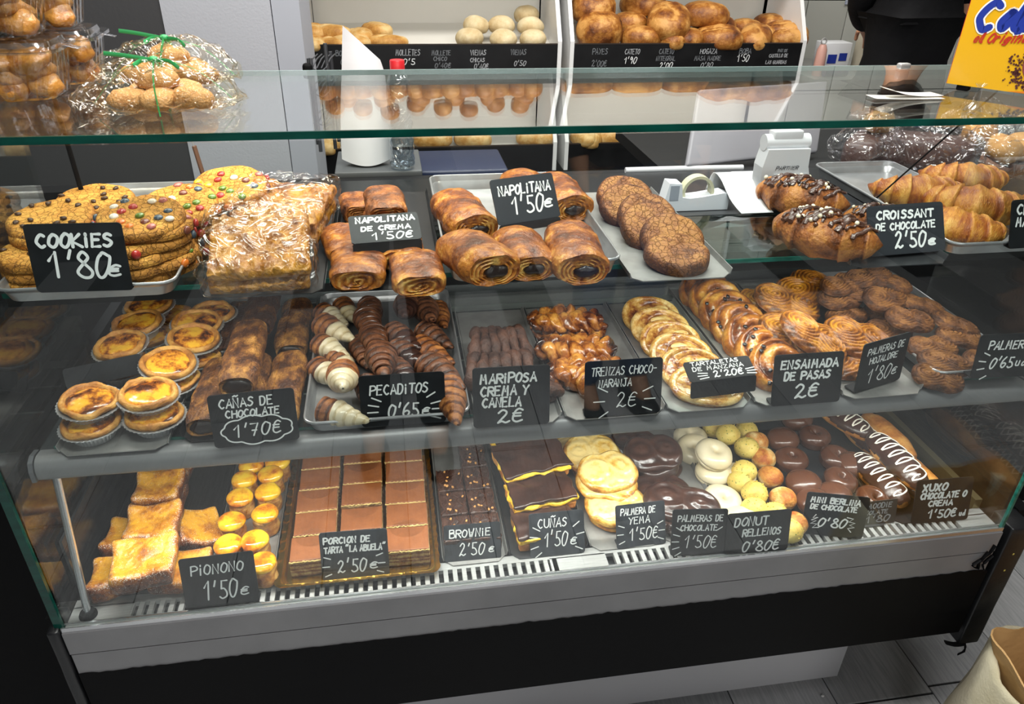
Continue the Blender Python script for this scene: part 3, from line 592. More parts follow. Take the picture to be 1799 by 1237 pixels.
def mk_roll(W, Lh, H, seed, mat, fill=True, e=0.8, fmat=None, name='puff_roll', lines=5):
    def f():
        root = ob(name, weighted(me(name, roll_g(W, Lh, H, seed, e, lines=lines), mat), 60))
        if fill:
            g = disp(superq(W * 0.21, 0.006, H * 0.15, 1, 1, 18, 10), 0.003, 90, 3, seed); obm('filling', g, fmat or F_fill, root, (W * 0.05, -Lh / 2 + 0.004, H * 0.27))
        return root
    return f
K = Kind([mk_roll(0.079, 0.132, 0.056, 11, F_puff, e=0.95, lines=6), mk_roll(0.080, 0.122, 0.053, 12, F_puff, e=0.95, lines=6)], 'pastry', 'chocolate-filled puff rolls on the deep tray')
p = (0.6121, 0.2817, 0.474); K.put('chocolate puff roll at the back left of the deep tray', p, 12, 0, 0, 1)
p = (0.6137, 0.0969, 0.482); K.put('large pale puff roll at the front left of the deep tray', (p[0], p[1], 0.482), 14, -6, 0, 1.05)
p = (0.6817, 0.1341, 0.4735); K.put('orange puff roll in the front middle of the deep tray', p, 4, 0, 0, 0.93, 1)
p = (0.7533, 0.1225, 0.4735); K.put('rounded puff roll at the front right of the deep tray', p, -3, 0, 0, 1.0, 0)
p = (0.7839, 0.3565, 0.4735); K.put('puff roll behind the raised sign at the back right of the deep tray', p, 5, 0, 0, 1.0)
p = (0.728, 0.3977, 0.4735); K.put('puff roll at the back middle of the deep tray behind the sign', p, -5, 0, 0, 1.0)
K = Kind([mk_roll(0.070, 0.092, 0.034, 15, F_puff, False, 0.75, lines=3), mk_roll(0.070, 0.09, 0.036, 16, F_puff, False, 0.75, lines=3)], 'pastry', 'cream puff rolls on the black sheet')
K.put('flat cream puff roll at the front left of the black sheet', (0.4562, 0.1296, 0.4725), -3, 0, 0, 1.08)
K.put('flat cream puff roll at the front right of the black sheet', (0.5336, 0.1, 0.4725), 2, 0, 0, 1.02)
K.put('cream puff roll standing in the left middle of the sheet', (0.4409, 0.2142, 0.4725), 6, 0, 0, 1.05)
K.put('cream puff roll hidden under the tilted sign on the black sheet', (0.5116, 0.1846, 0.4725), 4, 0, 0, 1)
KD = Kind([mk_roll(0.062, 0.085, 0.04, 17, F_puffd, False, 0.7)], 'pastry', 'cream puff rolls on the black sheet')
KD.put('dark-topped cream roll piled highest at the back of the black sheet', (0.4956, 0.2681, 0.508), 3, 4, 0, 1.0)
KD.put('brown cream roll under the highest one at the back', (0.4899, 0.2792, 0.4725), 0, 0, 0, 1.0)
KD.put('brown cream roll at the back left corner of the black sheet', (0.4497, 0.3716, 0.4725), 8, 0, 0, 0.9)
# wrapped caramel slabs
def slab_g(seed, sx=0.128, sy=0.118, sz=0.018):
    g = rbox(sx, sy, sz, 0.006, (34, 34, 5)); V = g[0].copy(); k = np.clip(0.6 - ridged(V, 55, 2, seed) * 0.8, -0.4, 1) * 0.008; 
    V[:, 2] += (V[:, 2] > sz * 0.5) * k; e = fbm(V, 30, 2, seed) * 0.003; V[:, 0] += e; V[:, 1] += fbm(V, 30, 2, seed + 3) * 0.003
    return V, g[1], 0.25 + k * 40 + fbm(V, 30, 3, seed) * 0.4
M_film = clear('cling_film', '#ffffff', 0.13, 1.4, (13, 0.02), 0.035)
M_cello = clear('cellophane', '#fffdf6', 0.09, 1.4, (14, 0.02), 0.03)
def film_g(sx, sy, sz, seed, amp=0.005, s=16):
    g = rbox(sx, sy, sz, 0.012, (30, 30, 8)); V = g[0].copy(); V += np.stack([ridged(V, s, 3, seed), ridged(V, s, 3, seed + 2), ridged(V, s, 3, seed + 4)], 1) * amp - amp * 0.8
    V[:, 2] = np.maximum(V[:, 2], 0.0); return V, g[1], g[2]
def wrapped_slab(label, loc, rot, seed, n=2):
    t = thing('wrapped_pastry_slab', label, 'pastry', loc, tuple(math.radians(a) for a in rot), 'plastic-wrapped flaky slabs')
    for i in range(n): obm('caramel_slab', slab_g(seed + i), F_slab, t, (0.002 * i, 0.003 * i, 0.002 + i * 0.022), sharp=None)
    obm('cling_film', film_g(0.146, 0.134, 0.012 + n * 0.024, seed), M_film, t, (0, 0, 0), sharp=25)
p = (0.3244, 0.1541, 0.475); wrapped_slab('flaky caramel slab in crinkled cling film at the front, tilted toward the glass', (p[0] + 0.002, 0.158, 0.484), (18, 0, 3), 21)
wrapped_slab('flaky caramel slab in cling film standing behind the front one', (0.345, 0.30, 0.487), (10, 0, -14), 25)
# ---------------------------------------------------------------- cracked chocolate rounds
K = Kind([lambda s=s: ob('cracked_cookie', me('cracked_cookie', (lambda g: (g[0], g[1], g[2] + 0.5 * (fbm(g[0], 22, 2, s + 5) > 0.3) + 0.3 * (np.hypot(g[0][:, 0], g[0][:, 1]) > 0.04)))(cookie_g(0.047, 0.02, s)), F_choccookie)) for s in (31, 32, 33)], 'cookie', 'cracked chocolate rounds overlapping in a row')
for i, (u_, lab) in enumerate((('front', 'frontmost'), ('b', 'second from the front'), ('c', 'third from the front'), ('d', 'fourth from the front'), ('e', 'fifth from the front'), ('f', 'rearmost'))):
    y = 0.128 + i * 0.048; K.put('cracked chocolate round, %s in the overlapping row' % lab, (0.908 - i * 0.004 + (0.010 if i % 2 else -0.003), y, 0.478 + (0.006 if i else 0)), 40 * i, 27 if i else 10, 0, 1.02)
# ---------------------------------------------------------------- croissants
def croissant_g(Lh, R, seed, bend=0.9, segs=9, flat=0.8):
    nu, nv = 36, 110; v = np.linspace(0, 1, nv); s = (v - 0.5) * 2; ang = s * bend; rad_ = Lh / (2 * math.sin(bend)) 
    P = np.stack([rad_ * np.sin(ang), rad_ * (1 - np.cos(ang)), 0 * v], 1) * np.array([1, -1, 1]); P[:, 1] *= -1
    env = np.clip(1 - np.abs(s) ** 1.9, 0, 1) ** 0.85 * 0.85 + 0.15 * (1 - np.abs(s) ** 8); q = np.abs(s) * segs / 2; fr = q - np.floor(q)
    step = 1 + 0.20 * (1 - fr) ** 1.3 - 0.10; r = R * env * step; u = np.linspace(0, 2 * PI, nu, endpoint=False)
    T = np.gradient(P, axis=0); T /= np.linalg.norm(T, axis=1)[:, None]; S = np.stack([-T[:, 1], T[:, 0], T[:, 2]], 1); Z_ = np.array([0, 0, 1.0])
    Q = P[:, None] + r[:, None, None] * (S[:, None] * np.cos(u)[None, :, None] + Z_ * (np.sin(u) * flat)[None, :, None]); V, F = grid(Q)
    t = (0.12 + 0.42 * fr + 0.15 * (np.abs(s) > 0.85))[:, None] + 0.12 * np.sin(u)[None] * 1.0; t = t.reshape(-1) + fbm(V, 30, 3, seed) * 0.25
    V = V + np.stack([fbm(V, 30, 3, seed), fbm(V, 30, 3, seed + 2), fbm(V, 30, 3, seed + 4)], 1) * 0.0022; V[:, 2] = np.maximum(V[:, 2], -R * 0.55); V[:, 2] -= V[:, 2].min()
    return V, F, t
K = Kind([lambda s=s: ob('croissant', me('croissant', croissant_g(0.150, 0.036, s, 0.95, 8), F_croi)) for s in (41, 42)], 'croissant', 'plain butter croissants on the aluminium tray')
K.put('plain golden croissant at the front of the aluminium tray', (1.369, 0.1682, 0.474), -48, 0, 0, 1.0)
K.put('large plain croissant behind the front one', (1.465, 0.2433, 0.474), -34, 0, 0, 1.15)
K.put('plain croissant at the back left of the aluminium tray', (1.4237, 0.3227, 0.474), -14, 0, 0, 1.05)
K.put('plain croissant at the right edge behind the cut-off sign', (1.5172, 0.2242, 0.474), -30, 0, 0, 1.0)
K.put('plain croissant tip showing at the far back of the tray', (1.564, 0.3919, 0.474), -20, 0, 0, 1.0)
pearl_m = [me('chocolate_pearl', superq(0.0034, 0.0034, 0.0034, 1, 1, 12, 7), plain('pearl_' + n, c, 0.25, coat=0.4)) for n, c in (('cream', '#efe2c4'), ('brown', '#5a3524'), ('dark', '#2a1a14'))]
def mk_chocroi(seed):
    def f():
        rnd = random.Random(seed); g = croissant_g(0.155, 0.042, seed, 0.6, 6); root = ob('chocolate_croissant', me('chocolate_croissant', g, F_puffd)); V = g[0]; V = np.asarray(V)
        topi = np.where(V[:, 2] > V[:, 2].max() * 0.62)[0]; tops = V[topi]
        def zat(x, y):
            d = (tops[:, 0] - x) ** 2 + (tops[:, 1] - y) ** 2; k = np.argsort(d)[:4]; return tops[k, 2].max(), d.min()
        for j in range(11):
            x0 = -0.055 + j * 0.011; pts = []
            for q in np.linspace(-0.028, 0.05, 26):
                z, d = zat(x0 + 0.35 * q, q)
                if d < 3e-5: pts.append((x0 + 0.35 * q + 0.0015 * math.sin(q * 400), q, z))
            if len(pts) > 4: obm('chocolate_drizzle', tube(smoothpath(pts, 30), 0.0024 + 0.0014 * (j % 3), 7, 0.6), F_choc, root)
        for j in range(52):
            p_ = tops[rnd.randrange(len(tops))]
            if p_[2] > V[:, 2].max() * 0.74: ob('chocolate_pearl', pearl_m[rnd.choice([0, 0, 1, 1, 2])], root, (p_[0], p_[1], p_[2] - 0.001))
        return root
    return f
K = Kind([mk_chocroi(51), mk_chocroi(52)], 'croissant', 'chocolate-drizzled croissants with pearls')
K.put('chocolate croissant with cream pearls at the back of the steel sheet', (1.1897, 0.3152, 0.473), -46, 0, 0, 1.02)
K.put('chocolate croissant with brown pearls at the front beside the sign', (1.1407, 0.1476, 0.473), -48, 0, 0, 1.05)
K.put('chocolate croissant mostly hidden behind its price sign', (1.2705, 0.1886, 0.473), -40, 0, 0, 0.85)
# ---------------------------------------------------------------- custard tarts
def mk_tart(seed):
    def f():
        R, H = 0.038, 0.024
        root = ob('custard_tart', None)
        obm('foil_cup', lathe([(0, 0), (R * 0.72, 0), (R * 0.80, H * 0.5), (R * 1.03, H * 0.74), (R * 1.13, H * 0.79), (R * 1.12, H * 0.83), (R * 0.97, H * 0.76), (R * 0.76, H * 0.5)], 120, flute=(40, 0.018)), F_foil, root)
        g = lathe(smoothpath([(R * 0.78, H * 0.5), (R * 0.96, H * 0.75), (R * 1.04, H * 0.95), (R * 1.0, H * 1.12), (R * 0.9, H * 1.16), (R * 0.82, H * 1.02), (R * 0.78, H * 0.9)], 18), 60); V = g[0] + np.stack([fbm(g[0], 30, 3, seed)] * 3, 1) * np.array([0.002, 0.002, 0.0035]); obm('crust', (V, g[1], 0.4 + fbm(V, 30, 3, seed) * 0.5), F_crust, root, sharp=None)
        g = lathe(smoothpath([(R * 0.84, H * 0.95), (R * 0.7, H * 1.06), (R * 0.4, H * 1.12), (0.0, H * 1.10)], 16), 48); V = g[0].copy(); k = fbm(V, 26, 3, seed + 8); V[:, 2] += k * 0.0022; rad = np.hypot(V[:, 0], V[:, 1]) / R
        obm('custard', (V, g[1], np.clip(0.22 + np.clip(k, -0.3, 1) * 0.9 + (rad > 0.72) * 0.25, 0, 1)), F_custard, root, sharp=None)
        return root
    return f
K = Kind([mk_tart(s) for s in (61, 62, 63)], 'tart', 'custard tarts in foil cups'); z0, z1 = ZM + 0.002, ZM + 0.0275
for (p, lab, rx, ry) in (((0.0794, 0.0922, 0.27), 'custard tart in a foil cup at the bottom of the front left pair', 0, 0), ((0.078, 0.1083, 0.2955), 'custard tart on top of the front left pair', 3, 4),
    ((0.1586, 0.101, 0.27), 'custard tart in a foil cup at the bottom of the front right pair', 0, 3), ((0.1511, 0.1175, 0.2955), 'bright custard tart on top of the front right pair', 3, 5),
    ((0.164, 0.1898, 0.27), 'custard tart half hidden below the second row of tarts', 0, 0), ((0.1589, 0.2002, 0.2965), 'custard tart tilted to the right in the second row', 8, 8),
    ((0.1846, 0.2599, 0.27), 'custard tart at the bottom right of the third row', 0, 0), ((0.1787, 0.2751, 0.2955), 'custard tart with a dark spot on top of the third row', 6, 10),
    ((0.1835, 0.3253, 0.27), 'custard tart at the bottom right of the fourth row', 0, 0), ((0.1755, 0.326, 0.2965), 'custard tart on top of the fourth row at the right', 6, 6), ((0.1918, 0.3677, 0.29), 'custard tart at the back right corner beside the brown tubes', 0, 0),
    ((0.0787, 0.2435, 0.27), 'custard tart under the blank black sign', 0, 0), ((0.077, 0.2657, 0.2955), 'custard tart behind the blank black sign', 6, -4), ((0.0916, 0.3366, 0.27), 'custard tart at the bottom of the back left pile', 0, 0), ((0.0839, 0.3367, 0.2955), 'custard tart on top of the back left pile', 4, -3),
    ((0.1143, 0.4033, 0.27), 'custard tart at the bottom of the rear row', 0, 0), ((0.0839, 0.4029, 0.2955), 'custard tart furthest back under the cookie tray', 3, 0)):
    K.put(lab, p, 37 * K.n, rx, ry, 0.98)
# ---------------------------------------------------------------- long chocolate tubes
def mk_cana(seed, dark=0.0):
    def f():
        g = roll_g(0.054, 0.17, 0.036, seed, 0.75, n=60, m=44, capd=0.012, lines=1.5); V, F, T = g; T = T + dark + 0.1
        root = ob('pastry_tube', weighted(me('pastry_tube', (V, F, T), F_cana), 60)); obm('filling', disp(superq(0.019, 0.004, 0.010, 1, 1, 16, 8), 0.002, 90), F_fill, root, (0, -0.083, 0.007)); return root
    return f
K = Kind([mk_cana(71), mk_cana(72, 0.3), mk_cana(73, -0.1)], 'pastry', 'long chocolate-filled pastry tubes'); z0 = ZM + 0.002
K.put('brown pastry tube lying at the front left of the black sheet', (0.229, 0.150, z0), 1, 0, 0, 1, 0)
K.put('brown pastry tube in the front middle under the top one', (0.281, 0.155, z0), 0, 0, 0, (0.95, 1, 1), 0)
K.put('golden pastry tube at the front right of the black sheet', (0.331, 0.155, z0), -1, 0, 0, 1, 2)
K.put('pastry tube lying on top of the front row', (0.271, 0.20, z0 + 0.033), 1, 0, 0, 1.05, 0)
K.put('dark pastry tube at the back left of the black sheet', (0.229, 0.345, z0), 0, 0, 0, 1, 1)
K.put('dark pastry tube raised in the back middle of the sheet', (0.272, 0.385, z0 + 0.020), 0, 0, 0, (1, 0.9, 1), 1)
K.put('bright golden pastry tube at the back right of the sheet', (0.327, 0.345, z0), 0, 0, 0, 1, 2)
# ---------------------------------------------------------------- cornets
def cornet_g(Lh, R, seed, v0=0, v1=1, infl=1.0):
    nu, nv = 36, 70; v = np.linspace(v0, v1, nv); u = np.linspace(0, 2 * PI, nu, endpoint=False); U, W = np.meshgrid(u, v)
    q = W * 6.0 + U / (2 * PI); fr = q - np.floor(q); r = R * (np.clip(1 - W, 0, 1) ** 0.6) * (0.9 + 0.2 * np.sin(PI * np.clip(W * 1.2, 0, 1))) * (1 + 0.16 * np.sin(PI * fr) ** 0.6 - 0.08) * infl + 0.0012
    r = r * np.clip((W - v0) * 30, 0.02, 1)
    V, F = grid(np.stack([r * np.cos(U), -Lh / 2 + Lh * W * 1.0, r * np.sin(U) * 0.92], -1)); V[:, 1] *= -1; V = V @ np.diag([1, 1, 1])
    V = V + np.stack([fbm(V, 60, 2, seed)] * 3, 1) * 0.0008; V[:, 2] += R * 0.9; t = 0.35 + 0.5 * (np.sin(PI * fr.reshape(-1)) < 0.45) + fbm(V, 40, 3, seed) * 0.25
    return V, F, t
def mk_cornet(seed, mat, dipmat=None, v0=0.42, stripes=False, Lh=0.075):
    def f():
        root = ob('cornet', weighted(me('cornet', cornet_g(Lh, 0.0185, seed), mat), 70))
        if dipmat: obm('dipped_tip', disp(cornet_g(Lh * 1.01, 0.0185, seed, v0, 1.0, 1.09), 0.0008, 50), dipmat, root, sharp=None)
        if stripes:
            for k in range(5):
                v = 0.12 + k * 0.15; r = 0.0185 * (1 - v) ** 0.6 * 1.12; a = np.linspace(-0.2, PI + 0.2, 16); obm('icing_stripe', tube([(r * math.cos(q), Lh / 2 - Lh * v - 0.004 * math.sin(q), r * 0.92 * math.sin(q) + 0.0167) for q in a], 0.0011, 6), F_milk, root)
        return root
    return f
grp = 'small dipped cornets in the aluminium tray'
KW = Kind([mk_cornet(81, F_corn, F_whitec, 0.3), mk_cornet(82, F_corn, F_whitec, 0.42)], 'pastry', grp); KS = Kind([mk_cornet(83, F_cornd, None, 0, True)], 'pastry', grp)
KK = Kind([mk_cornet(84, F_cornd, F_choc, 0.4)], 'pastry', grp); KB = Kind([mk_cornet(85, F_cornd), mk_cornet(86, F_corn)], 'pastry', grp)
zz = ZM + 0.003
for K_, p, rz, rx, s, lab in ((KW, (0.4208, 0.0698, 0.271), 62, 0, 1.05, 'white-dipped cornet lying across the front of the tray'), (KW, (0.4207, 0.0988, 0.305), 4, 18, 1.25, 'big white-dipped cornet pointing its tip at the viewer'),
    (KW, (0.394, 0.1818, 0.271), 40, 0, 1.0, 'white-dipped cornet at the left edge behind the front pair'), (KW, (0.416, 0.2114, 0.271), 30, 0, 1, 'white-dipped cornet under the big pointing one'), (KW, (0.3978, 0.243, 0.28), 45, 0, 1.0, 'white-dipped cornet in the middle of the left column'), (KW, (0.4025, 0.2904, 0.285), 42, 0, 1.15, 'white-dipped cornet with a smooth long tip in the left column'),
    (KW, (0.3925, 0.3639, 0.275), 42, 0, 1.0, 'white-dipped cornet near the back of the left column'), (KW, (0.4166, 0.3881, 0.271), 20, 0, 1.0, 'white-dipped cornet at the very back of the left column'),
    (KS, (0.461, 0.3502, 0.285), 12, 5, 1.1, 'striped brown cornet at the back of the second column'), (KS, (0.4567, 0.2906, 0.29), 10, 5, 1.2, 'striped brown cornet, second from the back of its column'), (KS, (0.4663, 0.2265, 0.292), 8, 5, 1.2, 'striped brown cornet in the middle of its column'), (KS, (0.4766, 0.1537, 0.294), 4, 8, 1.3, 'large striped cornet just above the pecaditos sign'), (KS, (0.457, 0.1057, 0.273), 4, 0, 1.1, 'striped cornet behind the left half of its sign'), (KS, (0.4469, 0.2309, 0.272), 8, 0, 1.1, 'striped brown cornet half buried in the second column'),
    (KK, (0.5172, 0.314, 0.305), -4, 14, 1.2, 'dark-dipped cornet standing highest at the back'), (KK, (0.5134, 0.2469, 0.285), 32, 4, 1.15, 'dark-dipped cornet with a brown shoulder in the third column'), (KK, (0.5202, 0.201, 0.278), 34, 0, 1.15, 'dark-dipped cornet second in the third column'), (KK, (0.5095, 0.1542, 0.272), 25, 0, 1.1, 'dark-dipped cornet just behind the pecaditos sign'), (KK, (0.4973, 0.1006, 0.271), 20, 0, 1.1, 'dark-dipped cornet hidden behind its sign'),
    (KB, (0.5542, 0.313, 0.295), 8, 12, 1.25, 'plain brown cornet at the back of the right column'), (KB, (0.5772, 0.3319, 0.28), 8, 0, 1.0, 'plain brown cornet in the back right corner of its tray'), (KB, (0.5657, 0.2645, 0.275), 35, 0, 1.1, 'plain brown cornet in the middle of the right column'), (KB, (0.5591, 0.2087, 0.275), 38, 4, 1.2, 'plain brown cornet overlapping the dark-dipped ones'), (KB, (0.5683, 0.1306, 0.28), 30, 4, 1.35, 'large smooth brown cornet right of the sign'), (KB, (0.5735, 0.0655, 0.273), 4, 0, 1.3, 'brown cornet at the front right corner of its tray')):
    K_.put(lab, p, rz, -rx, 0, s)
# ---------------------------------------------------------------- dark ridged pastries
def ridge_g(seed, n=6, W=0.092, D=0.075):
    parts = []
    for i in range(n):
        f = (i + 0.5) / n - 0.5; x = f * W; a = f * 0.55
        P = smoothpath([(x * 0.8, D * 0.5, 0.012), (x * 0.92, D * 0.2, 0.026), (x, -D * 0.1, 0.028), (x * 1.08, -D * 0.42, 0.020), (x * 1.1, -D * 0.5, 0.008)], 26)
        r = W / n * 0.55 * (1 + 0.22 * np.sin(np.linspace(0, 11, 26) + i)); g = tube(P, r, 16, 1.1); parts.append(g)
    parts.append(superq(W * 0.46, D * 0.42, 0.010, 0.6, 0.6, 24, 9)); V, F, T = join(*parts); V = V + np.stack([fbm(V, 40, 3, seed), fbm(V, 40, 3, seed + 2), fbm(V, 40, 3, seed + 4)], 1) * 0.003
    V[:, 2] -= V[:, 2].min(); return V, F, 0.4 + fbm(V, 40, 3, seed) * 0.5
K = Kind([lambda s=s: ob('ridged_pastry', me('ridged_pastry', ridge_g(s), F_mar)) for s in (91, 92)], 'pastry', 'dark ridged pastries')
K.put('dark ridged pastry at the back of the steel sheet', (0.6609, 0.2187, 0.288), 2, 8, 0, 1.0); K.put('dark ridged pastry in front, its knuckles toward the glass', (0.6556, 0.161, 0.272), -3, 0, 0, 1.12)
K.put('dark ridged pastry under the rear one', (0.6563, 0.2042, 0.2705), 2, 0, 0, 1); K.put('reddish brown ridged pastry showing right of its sign', (0.705, 0.110, .2705), -70, 0, 0, 0.8)
# ---------------------------------------------------------------- braided pastries
def braid_g(Lh, A, R, seed, turns=1.6, n=80, flat=1.0, lift=0.45):
    parts = []
    for k in range(3):
        s = np.linspace(0, 1, n); a = s * turns * 2 * PI + k * 2 * PI / 3; env = np.sin(PI * np.clip(s * 0.94 + 0.03, 0, 1)) ** 0.35
        P = np.stack([(s - 0.5) * Lh, A * np.sin(a) * env, R * lift * np.sin(2 * a) + 0 * s], 1); g = tube(P, R * env, 14, flat); parts.append(g)
    V, F, T = join(*parts); k1 = fbm(V, 28, 3, seed); V = V + np.stack([k1, fbm(V, 28, 3, seed + 2), fbm(V, 28, 3, seed + 4)], 1) * 0.0055; V[:, 2] = np.maximum(V[:, 2], -R * 0.9); V[:, 2] -= V[:, 2].min()
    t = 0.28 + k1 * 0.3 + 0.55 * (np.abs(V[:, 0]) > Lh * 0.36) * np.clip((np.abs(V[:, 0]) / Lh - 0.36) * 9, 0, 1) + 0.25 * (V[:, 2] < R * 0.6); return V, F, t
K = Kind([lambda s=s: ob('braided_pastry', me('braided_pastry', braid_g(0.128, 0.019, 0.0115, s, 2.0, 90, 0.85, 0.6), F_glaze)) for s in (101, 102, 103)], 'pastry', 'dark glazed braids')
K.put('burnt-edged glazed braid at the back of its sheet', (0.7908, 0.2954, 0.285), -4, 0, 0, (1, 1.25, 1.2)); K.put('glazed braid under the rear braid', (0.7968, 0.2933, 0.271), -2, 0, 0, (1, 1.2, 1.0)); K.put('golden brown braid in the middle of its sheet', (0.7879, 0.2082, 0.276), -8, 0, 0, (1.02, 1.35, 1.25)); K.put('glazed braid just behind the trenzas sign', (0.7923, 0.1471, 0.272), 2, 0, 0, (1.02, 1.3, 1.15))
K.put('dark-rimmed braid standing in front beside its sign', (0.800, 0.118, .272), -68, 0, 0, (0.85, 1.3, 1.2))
# ---------------------------------------------------------------- oval apple tarts and raisin swirls
def snail_g(a, b, h, seed, turns=2.4, k0=0.5, nr=34, nt=96):
    r = np.linspace(0, 1, nr); th = np.linspace(0, 2 * PI, nt, endpoint=False); TH, RR = np.meshgrid(th, r); ph = RR * turns + TH / (2 * PI); fr = ph - np.floor(ph); ridge = np.sqrt(np.abs(np.sin(PI * fr)))
    hh = h * (0.62 + 0.38 * ridge) * (1 - 0.25 * RR ** 2); edge = np.clip((1 - RR) * 9, 0, 1) ** 0.5; Zt = hh * (0.45 + 0.55 * edge)
    w_ = 1 + 0.03 * np.sin(TH * 3 + seed); top = np.stack([a * RR * w_ * np.cos(TH), b * RR * w_ * np.sin(TH), Zt], -1); bot = np.stack([a * 0.97 * w_ * np.cos(TH), b * 0.97 * w_ * np.sin(TH), 0 * TH], -1)[-1:]
    V, F = grid(np.concatenate([top, bot])); F.append(tuple(range(nr * nt + nt - 1, nr * nt - 1, -1))); T = np.concatenate([(0.25 + 0.6 * (1 - ridge) ** 0.8).reshape(-1), np.full(nt, 0.7)])
    k = fbm(V, 30, 3, seed); V = V + np.stack([fbm(V, 24, 2, seed + 3), fbm(V, 24, 2, seed + 5), k], 1) * 0.0022; V[:, 2] -= V[:, 2].min(); return V, F, T + k * 0.3
def mk_tartaleta(seed):
    def f():
        r = ob('apple_tart', me('apple_tart', snail_g(0.05, 0.042, 0.015, seed, 1.1), F_tart)); rnd = random.Random(seed)
        for j in range(3): obm('apple_slice', disp(superq(0.016, 0.007, 0.003, 1, 1, 20, 8), 0.001, 80), F_tart, r, (rnd.uniform(-.018, .018), -0.02 + j * 0.016, 0.0145), (0.15, 0, rnd.uniform(-.4, .4)))
        obm('rolled_rim', (lambda g: (g[0], g[1], 0.3 + fbm(g[0], 30, 2, seed) * 0.4))(tube([(0.047 * math.cos(q), 0.0395 * math.sin(q), 0.010 + 0.002 * math.sin(3 * q)) for q in np.linspace(0, 2 * PI * 1.04, 80)], 0.0062, 10)), F_tart, r)
        return r
    return f
K = Kind([mk_tartaleta(s) for s in (111, 112)], 'tart', 'oval glazed apple tarts')
for i, lab in enumerate(('frontmost, under the folded sign', 'second from the front', 'third from the front', 'fourth from the front', 'fifth from the front', 'rearmost on the steel sheet')):
    K.put('oval glazed apple tart, ' + lab, (0.963 + (0.004 if i == 0 else -0.002 * i), 0.088 + 0.052 * i * (0.9 if i else 1), ZM + 0.004 + (0.003 if i else 0)), -14 + 5 * (i % 2), 8 if i == 0 else 27, 0, (1.08, 1.0, 1.0) if i == 0 else (1, 1, 1))
raisin = me('raisin', disp(superq(0.0038, 0.003, 0.0024, 1, 1, 12, 7), 0.0014, 250), RAISIN)
def mk_ens(seed):
    def f():
        g = snail_g(0.048, 0.046, 0.027, seed, 2.1); r = ob('raisin_swirl', me('raisin_swirl', g, F_ens)); rnd = random.Random(seed); V = g[0]
        for j in range(9):
            a = rnd.random() * 2 * PI; q = rnd.uniform(0.01, 0.041); x, y = q * math.cos(a), q * math.sin(a); d = (V[:, 0] - x) ** 2 + (V[:, 1] - y) ** 2 - V[:, 2] * 1e-3; k = d.argmin(); ob('raisin', raisin, r, (V[k, 0], V[k, 1], V[k, 2] - 0.0012), (0, 0, a))
        return r
    return f
K = Kind([mk_ens(s) for s in (121, 122, 123)], 'pastry', 'glazed raisin swirls leaning in a row')
for i, lab in enumerate(('frontmost, behind its price sign', 'second from the front', 'third from the front', 'fourth from the front', 'fifth from the front', 'sixth from the front', 'rearmost')):
    K.put('glazed raisin swirl, ' + lab, (1.098 - 0.002 * i, 0.116 + 0.048 * i, ZM + 0.012), -20 + 17 * i, 34, 0, 1.08)
# ---------------------------------------------------------------- palmiers
def palmier_g(a, b, h, seed, pitch=0.14, relief=0.16, notch=0.26, nr=40, nt=110, dome=0.35, tk=0.55):
    r = np.linspace(0, 1, nr); th = np.linspace(0, 2 * PI, nt, endpoint=False); TH, RR = np.meshgrid(th, r)
    out = 1 - notch * np.exp(-(((TH - PI / 2 + PI) % (2 * PI) - PI) / 0.38) ** 2) - 0.10 * np.exp(-(((TH + PI / 2 + PI) % (2 * PI) - PI) / 0.5) ** 2)
    X, Y_ = RR * out * np.cos(TH), RR * out * np.sin(TH); d1 = np.hypot(X - 0.45, Y_ - 0.08); d2 = np.hypot(X + 0.45, Y_ - 0.08); d = np.minimum(d1, d2); rg2 = 0.5 + 0.5 * np.sin(2 * PI * d / pitch)
    edge = np.clip((1 - RR) * 7, 0, 1) ** 0.5; Zt = h * (1 - dome * RR ** 2 + relief * (rg2 - 0.5)) * (0.45 + 0.55 * edge)
    top = np.stack([a * X, b * Y_, Zt], -1); bot = np.stack([a * X * 0.97, b * Y_ * 0.97, 0 * TH], -1)[-1:]; V, F = grid(np.concatenate([top, bot])); F.append(tuple(range(nr * nt + nt - 1, nr * nt - 1, -1)))
    k = fbm(V, 26, 3, seed); V = V + np.stack([fbm(V, 20, 2, seed + 3), fbm(V, 20, 2, seed + 5), k], 1) * 0.0022; V[:, 2] += 6.0 * h * 0.02 * (V[:, 0] / a) ** 2 * 0; V[:, 2] -= V[:, 2].min()
    T = np.concatenate([(0.2 + tk * (1 - rg2) * 0.7 + 0.3 * (RR > 0.85)).reshape(-1), np.full(nt, 0.8)]); return V, F, T + k * 0.3
K = Kind([lambda s=s: ob('large_palmier', me('large_palmier', palmier_g(0.062, 0.054, 0.018, s, 0.12, 0.2, tk=0.6), F_palm)) for s in (131, 132)], 'pastry', 'large golden palmiers')
for (u_, rz, rx, ry, lab) in (((1.1366, 0.3145, 0.285), 20, 12, 0, 'golden palmier at the back left, next to the raisin swirls'), ((1.1939, 0.29, 0.305), -15, 14, 10, 'bright golden palmier at the back middle of its sheet'), ((1.2536, 0.3329, 0.31), 30, 10, 0, 'golden palmier showing furthest back below the glass shelf'),
    ((1.1568, 0.1958, 0.3), 10, 14, 12, 'glossy golden palmier in the middle of its sheet'), ((1.1665, 0.1501, 0.315), -30, 18, 20, 'shiny palmier edge-on above the middle one'), ((1.1531, 0.1142, 0.292), 60, 14, -6, 'large golden palmier left of the palmeras sign'), ((1.262, 0.165, .296), -20, 16, 10, 'large golden palmier behind the palmeras sign'), ((1.225, 0.135, .271), 10, 0, 0, 'golden palmier at the bottom of the front pile'), ((1.262, 0.150, .2705), 50, 0, 0, 'golden palmier lowest behind its sign')):
    K.put(lab, u_, rz, rx, ry, 1.0)
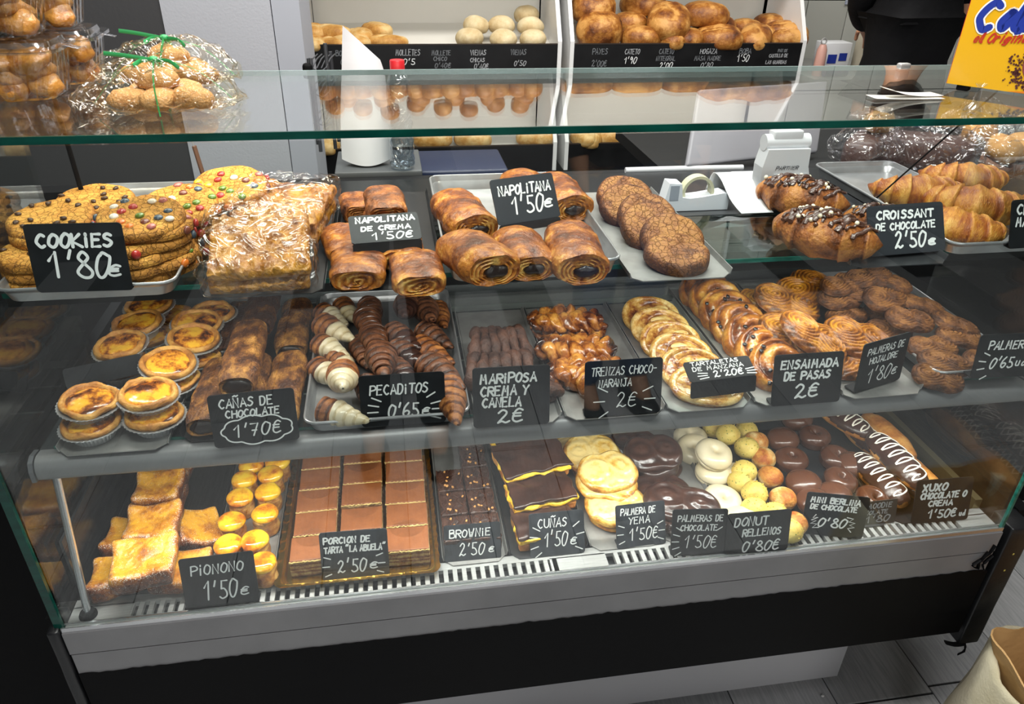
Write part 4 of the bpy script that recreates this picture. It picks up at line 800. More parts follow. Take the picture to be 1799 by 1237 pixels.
K = Kind([lambda s=s: ob('small_palmier', me('small_palmier', palmier_g(0.040, 0.028, 0.0125, s, 0.15, 0.16, tk=0.35), F_pmin)) for s in (141, 142)], 'pastry', 'small brown palmiers piled at the right end')
for (p_, rz, rx, ry, lab) in (((1.2892, 0.2839, 0.34), 20, 8, 0, 'small brown palmier at the top left of the pile'), ((1.34, 0.2866, 0.35), 5, 0, -8, 'small dark palmier balanced on the very top of the pile'), ((1.3714, 0.2743, 0.345), -20, 6, 10, 'small pale palmier at the top right of the pile'), ((1.2828, 0.2691, 0.32), 10, 10, 0, 'small brown palmier on the left slope beside the large palmiers'), ((1.3302, 0.2671, 0.33), -10, 8, 0, 'small brown palmier just below the top one'),
    ((1.3492, 0.2428, 0.33), 8, 26, 4, 'small palmier showing its spiral in the upper middle of the pile'), ((1.4193, 0.2356, 0.315), -15, 4, 12, 'small palmier poking out at the upper right of the pile'), ((1.3686, 0.1911, 0.312), -8, 14, 6, 'small palmier with a rough edge in the centre of the pile'), ((1.2851, 0.2413, 0.3), 25, 0, 0, 'small palmier in the shade left of the centre'), ((1.4538, 0.1842, 0.3), -24, 8, 14, 'long edge-on palmier leaning on the right rim'), ((1.4475, 0.1562, 0.29), -12, 8, 8, 'small palmier above the palmeritas sign'),
    ((1.339, 0.1961, 0.29), 4, 16, 0, 'small palmier low in the middle of the pile'), ((1.3842, 0.1394, 0.286), -4, 8, 0, 'small palmier seen edge-on left of the palmeritas sign'), ((1.3781, 0.0977, 0.28), -14, 10, 4, 'small palmier leaning above the frontmost one'), ((1.3519, 0.0718, 0.2715), -10, 18, 6, 'frontmost small palmier at the tray corner'), ((1.4656, 0.103, 0.275), 0, 4, 0, 'small palmier behind the palmeritas sign'), ((1.3699, 0.2521, 0.295), 0, 0, 0, 'small palmier buried in the middle of the pile')):
    K.put(lab, p_, rz, rx, ry, 1.12)
# ---------------------------------------------------------------- french toast
def mk_torrija(seed):
    def f():
        sx, sy, sz = 0.084, 0.074, 0.03; g = rbox(sx, sy, sz, 0.009, (18, 18, 6)); V = g[0].copy(); x, y = V[:, 0] / sx * 2, V[:, 1] / sy * 2; up_ = V[:, 2] / sz
        V[:, 2] += up_ * (0.010 * np.abs(x * y) ** 1.4 - 0.003 * (1 - x * x) * (1 - y * y)); V[:, 0] *= 1 + 0.05 * y * np.sin(seed) - 0.05 * (1 - y * y); V[:, 1] *= 1 - 0.06 * (1 - x * x)
        k = fbm(V, 26, 3, seed); V = V + np.stack([fbm(V, 26, 2, seed + 3), fbm(V, 26, 2, seed + 5), k], 1) * 0.003; e = np.maximum(np.abs(x), np.abs(y)); side = 1 - np.clip(up_ * 1.2 - 0.2, 0, 1)
        T = 0.12 + 0.5 * np.clip((e - 0.82) * 4, 0, 1) + 0.45 * side * (e > 0.9) + k * 0.35; V[:, 2] -= V[:, 2].min(); m = me('french_toast', (V, g[1], T), F_torr, True, np.clip((e - 0.72) * 2.6, 0, 1) * (up_ > 0.7) * 0.9 + 0.4 * np.clip(fbm(V, 30, 2, seed + 7), 0, 1)); return ob('french_toast', m)
    return f
K = Kind([mk_torrija(s) for s in (151, 152, 153)], 'pastry', 'sugared french toast slices on the black tray'); b0 = ZD + 0.002
for (p_, rz, rx, ry, s, lab) in (((0.0621, 0.0741, 0.003), 8, 0, -8, 1, 'french toast slice low at the front left of the black tray'), ((0.1489, 0.0678, 0.003), -6, 0, 0, 1, 'french toast slice at the front right beside the pionono sign'), ((0.1045, 0.0635, 0.034), 6, 8, 0, 1.12, 'large sugared french toast on top at the front'),
    ((0.0578, 0.1542, 0.003), 0, 0, 0, 1, 'french toast slice mostly covered in the second row'), ((0.0975, 0.147, 0.034), 4, 8, 0, 1.0, 'sugared french toast on top of the second row'), ((0.1497, 0.1573, 0.006), -70, 0, 24, 0.95, 'french toast slice leaning at the right of the second row'), ((0.0788, 0.2409, 0.003), 0, 0, 0, 1, 'french toast slice under the third row'), ((0.0828, 0.2424, 0.03), 2, 8, 0, 0.95, 'french toast slice on top of the third row'), ((0.0826, 0.2959, 0.018), 0, 0, 0, 0.95, 'french toast slice furthest back under the shelf')):
    K.put(lab, p_, rz, rx, ry, s)
# ---------------------------------------------------------------- small rolls capped with burnt cream
def mk_pion(seed):
    def f():
        g = lathe(smoothpath([(0, 0), (0.018, 0), (0.0205, 0.008), (0.020, 0.022), (0.019, 0.034), (0.012, 0.036), (0, 0.036)], 26), 40); V = g[0] + np.stack([fbm(g[0], 50, 3, seed), fbm(g[0], 50, 3, seed + 1), 0 * g[0][:, 0]], 1) * 0.0025; r = ob('custard_roll', me('custard_roll', (V, g[1], 0.45 + fbm(V * np.array([1, 1, 2.5]), 40, 3, seed) * 0.6), F_roll))
        g = lathe(smoothpath([(0, 0.030), (0.017, 0.031), (0.0215, 0.034), (0.0205, 0.040), (0.014, 0.0445), (0, 0.0455)], 20), 40); V = g[0].copy(); k = fbm(V, 30, 2, seed + 4); V *= np.array([1, 1, 1]) + np.stack([k * 0.1, k * 0.1, 0 * k], 1); obm('burnt_cream_cap', (V, g[1], 0.22 + k * 0.6), F_cap, r, sharp=None); return r
    return f
K = Kind([mk_pion(s) for s in (161, 162, 163)], 'pastry', 'small rolls with burnt cream caps')
for (p_, lab) in (((0.2185, 0.2559, 0.003), 'left of the second pair from the back'), ((0.2619, 0.2642, 0.003), 'right of the second pair from the back'), ((0.2187, 0.2093, 0.003), 'left of the third pair'), ((0.2637, 0.2165, 0.003), 'right of the third pair'), ((0.2133, 0.1499, 0.003), 'left of the fourth pair, burnt orange on top'), ((0.2647, 0.1619, 0.003), 'right of the fourth pair'), ((0.2164, 0.0977, 0.003), 'left of the fifth pair above the pionono sign'), ((0.2574, 0.1009, 0.003), 'right of the fifth pair, orange on one side'), ((0.2743, 0.0497, 0.003), 'peeking out right of the pionono sign'), ((0.2249, 0.2932, 0.003), 'left of the rearmost pair'), ((0.27, 0.297, 0.003), 'right of the rearmost pair'), ((0.2301, 0.0442, 0.003), 'hidden behind the pionono sign')):
    K.put('yellow-capped custard roll, ' + lab, p_, 40 * K.n, 0, 0, 1.0)
# ---------------------------------------------------------------- layered cake portions
def mk_slice(seed):
    def f():
        sx, sy, sz = 0.068, 0.0535, 0.030; g = rbox(sx, sy, sz, 0.0015, (16, 14, 9)); V = g[0].copy(); k = fbm(V, 120, 3, seed); V = V + np.stack([k, fbm(V, 120, 3, seed + 2), 0 * k], 1) * 0.0007; band = np.sin(V[:, 2] / sz * 2 * PI * 4)
        r = ob('cake_portion', weighted(me('cake_portion', (V, g[1], np.where(band > 0.15, 0.75, 0.25)), F_layers))); g = rbox(sx * 0.985, sy * 0.975, 0.004, 0.0012, (30, 26, 1)); V = g[0].copy()
        for c in (sy * 0.62 * (1 if seed % 2 else -1) - 0.006,):
            d = np.hypot(V[:, 0] / 1.15, V[:, 1] - c); V[:, 2] += (V[:, 2] > 0.003) * 0.0006 * np.exp(-((d - 0.025) / 0.0012) ** 2); ins = (d < 0.025) & (V[:, 2] > 0.003); V[:, 2] -= ins * 0.0003
        obm('chocolate_top', (V, g[1], 0.45 + 0.25 * (np.hypot(V[:, 0] / 1.15, V[:, 1] - c) < 0.025)), F_cocoa, r, (0, 0, sz - 0.0003), sharp=None)
        P = [(x, -sy / 2, sz + 0.0012 + 0.0006 * math.sin(x * 900)) for x in np.linspace(-sx / 2, sx / 2, 40)]; g = tube(P, 0.0012, 6); V = g[0] + np.stack([0 * g[0][:, 0], fbm(g[0], 300, 2, seed) * 0.001, fbm(g[0], 260, 2, seed + 1) * 0.0012], 1); obm('cream_crumb_edge', (V, g[1], g[2]), plain('cream_crumb', '#c9a968', 0.7, bump=(300, 0.6)), r)
        return r
    return f
K = Kind([mk_slice(s) for s in (171, 172)], 'cake', 'chocolate cake portions on the gold tray'); rows = ['front row', 'second row', 'third row', 'fourth row', 'fifth row', 'rearmost row']; cols = ['left column', 'middle column', 'right column']
for j in range(6):
    for i in range(3):
        if j == 5 and i == 2: continue
        K.put('square chocolate cake portion in the %s of the %s on the gold tray' % (rows[j], cols[i]), (0.3475 + i * 0.0745 + 0.001 * (j % 2), 0.076 + j * 0.0565 + (0.006 if i == 1 and j > 1 else 0), 0.0028), (i - 1) * -1.0, 0, 0, 1, (j + i) % 2)
# ---------------------------------------------------------------- brownies
def mk_brownie(seed):
    def f():
        rnd = random.Random(seed); sx, sy, sz = 0.045, 0.058, 0.032; g = rbox(sx, sy, sz, 0.003, (12, 14, 6)); V = g[0].copy(); k = fbm(V, 70, 3, seed); V += np.stack([k, fbm(V, 70, 3, seed + 2), fbm(V, 60, 3, seed + 3)], 1) * 0.0016; V[:, 2] -= V[:, 2].min(); r = ob('brownie', me('brownie', (V, g[1], 0.45 + k * 0.4), F_brown))
        for j in range(6):
            s = 1 if j % 2 else -1; x0 = -0.02 + j * 0.008; obm('chocolate_drizzle', tube(smoothpath([(max(-.022, min(.022, x0 + s * 0.010 * q + 0.002 * math.sin(q * 9 + j))), q * 0.027, sz + 0.0016) for q in np.linspace(-1, 1, 12)], 20), 0.0013, 6), F_choc, r)
        for j in range(7): obm('nut_piece', disp(superq(0.0028, 0.0022, 0.0018, 1, 1, 8, 5), 0.0012, 300, 2, j), F_nut, r, (rnd.uniform(-.019, .019), rnd.uniform(-.026, .026), sz + 0.0004), (0, 0, rnd.random() * 3))
        return r
    return f
K = Kind([mk_brownie(s) for s in (181, 182)], 'cake', 'nut-topped brownies')
for i, (x, y, z, lab) in enumerate(((0.577, 0.088, 0, 'at the front left, behind its sign'), (0.625, 0.088, 0, 'at the front right, behind its sign'), (0.5765, 0.149, 0, 'in the second row on the left'), (0.6245, 0.149, 0, 'in the second row on the right'), (0.576, 0.210, 0, 'in the third row on the left'), (0.624, 0.210, 0, 'in the third row on the right'), (0.6235, 0.271, 0, 'in the fourth row with bare sheet on its left'), (0.6235, 0.332, 0, 'furthest back under the shelf'))):
    K.put('dark brownie with nut bits ' + lab, (x, y, ZD + 0.002), 0, 0, 0, 1)
# ---------------------------------------------------------------- chocolate-topped cream wedges
def mk_cuna(seed, sx=0.112, sy=0.074):
    def f():
        def lay(sx_, sy_, sz, s, amp): g = rbox(sx_, sy_, sz, min(0.004, sz * 0.45), (18, 14, 3)); V = g[0].copy(); V += np.stack([fbm(V, 40, 2, s), fbm(V, 40, 2, s + 2), fbm(V, 26, 2, s + 4) * 0.8], 1) * amp; return V, g[1], 0.4 + fbm(V, 30, 2, s) * 0.5
        r = ob('cream_wedge', me('cream_wedge', lay(sx * 0.97, sy * 0.97, 0.017, seed, 0.0025), F_bun)); obm('cream_layer', lay(sx * 1.0, sy * 1.03, 0.009, seed + 5, 0.006), F_yellow, r, (0, -0.001, 0.0155)); obm('chocolate_top', lay(sx, sy, 0.007, seed + 9, 0.005), F_choc, r, (0, 0.001, 0.0225)); return r
    return f
K = Kind([mk_cuna(191), mk_cuna(192)], 'pastry', 'chocolate-topped cream wedges')
for (p_, rz, rx, ry, s, lab) in (((0.722, 0.092, .003), 4, 0, 0, (0.9, 1.0, 1.1), 'at the front behind its sign, yellow cream showing'), ((0.728, 0.150, .022), 8, 2, 0, (1.02, 0.9, 1), 'second from the front, resting on the first'), ((0.722, 0.225, .040), 12, 4, 0, (1.1, 1.2, 1), 'largest in the middle of its sheet'), ((0.716, 0.30, .034), 14, 3, 0, (1.0, 1.1, 1), 'behind the largest one'), ((0.716, 0.375, .02), 6, 0, 0, 1, 'furthest back under the shelf')):
    K.put('chocolate-topped cream wedge ' + lab, p_, rz, rx, ry, s)
# ---------------------------------------------------------------- pale glazed and chocolate palmiers
K = Kind([lambda s=s: ob('glazed_palmier', me('glazed_palmier', (lambda g: (g[0], g[1], g[2] - 0.28 * (g[0][:, 2] > 0.010)))(palmier_g(0.055, 0.052, 0.0155, s, 0.3, 0.10, 0.2, tk=0.35)), F_yema)) for s in (201, 202)], 'pastry', 'pale glazed palmiers')
for (p_, rz, rx, ry, s, lab) in (((0.862, 0.118, .003), 0, 0, 0, 1, 'lowest at the front beside its sign'), ((0.856, 0.124, .019), 30, 6, 0, 1.02, 'shining in front of the stack behind its sign'), ((0.850, 0.165, .030), 160, 4, 0, 1.0, 'second in the front stack'), ((0.855, 0.178, .046), 10, 10, 0, 1.0, 'topmost of the middle stack'), ((0.8599, 0.2381, 0.003), 40, 0, 0, 1, 'lowest of the rear stack'), ((0.8517, 0.2406, 0.019), 80, 0, 0, 1, 'second of the rear stack'), ((0.8422, 0.2435, 0.036), 0, 12, 0, 1.0, 'topmost of the rear stack under the shelf'), ((0.8346, 0.2982, 0.003), 0, 8, 0, 1, 'at the far left back of its sheet')):
    K.put('pale glazed palmier ' + lab, p_, rz, rx, ry, s)
K = Kind([lambda s=s: ob('chocolate_palmier', me('chocolate_palmier', palmier_g(0.056, 0.050, 0.019, s, 0.42, 0.16, 0.16), F_choc)) for s in (211, 212)], 'pastry', 'chocolate-coated palmiers')
for (p_, rz, rx, ry, s, lab) in (((0.9749, 0.0828, 0.003), 0, 0, 0, 1, 'lowest at the front behind its sign'), ((0.9687, 0.1033, 0.022), -25, 10, 0, (1.2, 1.0, 1), 'large and shiny in front of the stack'), ((0.9453, 0.1496, 0.01), 0, 4, 0, 1, 'under the left end of the large shiny one'), ((0.9629, 0.2243, 0.003), 40, 0, 0, 1, 'lowest of the rear stack'), ((0.9595, 0.2263, 0.021), 80, 0, 0, 0.98, 'second of the rear stack'), ((0.9541, 0.2256, 0.04), 0, 10, 0, 1.0, 'topmost of the rear stack'), ((0.9448, 0.3027, 0.003), 0, 6, 0, 0.9, 'in the shade at the far left back')):
    K.put('chocolate-coated palmier ' + lab, p_, rz, rx, ry, s)
# ---------------------------------------------------------------- white rings, mini buns, chocolate buns
def ring_g(R, H, hole, seed, amp=0.0012, seam=True):
    P = [(0, H * 0.55), (R * hole * 0.5, H * 0.58), (R * hole, H * 0.8), (R * (hole + 0.22), H * 0.98), (R * 0.62, H), (R * 0.86, H * 0.84), (R * 0.985, H * 0.58), (R * 0.97, H * 0.42)] + ([(R * 0.93, H * 0.36), (R * 0.97, H * 0.28)] if seam else []) + [(R * 0.9, H * 0.08), (R * 0.7, 0), (0, 0)]
    g = lathe(smoothpath(P, 40)[::-1], 48); V = g[0] + np.stack([fbm(g[0], 26, 2, seed), fbm(g[0], 26, 2, seed + 1), fbm(g[0], 26, 2, seed + 2)], 1) * amp; return V, g[1], 0.35 + fbm(V, 20, 2, seed) * 0.3
K = Kind([lambda s=s: ob('iced_ring', me('iced_ring', ring_g(0.034, 0.026, 0.14, s), F_whitec)) for s in (221, 222)], 'doughnut', 'white-iced rings')
for (p_, rz, rx, ry, s, lab) in (((1.0626, 0.0609, 0.003), 0, 0, 0, 1.0, 'at the very front behind the donut sign'), ((1.0489, 0.1158, 0.003), 0, 10, 8, 1.05, 'with a clear hole, second from the front'), ((1.064, 0.1928, 0.003), 0, 4, 0, 1.0, 'under the raised one in the middle'), ((1.0656, 0.2108, 0.032), 0, 14, 8, 1.05, 'raised on top in the middle'), ((1.0557, 0.2659, 0.004), 0, 20, -10, 1.05, 'leaning at the back left'), ((1.0607, 0.3006, 0.003), 0, 0, 0, 1, 'furthest back at the left'), ((1.1105, 0.1794, 0.003), 0, 0, 0, 0.9, 'tucked between the others and the green-flecked buns')):
    K.put('white-iced ring ' + lab, p_, rz, rx, ry, s)
nibs = plain('pistachio_crumb', '#c9b23c', 0.6)
def mk_ball(seed, mat, crumbs):
    def f():
        g = disp(superq(0.0235, 0.0225, 0.020, 1, 1, 30, 18, 0.75), 0.0016, 30, 3, seed); V = g[0]; k = fbm(V, 40, 3, seed); r = ob('mini_bun', me('mini_bun', (V, g[1], 0.3 + k * 0.5 + (0 if crumbs else 0.25 * (V[:, 2] > 0.02))), mat))
        if crumbs:
            rnd = random.Random(seed); q = []
            for j in range(26):
                i_ = rnd.randrange(len(V)); q.append(xf(superq(0.0013, 0.0013, 0.001, 1, 1, 5, 4), V[i_]))
            c = obm('crumb_topping', join(*q), nibs, r); c['kind'] = 'stuff'
        return r
    return f
KG = Kind([mk_ball(231, F_ballg, True), mk_ball(232, F_ballg, True)], 'bun', 'mini filled buns'); KO = Kind([mk_ball(233, F_ballo, False), mk_ball(234, F_ballo, False)], 'bun', 'mini filled buns')
for K_, p_, lab in ((KG, (1.1257, 0.2753, 0.02), 'green-flecked mini bun at the back beside the white rings'), (KG, (1.1185, 0.3222, 0.003), 'green-flecked mini bun far back at the left'), (KG, (1.1784, 0.3025, 0.003), 'pale mini bun far back at the right'), (KO, (1.182, 0.2659, 0.003), 'toasted mini bun near the back'), (KG, (1.149, 0.2385, 0.012), 'green-flecked mini bun third from the back'), (KG, (1.1141, 0.1728, 0.012), 'green-flecked mini bun with a crumb collar in the middle'), (KO, (1.1744, 0.2145, 0.003), 'toasted speckled mini bun in the middle'), (KG, (1.1001, 0.1552, 0.003), 'green-flecked mini bun half hidden low in the middle'), (KG, (1.1076, 0.1131, 0.012), 'green-flecked mini bun raised in front of the middle'), (KO, (1.1622, 0.1603, 0.003), 'orange-topped mini bun beside the chocolate buns'), (KO, (1.157, 0.1026, 0.003), 'orange-topped mini bun second from the front'), (KG, (1.0945, 0.0828, 0.003), 'green-flecked mini bun above the donut sign'), (KG, (1.1225, 0.0605, 0.008), 'yellowish mini bun between the two signs'), (KO, (1.1458, 0.0387, 0.003), 'orange mini bun frontmost beside the berlina sign'), (KG, (1.1316, 0.0266, 0.003), 'pale mini bun low behind the donut sign'), (KG, (1.1074, 0.0506, 0.003), 'mini bun hidden behind the donut sign')):
    K_.put(lab, p_, 50 * K_.n, 0, 0, 1.0)
K = Kind([lambda: ob('chocolate_bun', me('chocolate_bun', ring_g(0.0315, 0.030, 0.10, 241, 0.0006, False), F_milk)), lambda: ob('chocolate_bun', me('chocolate_bun', disp(superq(0.031, 0.031, 0.020, 0.9, 1, 36, 18, 0.7), 0.0008, 25, 2, 4), F_milk))], 'bun', 'chocolate-coated buns')
for p_, var, rx, ry, lab in (((1.2385, 0.2666, 0.003), 1, 0, 0, 'smooth, at the back left'), ((1.3053, 0.2655, 0.003), 0, 0, 0, 'dimpled, at the back right'), ((1.225, 0.2048, 0.003), 0, 4, 0, 'with a small dimple in the second row on the left'), ((1.3112, 0.1986, 0.003), 0, 10, 8, 'with a deep dimple beside the zigzag sticks'), ((1.2095, 0.1291, 0.01), 1, 0, 0, 'large and shiny in the third row'), ((1.2828, 0.1347, 0.003), 0, 8, 10, 'with a dimple right of the large shiny one'), ((1.3343, 0.1736, 0.003), 1, 0, 0, 'half hidden between the dimpled ones'), ((1.2529, 0.0973, 0.003), 1, 0, 0, 'behind the mini berlina sign'), ((1.3129, 0.0773, 0.004), 0, 14, 6, 'with a round dimple at the front right'), ((1.2086, 0.0875, 0.003), 1, 0, 0, 'low behind the left half of its sign'), ((1.3002, 0.3284, 0.003), 1, 0, 0, 'furthest back under the shelf')):
    K.put('chocolate-coated bun ' + lab, p_, 0, rx, ry, 1.02, var)
# ---------------------------------------------------------------- chocolate sticks with white zigzags
def mk_xuxo(seed, choc=True):
    def f():
        Lh, R = 0.14, 0.0245; nv = 60; s = np.linspace(0, 1, nv); env = np.clip(np.sin(PI * np.clip(s, 0.0, 1)), 0, 1) ** 0.28; P = np.stack([0 * s, (s - 0.5) * Lh, 0 * s], 1); g = tube(P, R * env, 30, 0.85); V = g[0] + np.stack([fbm(g[0], 22, 2, seed)] * 3, 1) * 0.0018; V[:, 2] += R * 0.85
        r = ob('chocolate_stick', me('chocolate_stick', (V, g[1], 0.4 + fbm(V, 30, 3, seed) * 0.4), F_bun))
        if choc:
            g = tube(P[1:-1] * np.array([1, 0.99, 1]), R * env[1:-1] * 1.05, 40, 0.87); V = g[0].copy(); V[:, 2] += R * 0.87; keep = set(np.where(V[:, 2] > R * (0.78 + 0.1 * np.sin(V[:, 1] * 90)))[0].tolist()); F = [q for q in g[1] if all(i_ in keep for i_ in q)]
            m = me('chocolate_coat', (V, F, 0.4), F_choc); c = ob('chocolate_coat', m, r); so = c.modifiers.new('s', 'SOLIDIFY'); so.thickness = 0.0015; so.offset = -1
            a = np.linspace(0, 1, 150); ph_ = np.arcsin(np.sin(a * PI * 2 * 6.5)) / (PI / 2); an = PI / 2 + ph_ * 0.95; y = (a - 0.5) * Lh * 0.86 + 0.008 * np.cos(a * PI * 13); e2 = np.clip(np.sin(PI * (y / Lh + 0.5)), 0.05, 1) ** 0.28
            pts = np.stack([R * 1.13 * e2 * np.cos(an), y, R * 0.985 * e2 * np.sin(an) + R * 0.87], 1); obm('white_zigzag', tube(pts, 0.0016, 6, 0.6), plain('white_piping', '#f0e8da', 0.3), r)
        return r
    return f
K = Kind([mk_xuxo(251), mk_xuxo(252)], 'pastry', 'filled sticks with white zigzags')
K.put('zigzag-iced chocolate stick on top, pointing at the xuxo sign', (1.3875, 0.135, 0.03), 6, 4, 0, 1.05); K.put('zigzag-iced chocolate stick lying lower left beside the buns', (1.3531, 0.1216, 0.003), 6, 0, 0, 1.0); K.put('zigzag-iced chocolate stick at the front behind the xuxo sign', (1.405, 0.115, .003), 8, 0, 0, 0.95)
K.put('zigzag-iced chocolate stick at the back left under the shelf', (1.3661, 0.2784, 0.026), 20, 0, 0, 0.95); K.put('zigzag-iced chocolate stick at the back, lying under the top one', (1.3983, 0.243, 0.003), 6, 0, 0, 0.95)
KX = Kind([mk_xuxo(253, False)], 'pastry', 'filled sticks with white zigzags'); KX.put('plain golden filled stick at the back right without chocolate', (1.4435, 0.237, 0.005), 4, 0, 0, 1.05); KX.put('plain golden filled stick under the top zigzag stick', (1.4367, 0.1274, 0.003), 4, 0, 0, 0.9)
# ---------------------------------------------------------------- handwriting
GL = {'A': '00 39 60|13 53', 'B': '00 09|~09 49 58 56 35 05|~05 46 63 61 40 00', 'C': '~58 39 17 04 12 30 51', 'D': '00 09|~09 39 57 53 30 00', 'E': '59 09 00 50|05 45', 'F': '59 09 00|05 45', 'G': '~58 39 17 03 11 30 51 54|54 34', 'H': '00 09|60 69|05 65', 'I': '20 29',
 'i': '10 16|~18 19', 'J': '~49 42 30 10 02|29 69', 'K': '00 09|59 04 60', 'L': '09 00 50', 'M': '00 19 34 59 60', 'N': '00 09 50 59', 'Ñ': '00 09 50 59|~0b 2c 3b 5c', 'O': '~39 17 03 11 30 52 66 58 39 28', 'P': '00 09|~09 49 67 55 04', 'R': '00 09|~09 49 67 55 05|25 60',
 'S': '~58 39 18 16 35 53 41 20 01', 'T': '09 69|39 30', 'U': '09 03|~03 11 30 51 63|63 69', 'V': '09 30 69', 'W': '09 20 35 40 69', 'X': '09 50|59 00', 'Y': '09 35 69|35 20', 'Z': '09 59 00 50',
 '0': '~39 17 03 10 30 53 67 58 39 28', '1': '06 39 30', '2': '~07 29 48 46 23 00|~00 21 40 61', '4': '40 49 03 63', '5': '59 19 15|~15 35 53 51 20 01', '6': '~49 16 02 20 41 53 34 03', '7': '09 59 20|14 44', '8': '~35 17 39 57 35 02 20 50 62 35', '9': '~57 39 17 25 47|~57 54 40', '€': '~58 39 17 02 20 51|04 44|06 46',
 "'": '2a 17', '-': '05 45', '"': '09 1b|39 4b', ',': '21 10', 'a': '~55 25 02 10 32 55|55 50', 'o': '~36 14 02 20 42 55 36', 'l': '~20 01 05 2b 30 40', 'g': '~55 25 02 10 32 55|~55 41 3/ 0/', 'r': '06 00|~03 26 45', 'n': '06 00|~03 26 45 40', 'e': '~03 43 45 26 03 10 41', 'u': '~06 01 20 41 46|46 40', 'd': '~52 35 13 10 30 52|5b 50', 's': '~45 25 13 32 40 00', '.': '20 21'}
WID = {'i': 3, 'I': 3, "'": 3, 'M': 7.5, 'W': 7, '1': 5, '.': 3, '-': 5, ' ': 4, ',': 3, '"': 6, 'l': 4, 'r': 5}
def cval(c): return ord(c) - 48 if c.isdigit() else (-2 if c == '/' else 10 + ord(c) - 97)
def strokes_of(text, x, y, wd, ht, slope=0.0, jit=0.03, shear=0.08, rnd=random):
    tot = sum(WID.get(c, 6) + 1.7 for c in text) - 1.7; k = wd / tot; out = []; cx_ = x
    for c in text:
        if c in GL:
            dy = rnd.uniform(-jit, jit) * ht; sh = shear + rnd.uniform(-0.05, 0.05); sc_ = 1 + rnd.uniform(-0.06, 0.06)
            for st in GL[c].split('|'):
                cur = st.startswith('~'); st = st.lstrip('~'); P = [((int(a[0])), cval(a[1])) for a in st.split()]
                P = np.array([(cx_ + (px * k) + sh * py / 9 * ht, y + dy + py / 9 * ht * sc_ + slope * (cx_ - x)) for px, py in P], float)
                out.append(smoothpath(P, 5 * len(P)) if cur and len(P) > 2 else P)
        cx_ += (WID.get(c, 6) + 1.7) * k
    return out
def ribbon(st, w_, z, n=[0]):
    """flat brush strokes lying in the x,y plane at height z"""
    parts = []
    for P in st:
        P = np.array(P, float); d = np.gradient(P, axis=0) if len(P) > 1 else np.array([[1, 0]]); l = np.linalg.norm(d, axis=1)[:, None] + 1e-9; d = d / l; nn = np.stack([-d[:, 1], d[:, 0]], 1); n[0] = (n[0] + 1) % 9; zz_ = z + n[0] * 2e-6
        L_, R_ = P + nn * w_ / 2, P - nn * w_ / 2; m = len(P); V = np.zeros((2 * m, 3)); V[0::2, :2] = R_; V[1::2, :2] = L_; V[:, 2] = zz_
        parts.append((V, [(2 * i, 2 * i + 2, 2 * i + 3, 2 * i + 1) for i in range(m - 1)], np.zeros(2 * m)))
        for q in ((P[0], P[-1]) if len(P) > 2 and np.linalg.norm(P[0] - P[-1]) > w_ else (P[0], P[-1])):
            a = np.linspace(0, 2 * PI, 8, endpoint=False); V = np.stack([q[0] + w_ / 2 * np.cos(a), q[1] + w_ / 2 * np.sin(a), np.full(8, zz_ + 1e-6)], 1); parts.append((V, [tuple(range(8))], np.zeros(8)))
        if len(P) > 2 and len(P) < 8:
            for q in P[1:-1]: a = np.linspace(0, 2 * PI, 8, endpoint=False); V = np.stack([q[0] + w_ / 2 * np.cos(a), q[1] + w_ / 2 * np.sin(a), np.full(8, zz_ + 1.5e-6)], 1); parts.append((V, [tuple(range(8))], np.zeros(8)))
    return join(*parts)
M_board = plain('slate_board', '#0e1012', 0.45, spec=0.3, var=('#181b1e', 40))
M_board2 = plain('dusty_slate_board', '#212428', 0.5, var=('#373b40', 55))
M_chalk = plain('chalk_marker', '#e4e6e4', 0.6); M_chalk.node_tree.nodes['Principled BSDF'].inputs['Emission Strength'].default_value = 0
M_faint = plain('faint_chalk', '#6c6f72', 0.7); M_dim = plain('dim_chalk', '#9a9c9e', 0.7)
def rays(cx_, cy_, pts, ): return [np.array([(cx_ + a, cy_ + b), (cx_ + c, cy_ + d)]) for a, b, c, d in pts]
def sign(label, spec, lines, deco=(), wt=0.034, board=None, foot=True, chalk=None, flap=None, name='price_sign', roll=0, smudge=False, rnd_seed=None):
    x, y, z, w_, h, rz, tl = spec; rnd = random.Random(rnd_seed or int(x * 1e4)); t = thing(name, label, 'sign', (x, y, z), (0, math.radians(roll), rz), 'chalk price signs')
    rot = (PI / 2 - tl, 0, 0); b = obm('board', extrude(rrect(w_, h, w_ * 0.045, 4, 0, h / 2), -0.0016, 0), board or M_board, t, (0, 0, 0.0008), rot, smooth=False)
    if foot: obm('foot', extrude(rrect(w_ * 0.96, 0.022, 0.003, 3, 0, 0.0115), 0, 0.0014), board or M_board, t, (0, 0, 0), (0, 0, 0), smooth=False)
    if flap: obm('front_flap', extrude(rrect(w_ * 0.98, flap, 0.003, 3, 0, -flap / 2), -0.0016, 0), board or M_board, t, (0, -0.0006, 0.0006), (math.radians(78), 0, 0), smooth=False)
    st = []
    for (text, fx, fy, fw, fh, k) in lines: st.append(ribbon(strokes_of(text, (fx - 0.5) * w_, fy * h, fw * w_, fh * h, rnd=rnd), wt * w_ * k * 0.88, 0.0003))
    for D in deco: st.append(ribbon([np.array([((a - 0.5) * w_, b_ * h) for a, b_ in D])], wt * w_ * 0.6, 0.0003))
    if st: obm('lettering', join(*st), chalk or M_chalk, b, smooth=False)
    return t
S = sign
def fan(cx_, cy_, r0, r1, angs): return [[(cx_ + r0 * math.cos(math.radians(a)), cy_ + r0 * math.sin(math.radians(a)) * 1.3), (cx_ + r1 * math.cos(math.radians(a)), cy_ + r1 * math.sin(math.radians(a)) * 1.3)] for a in angs]
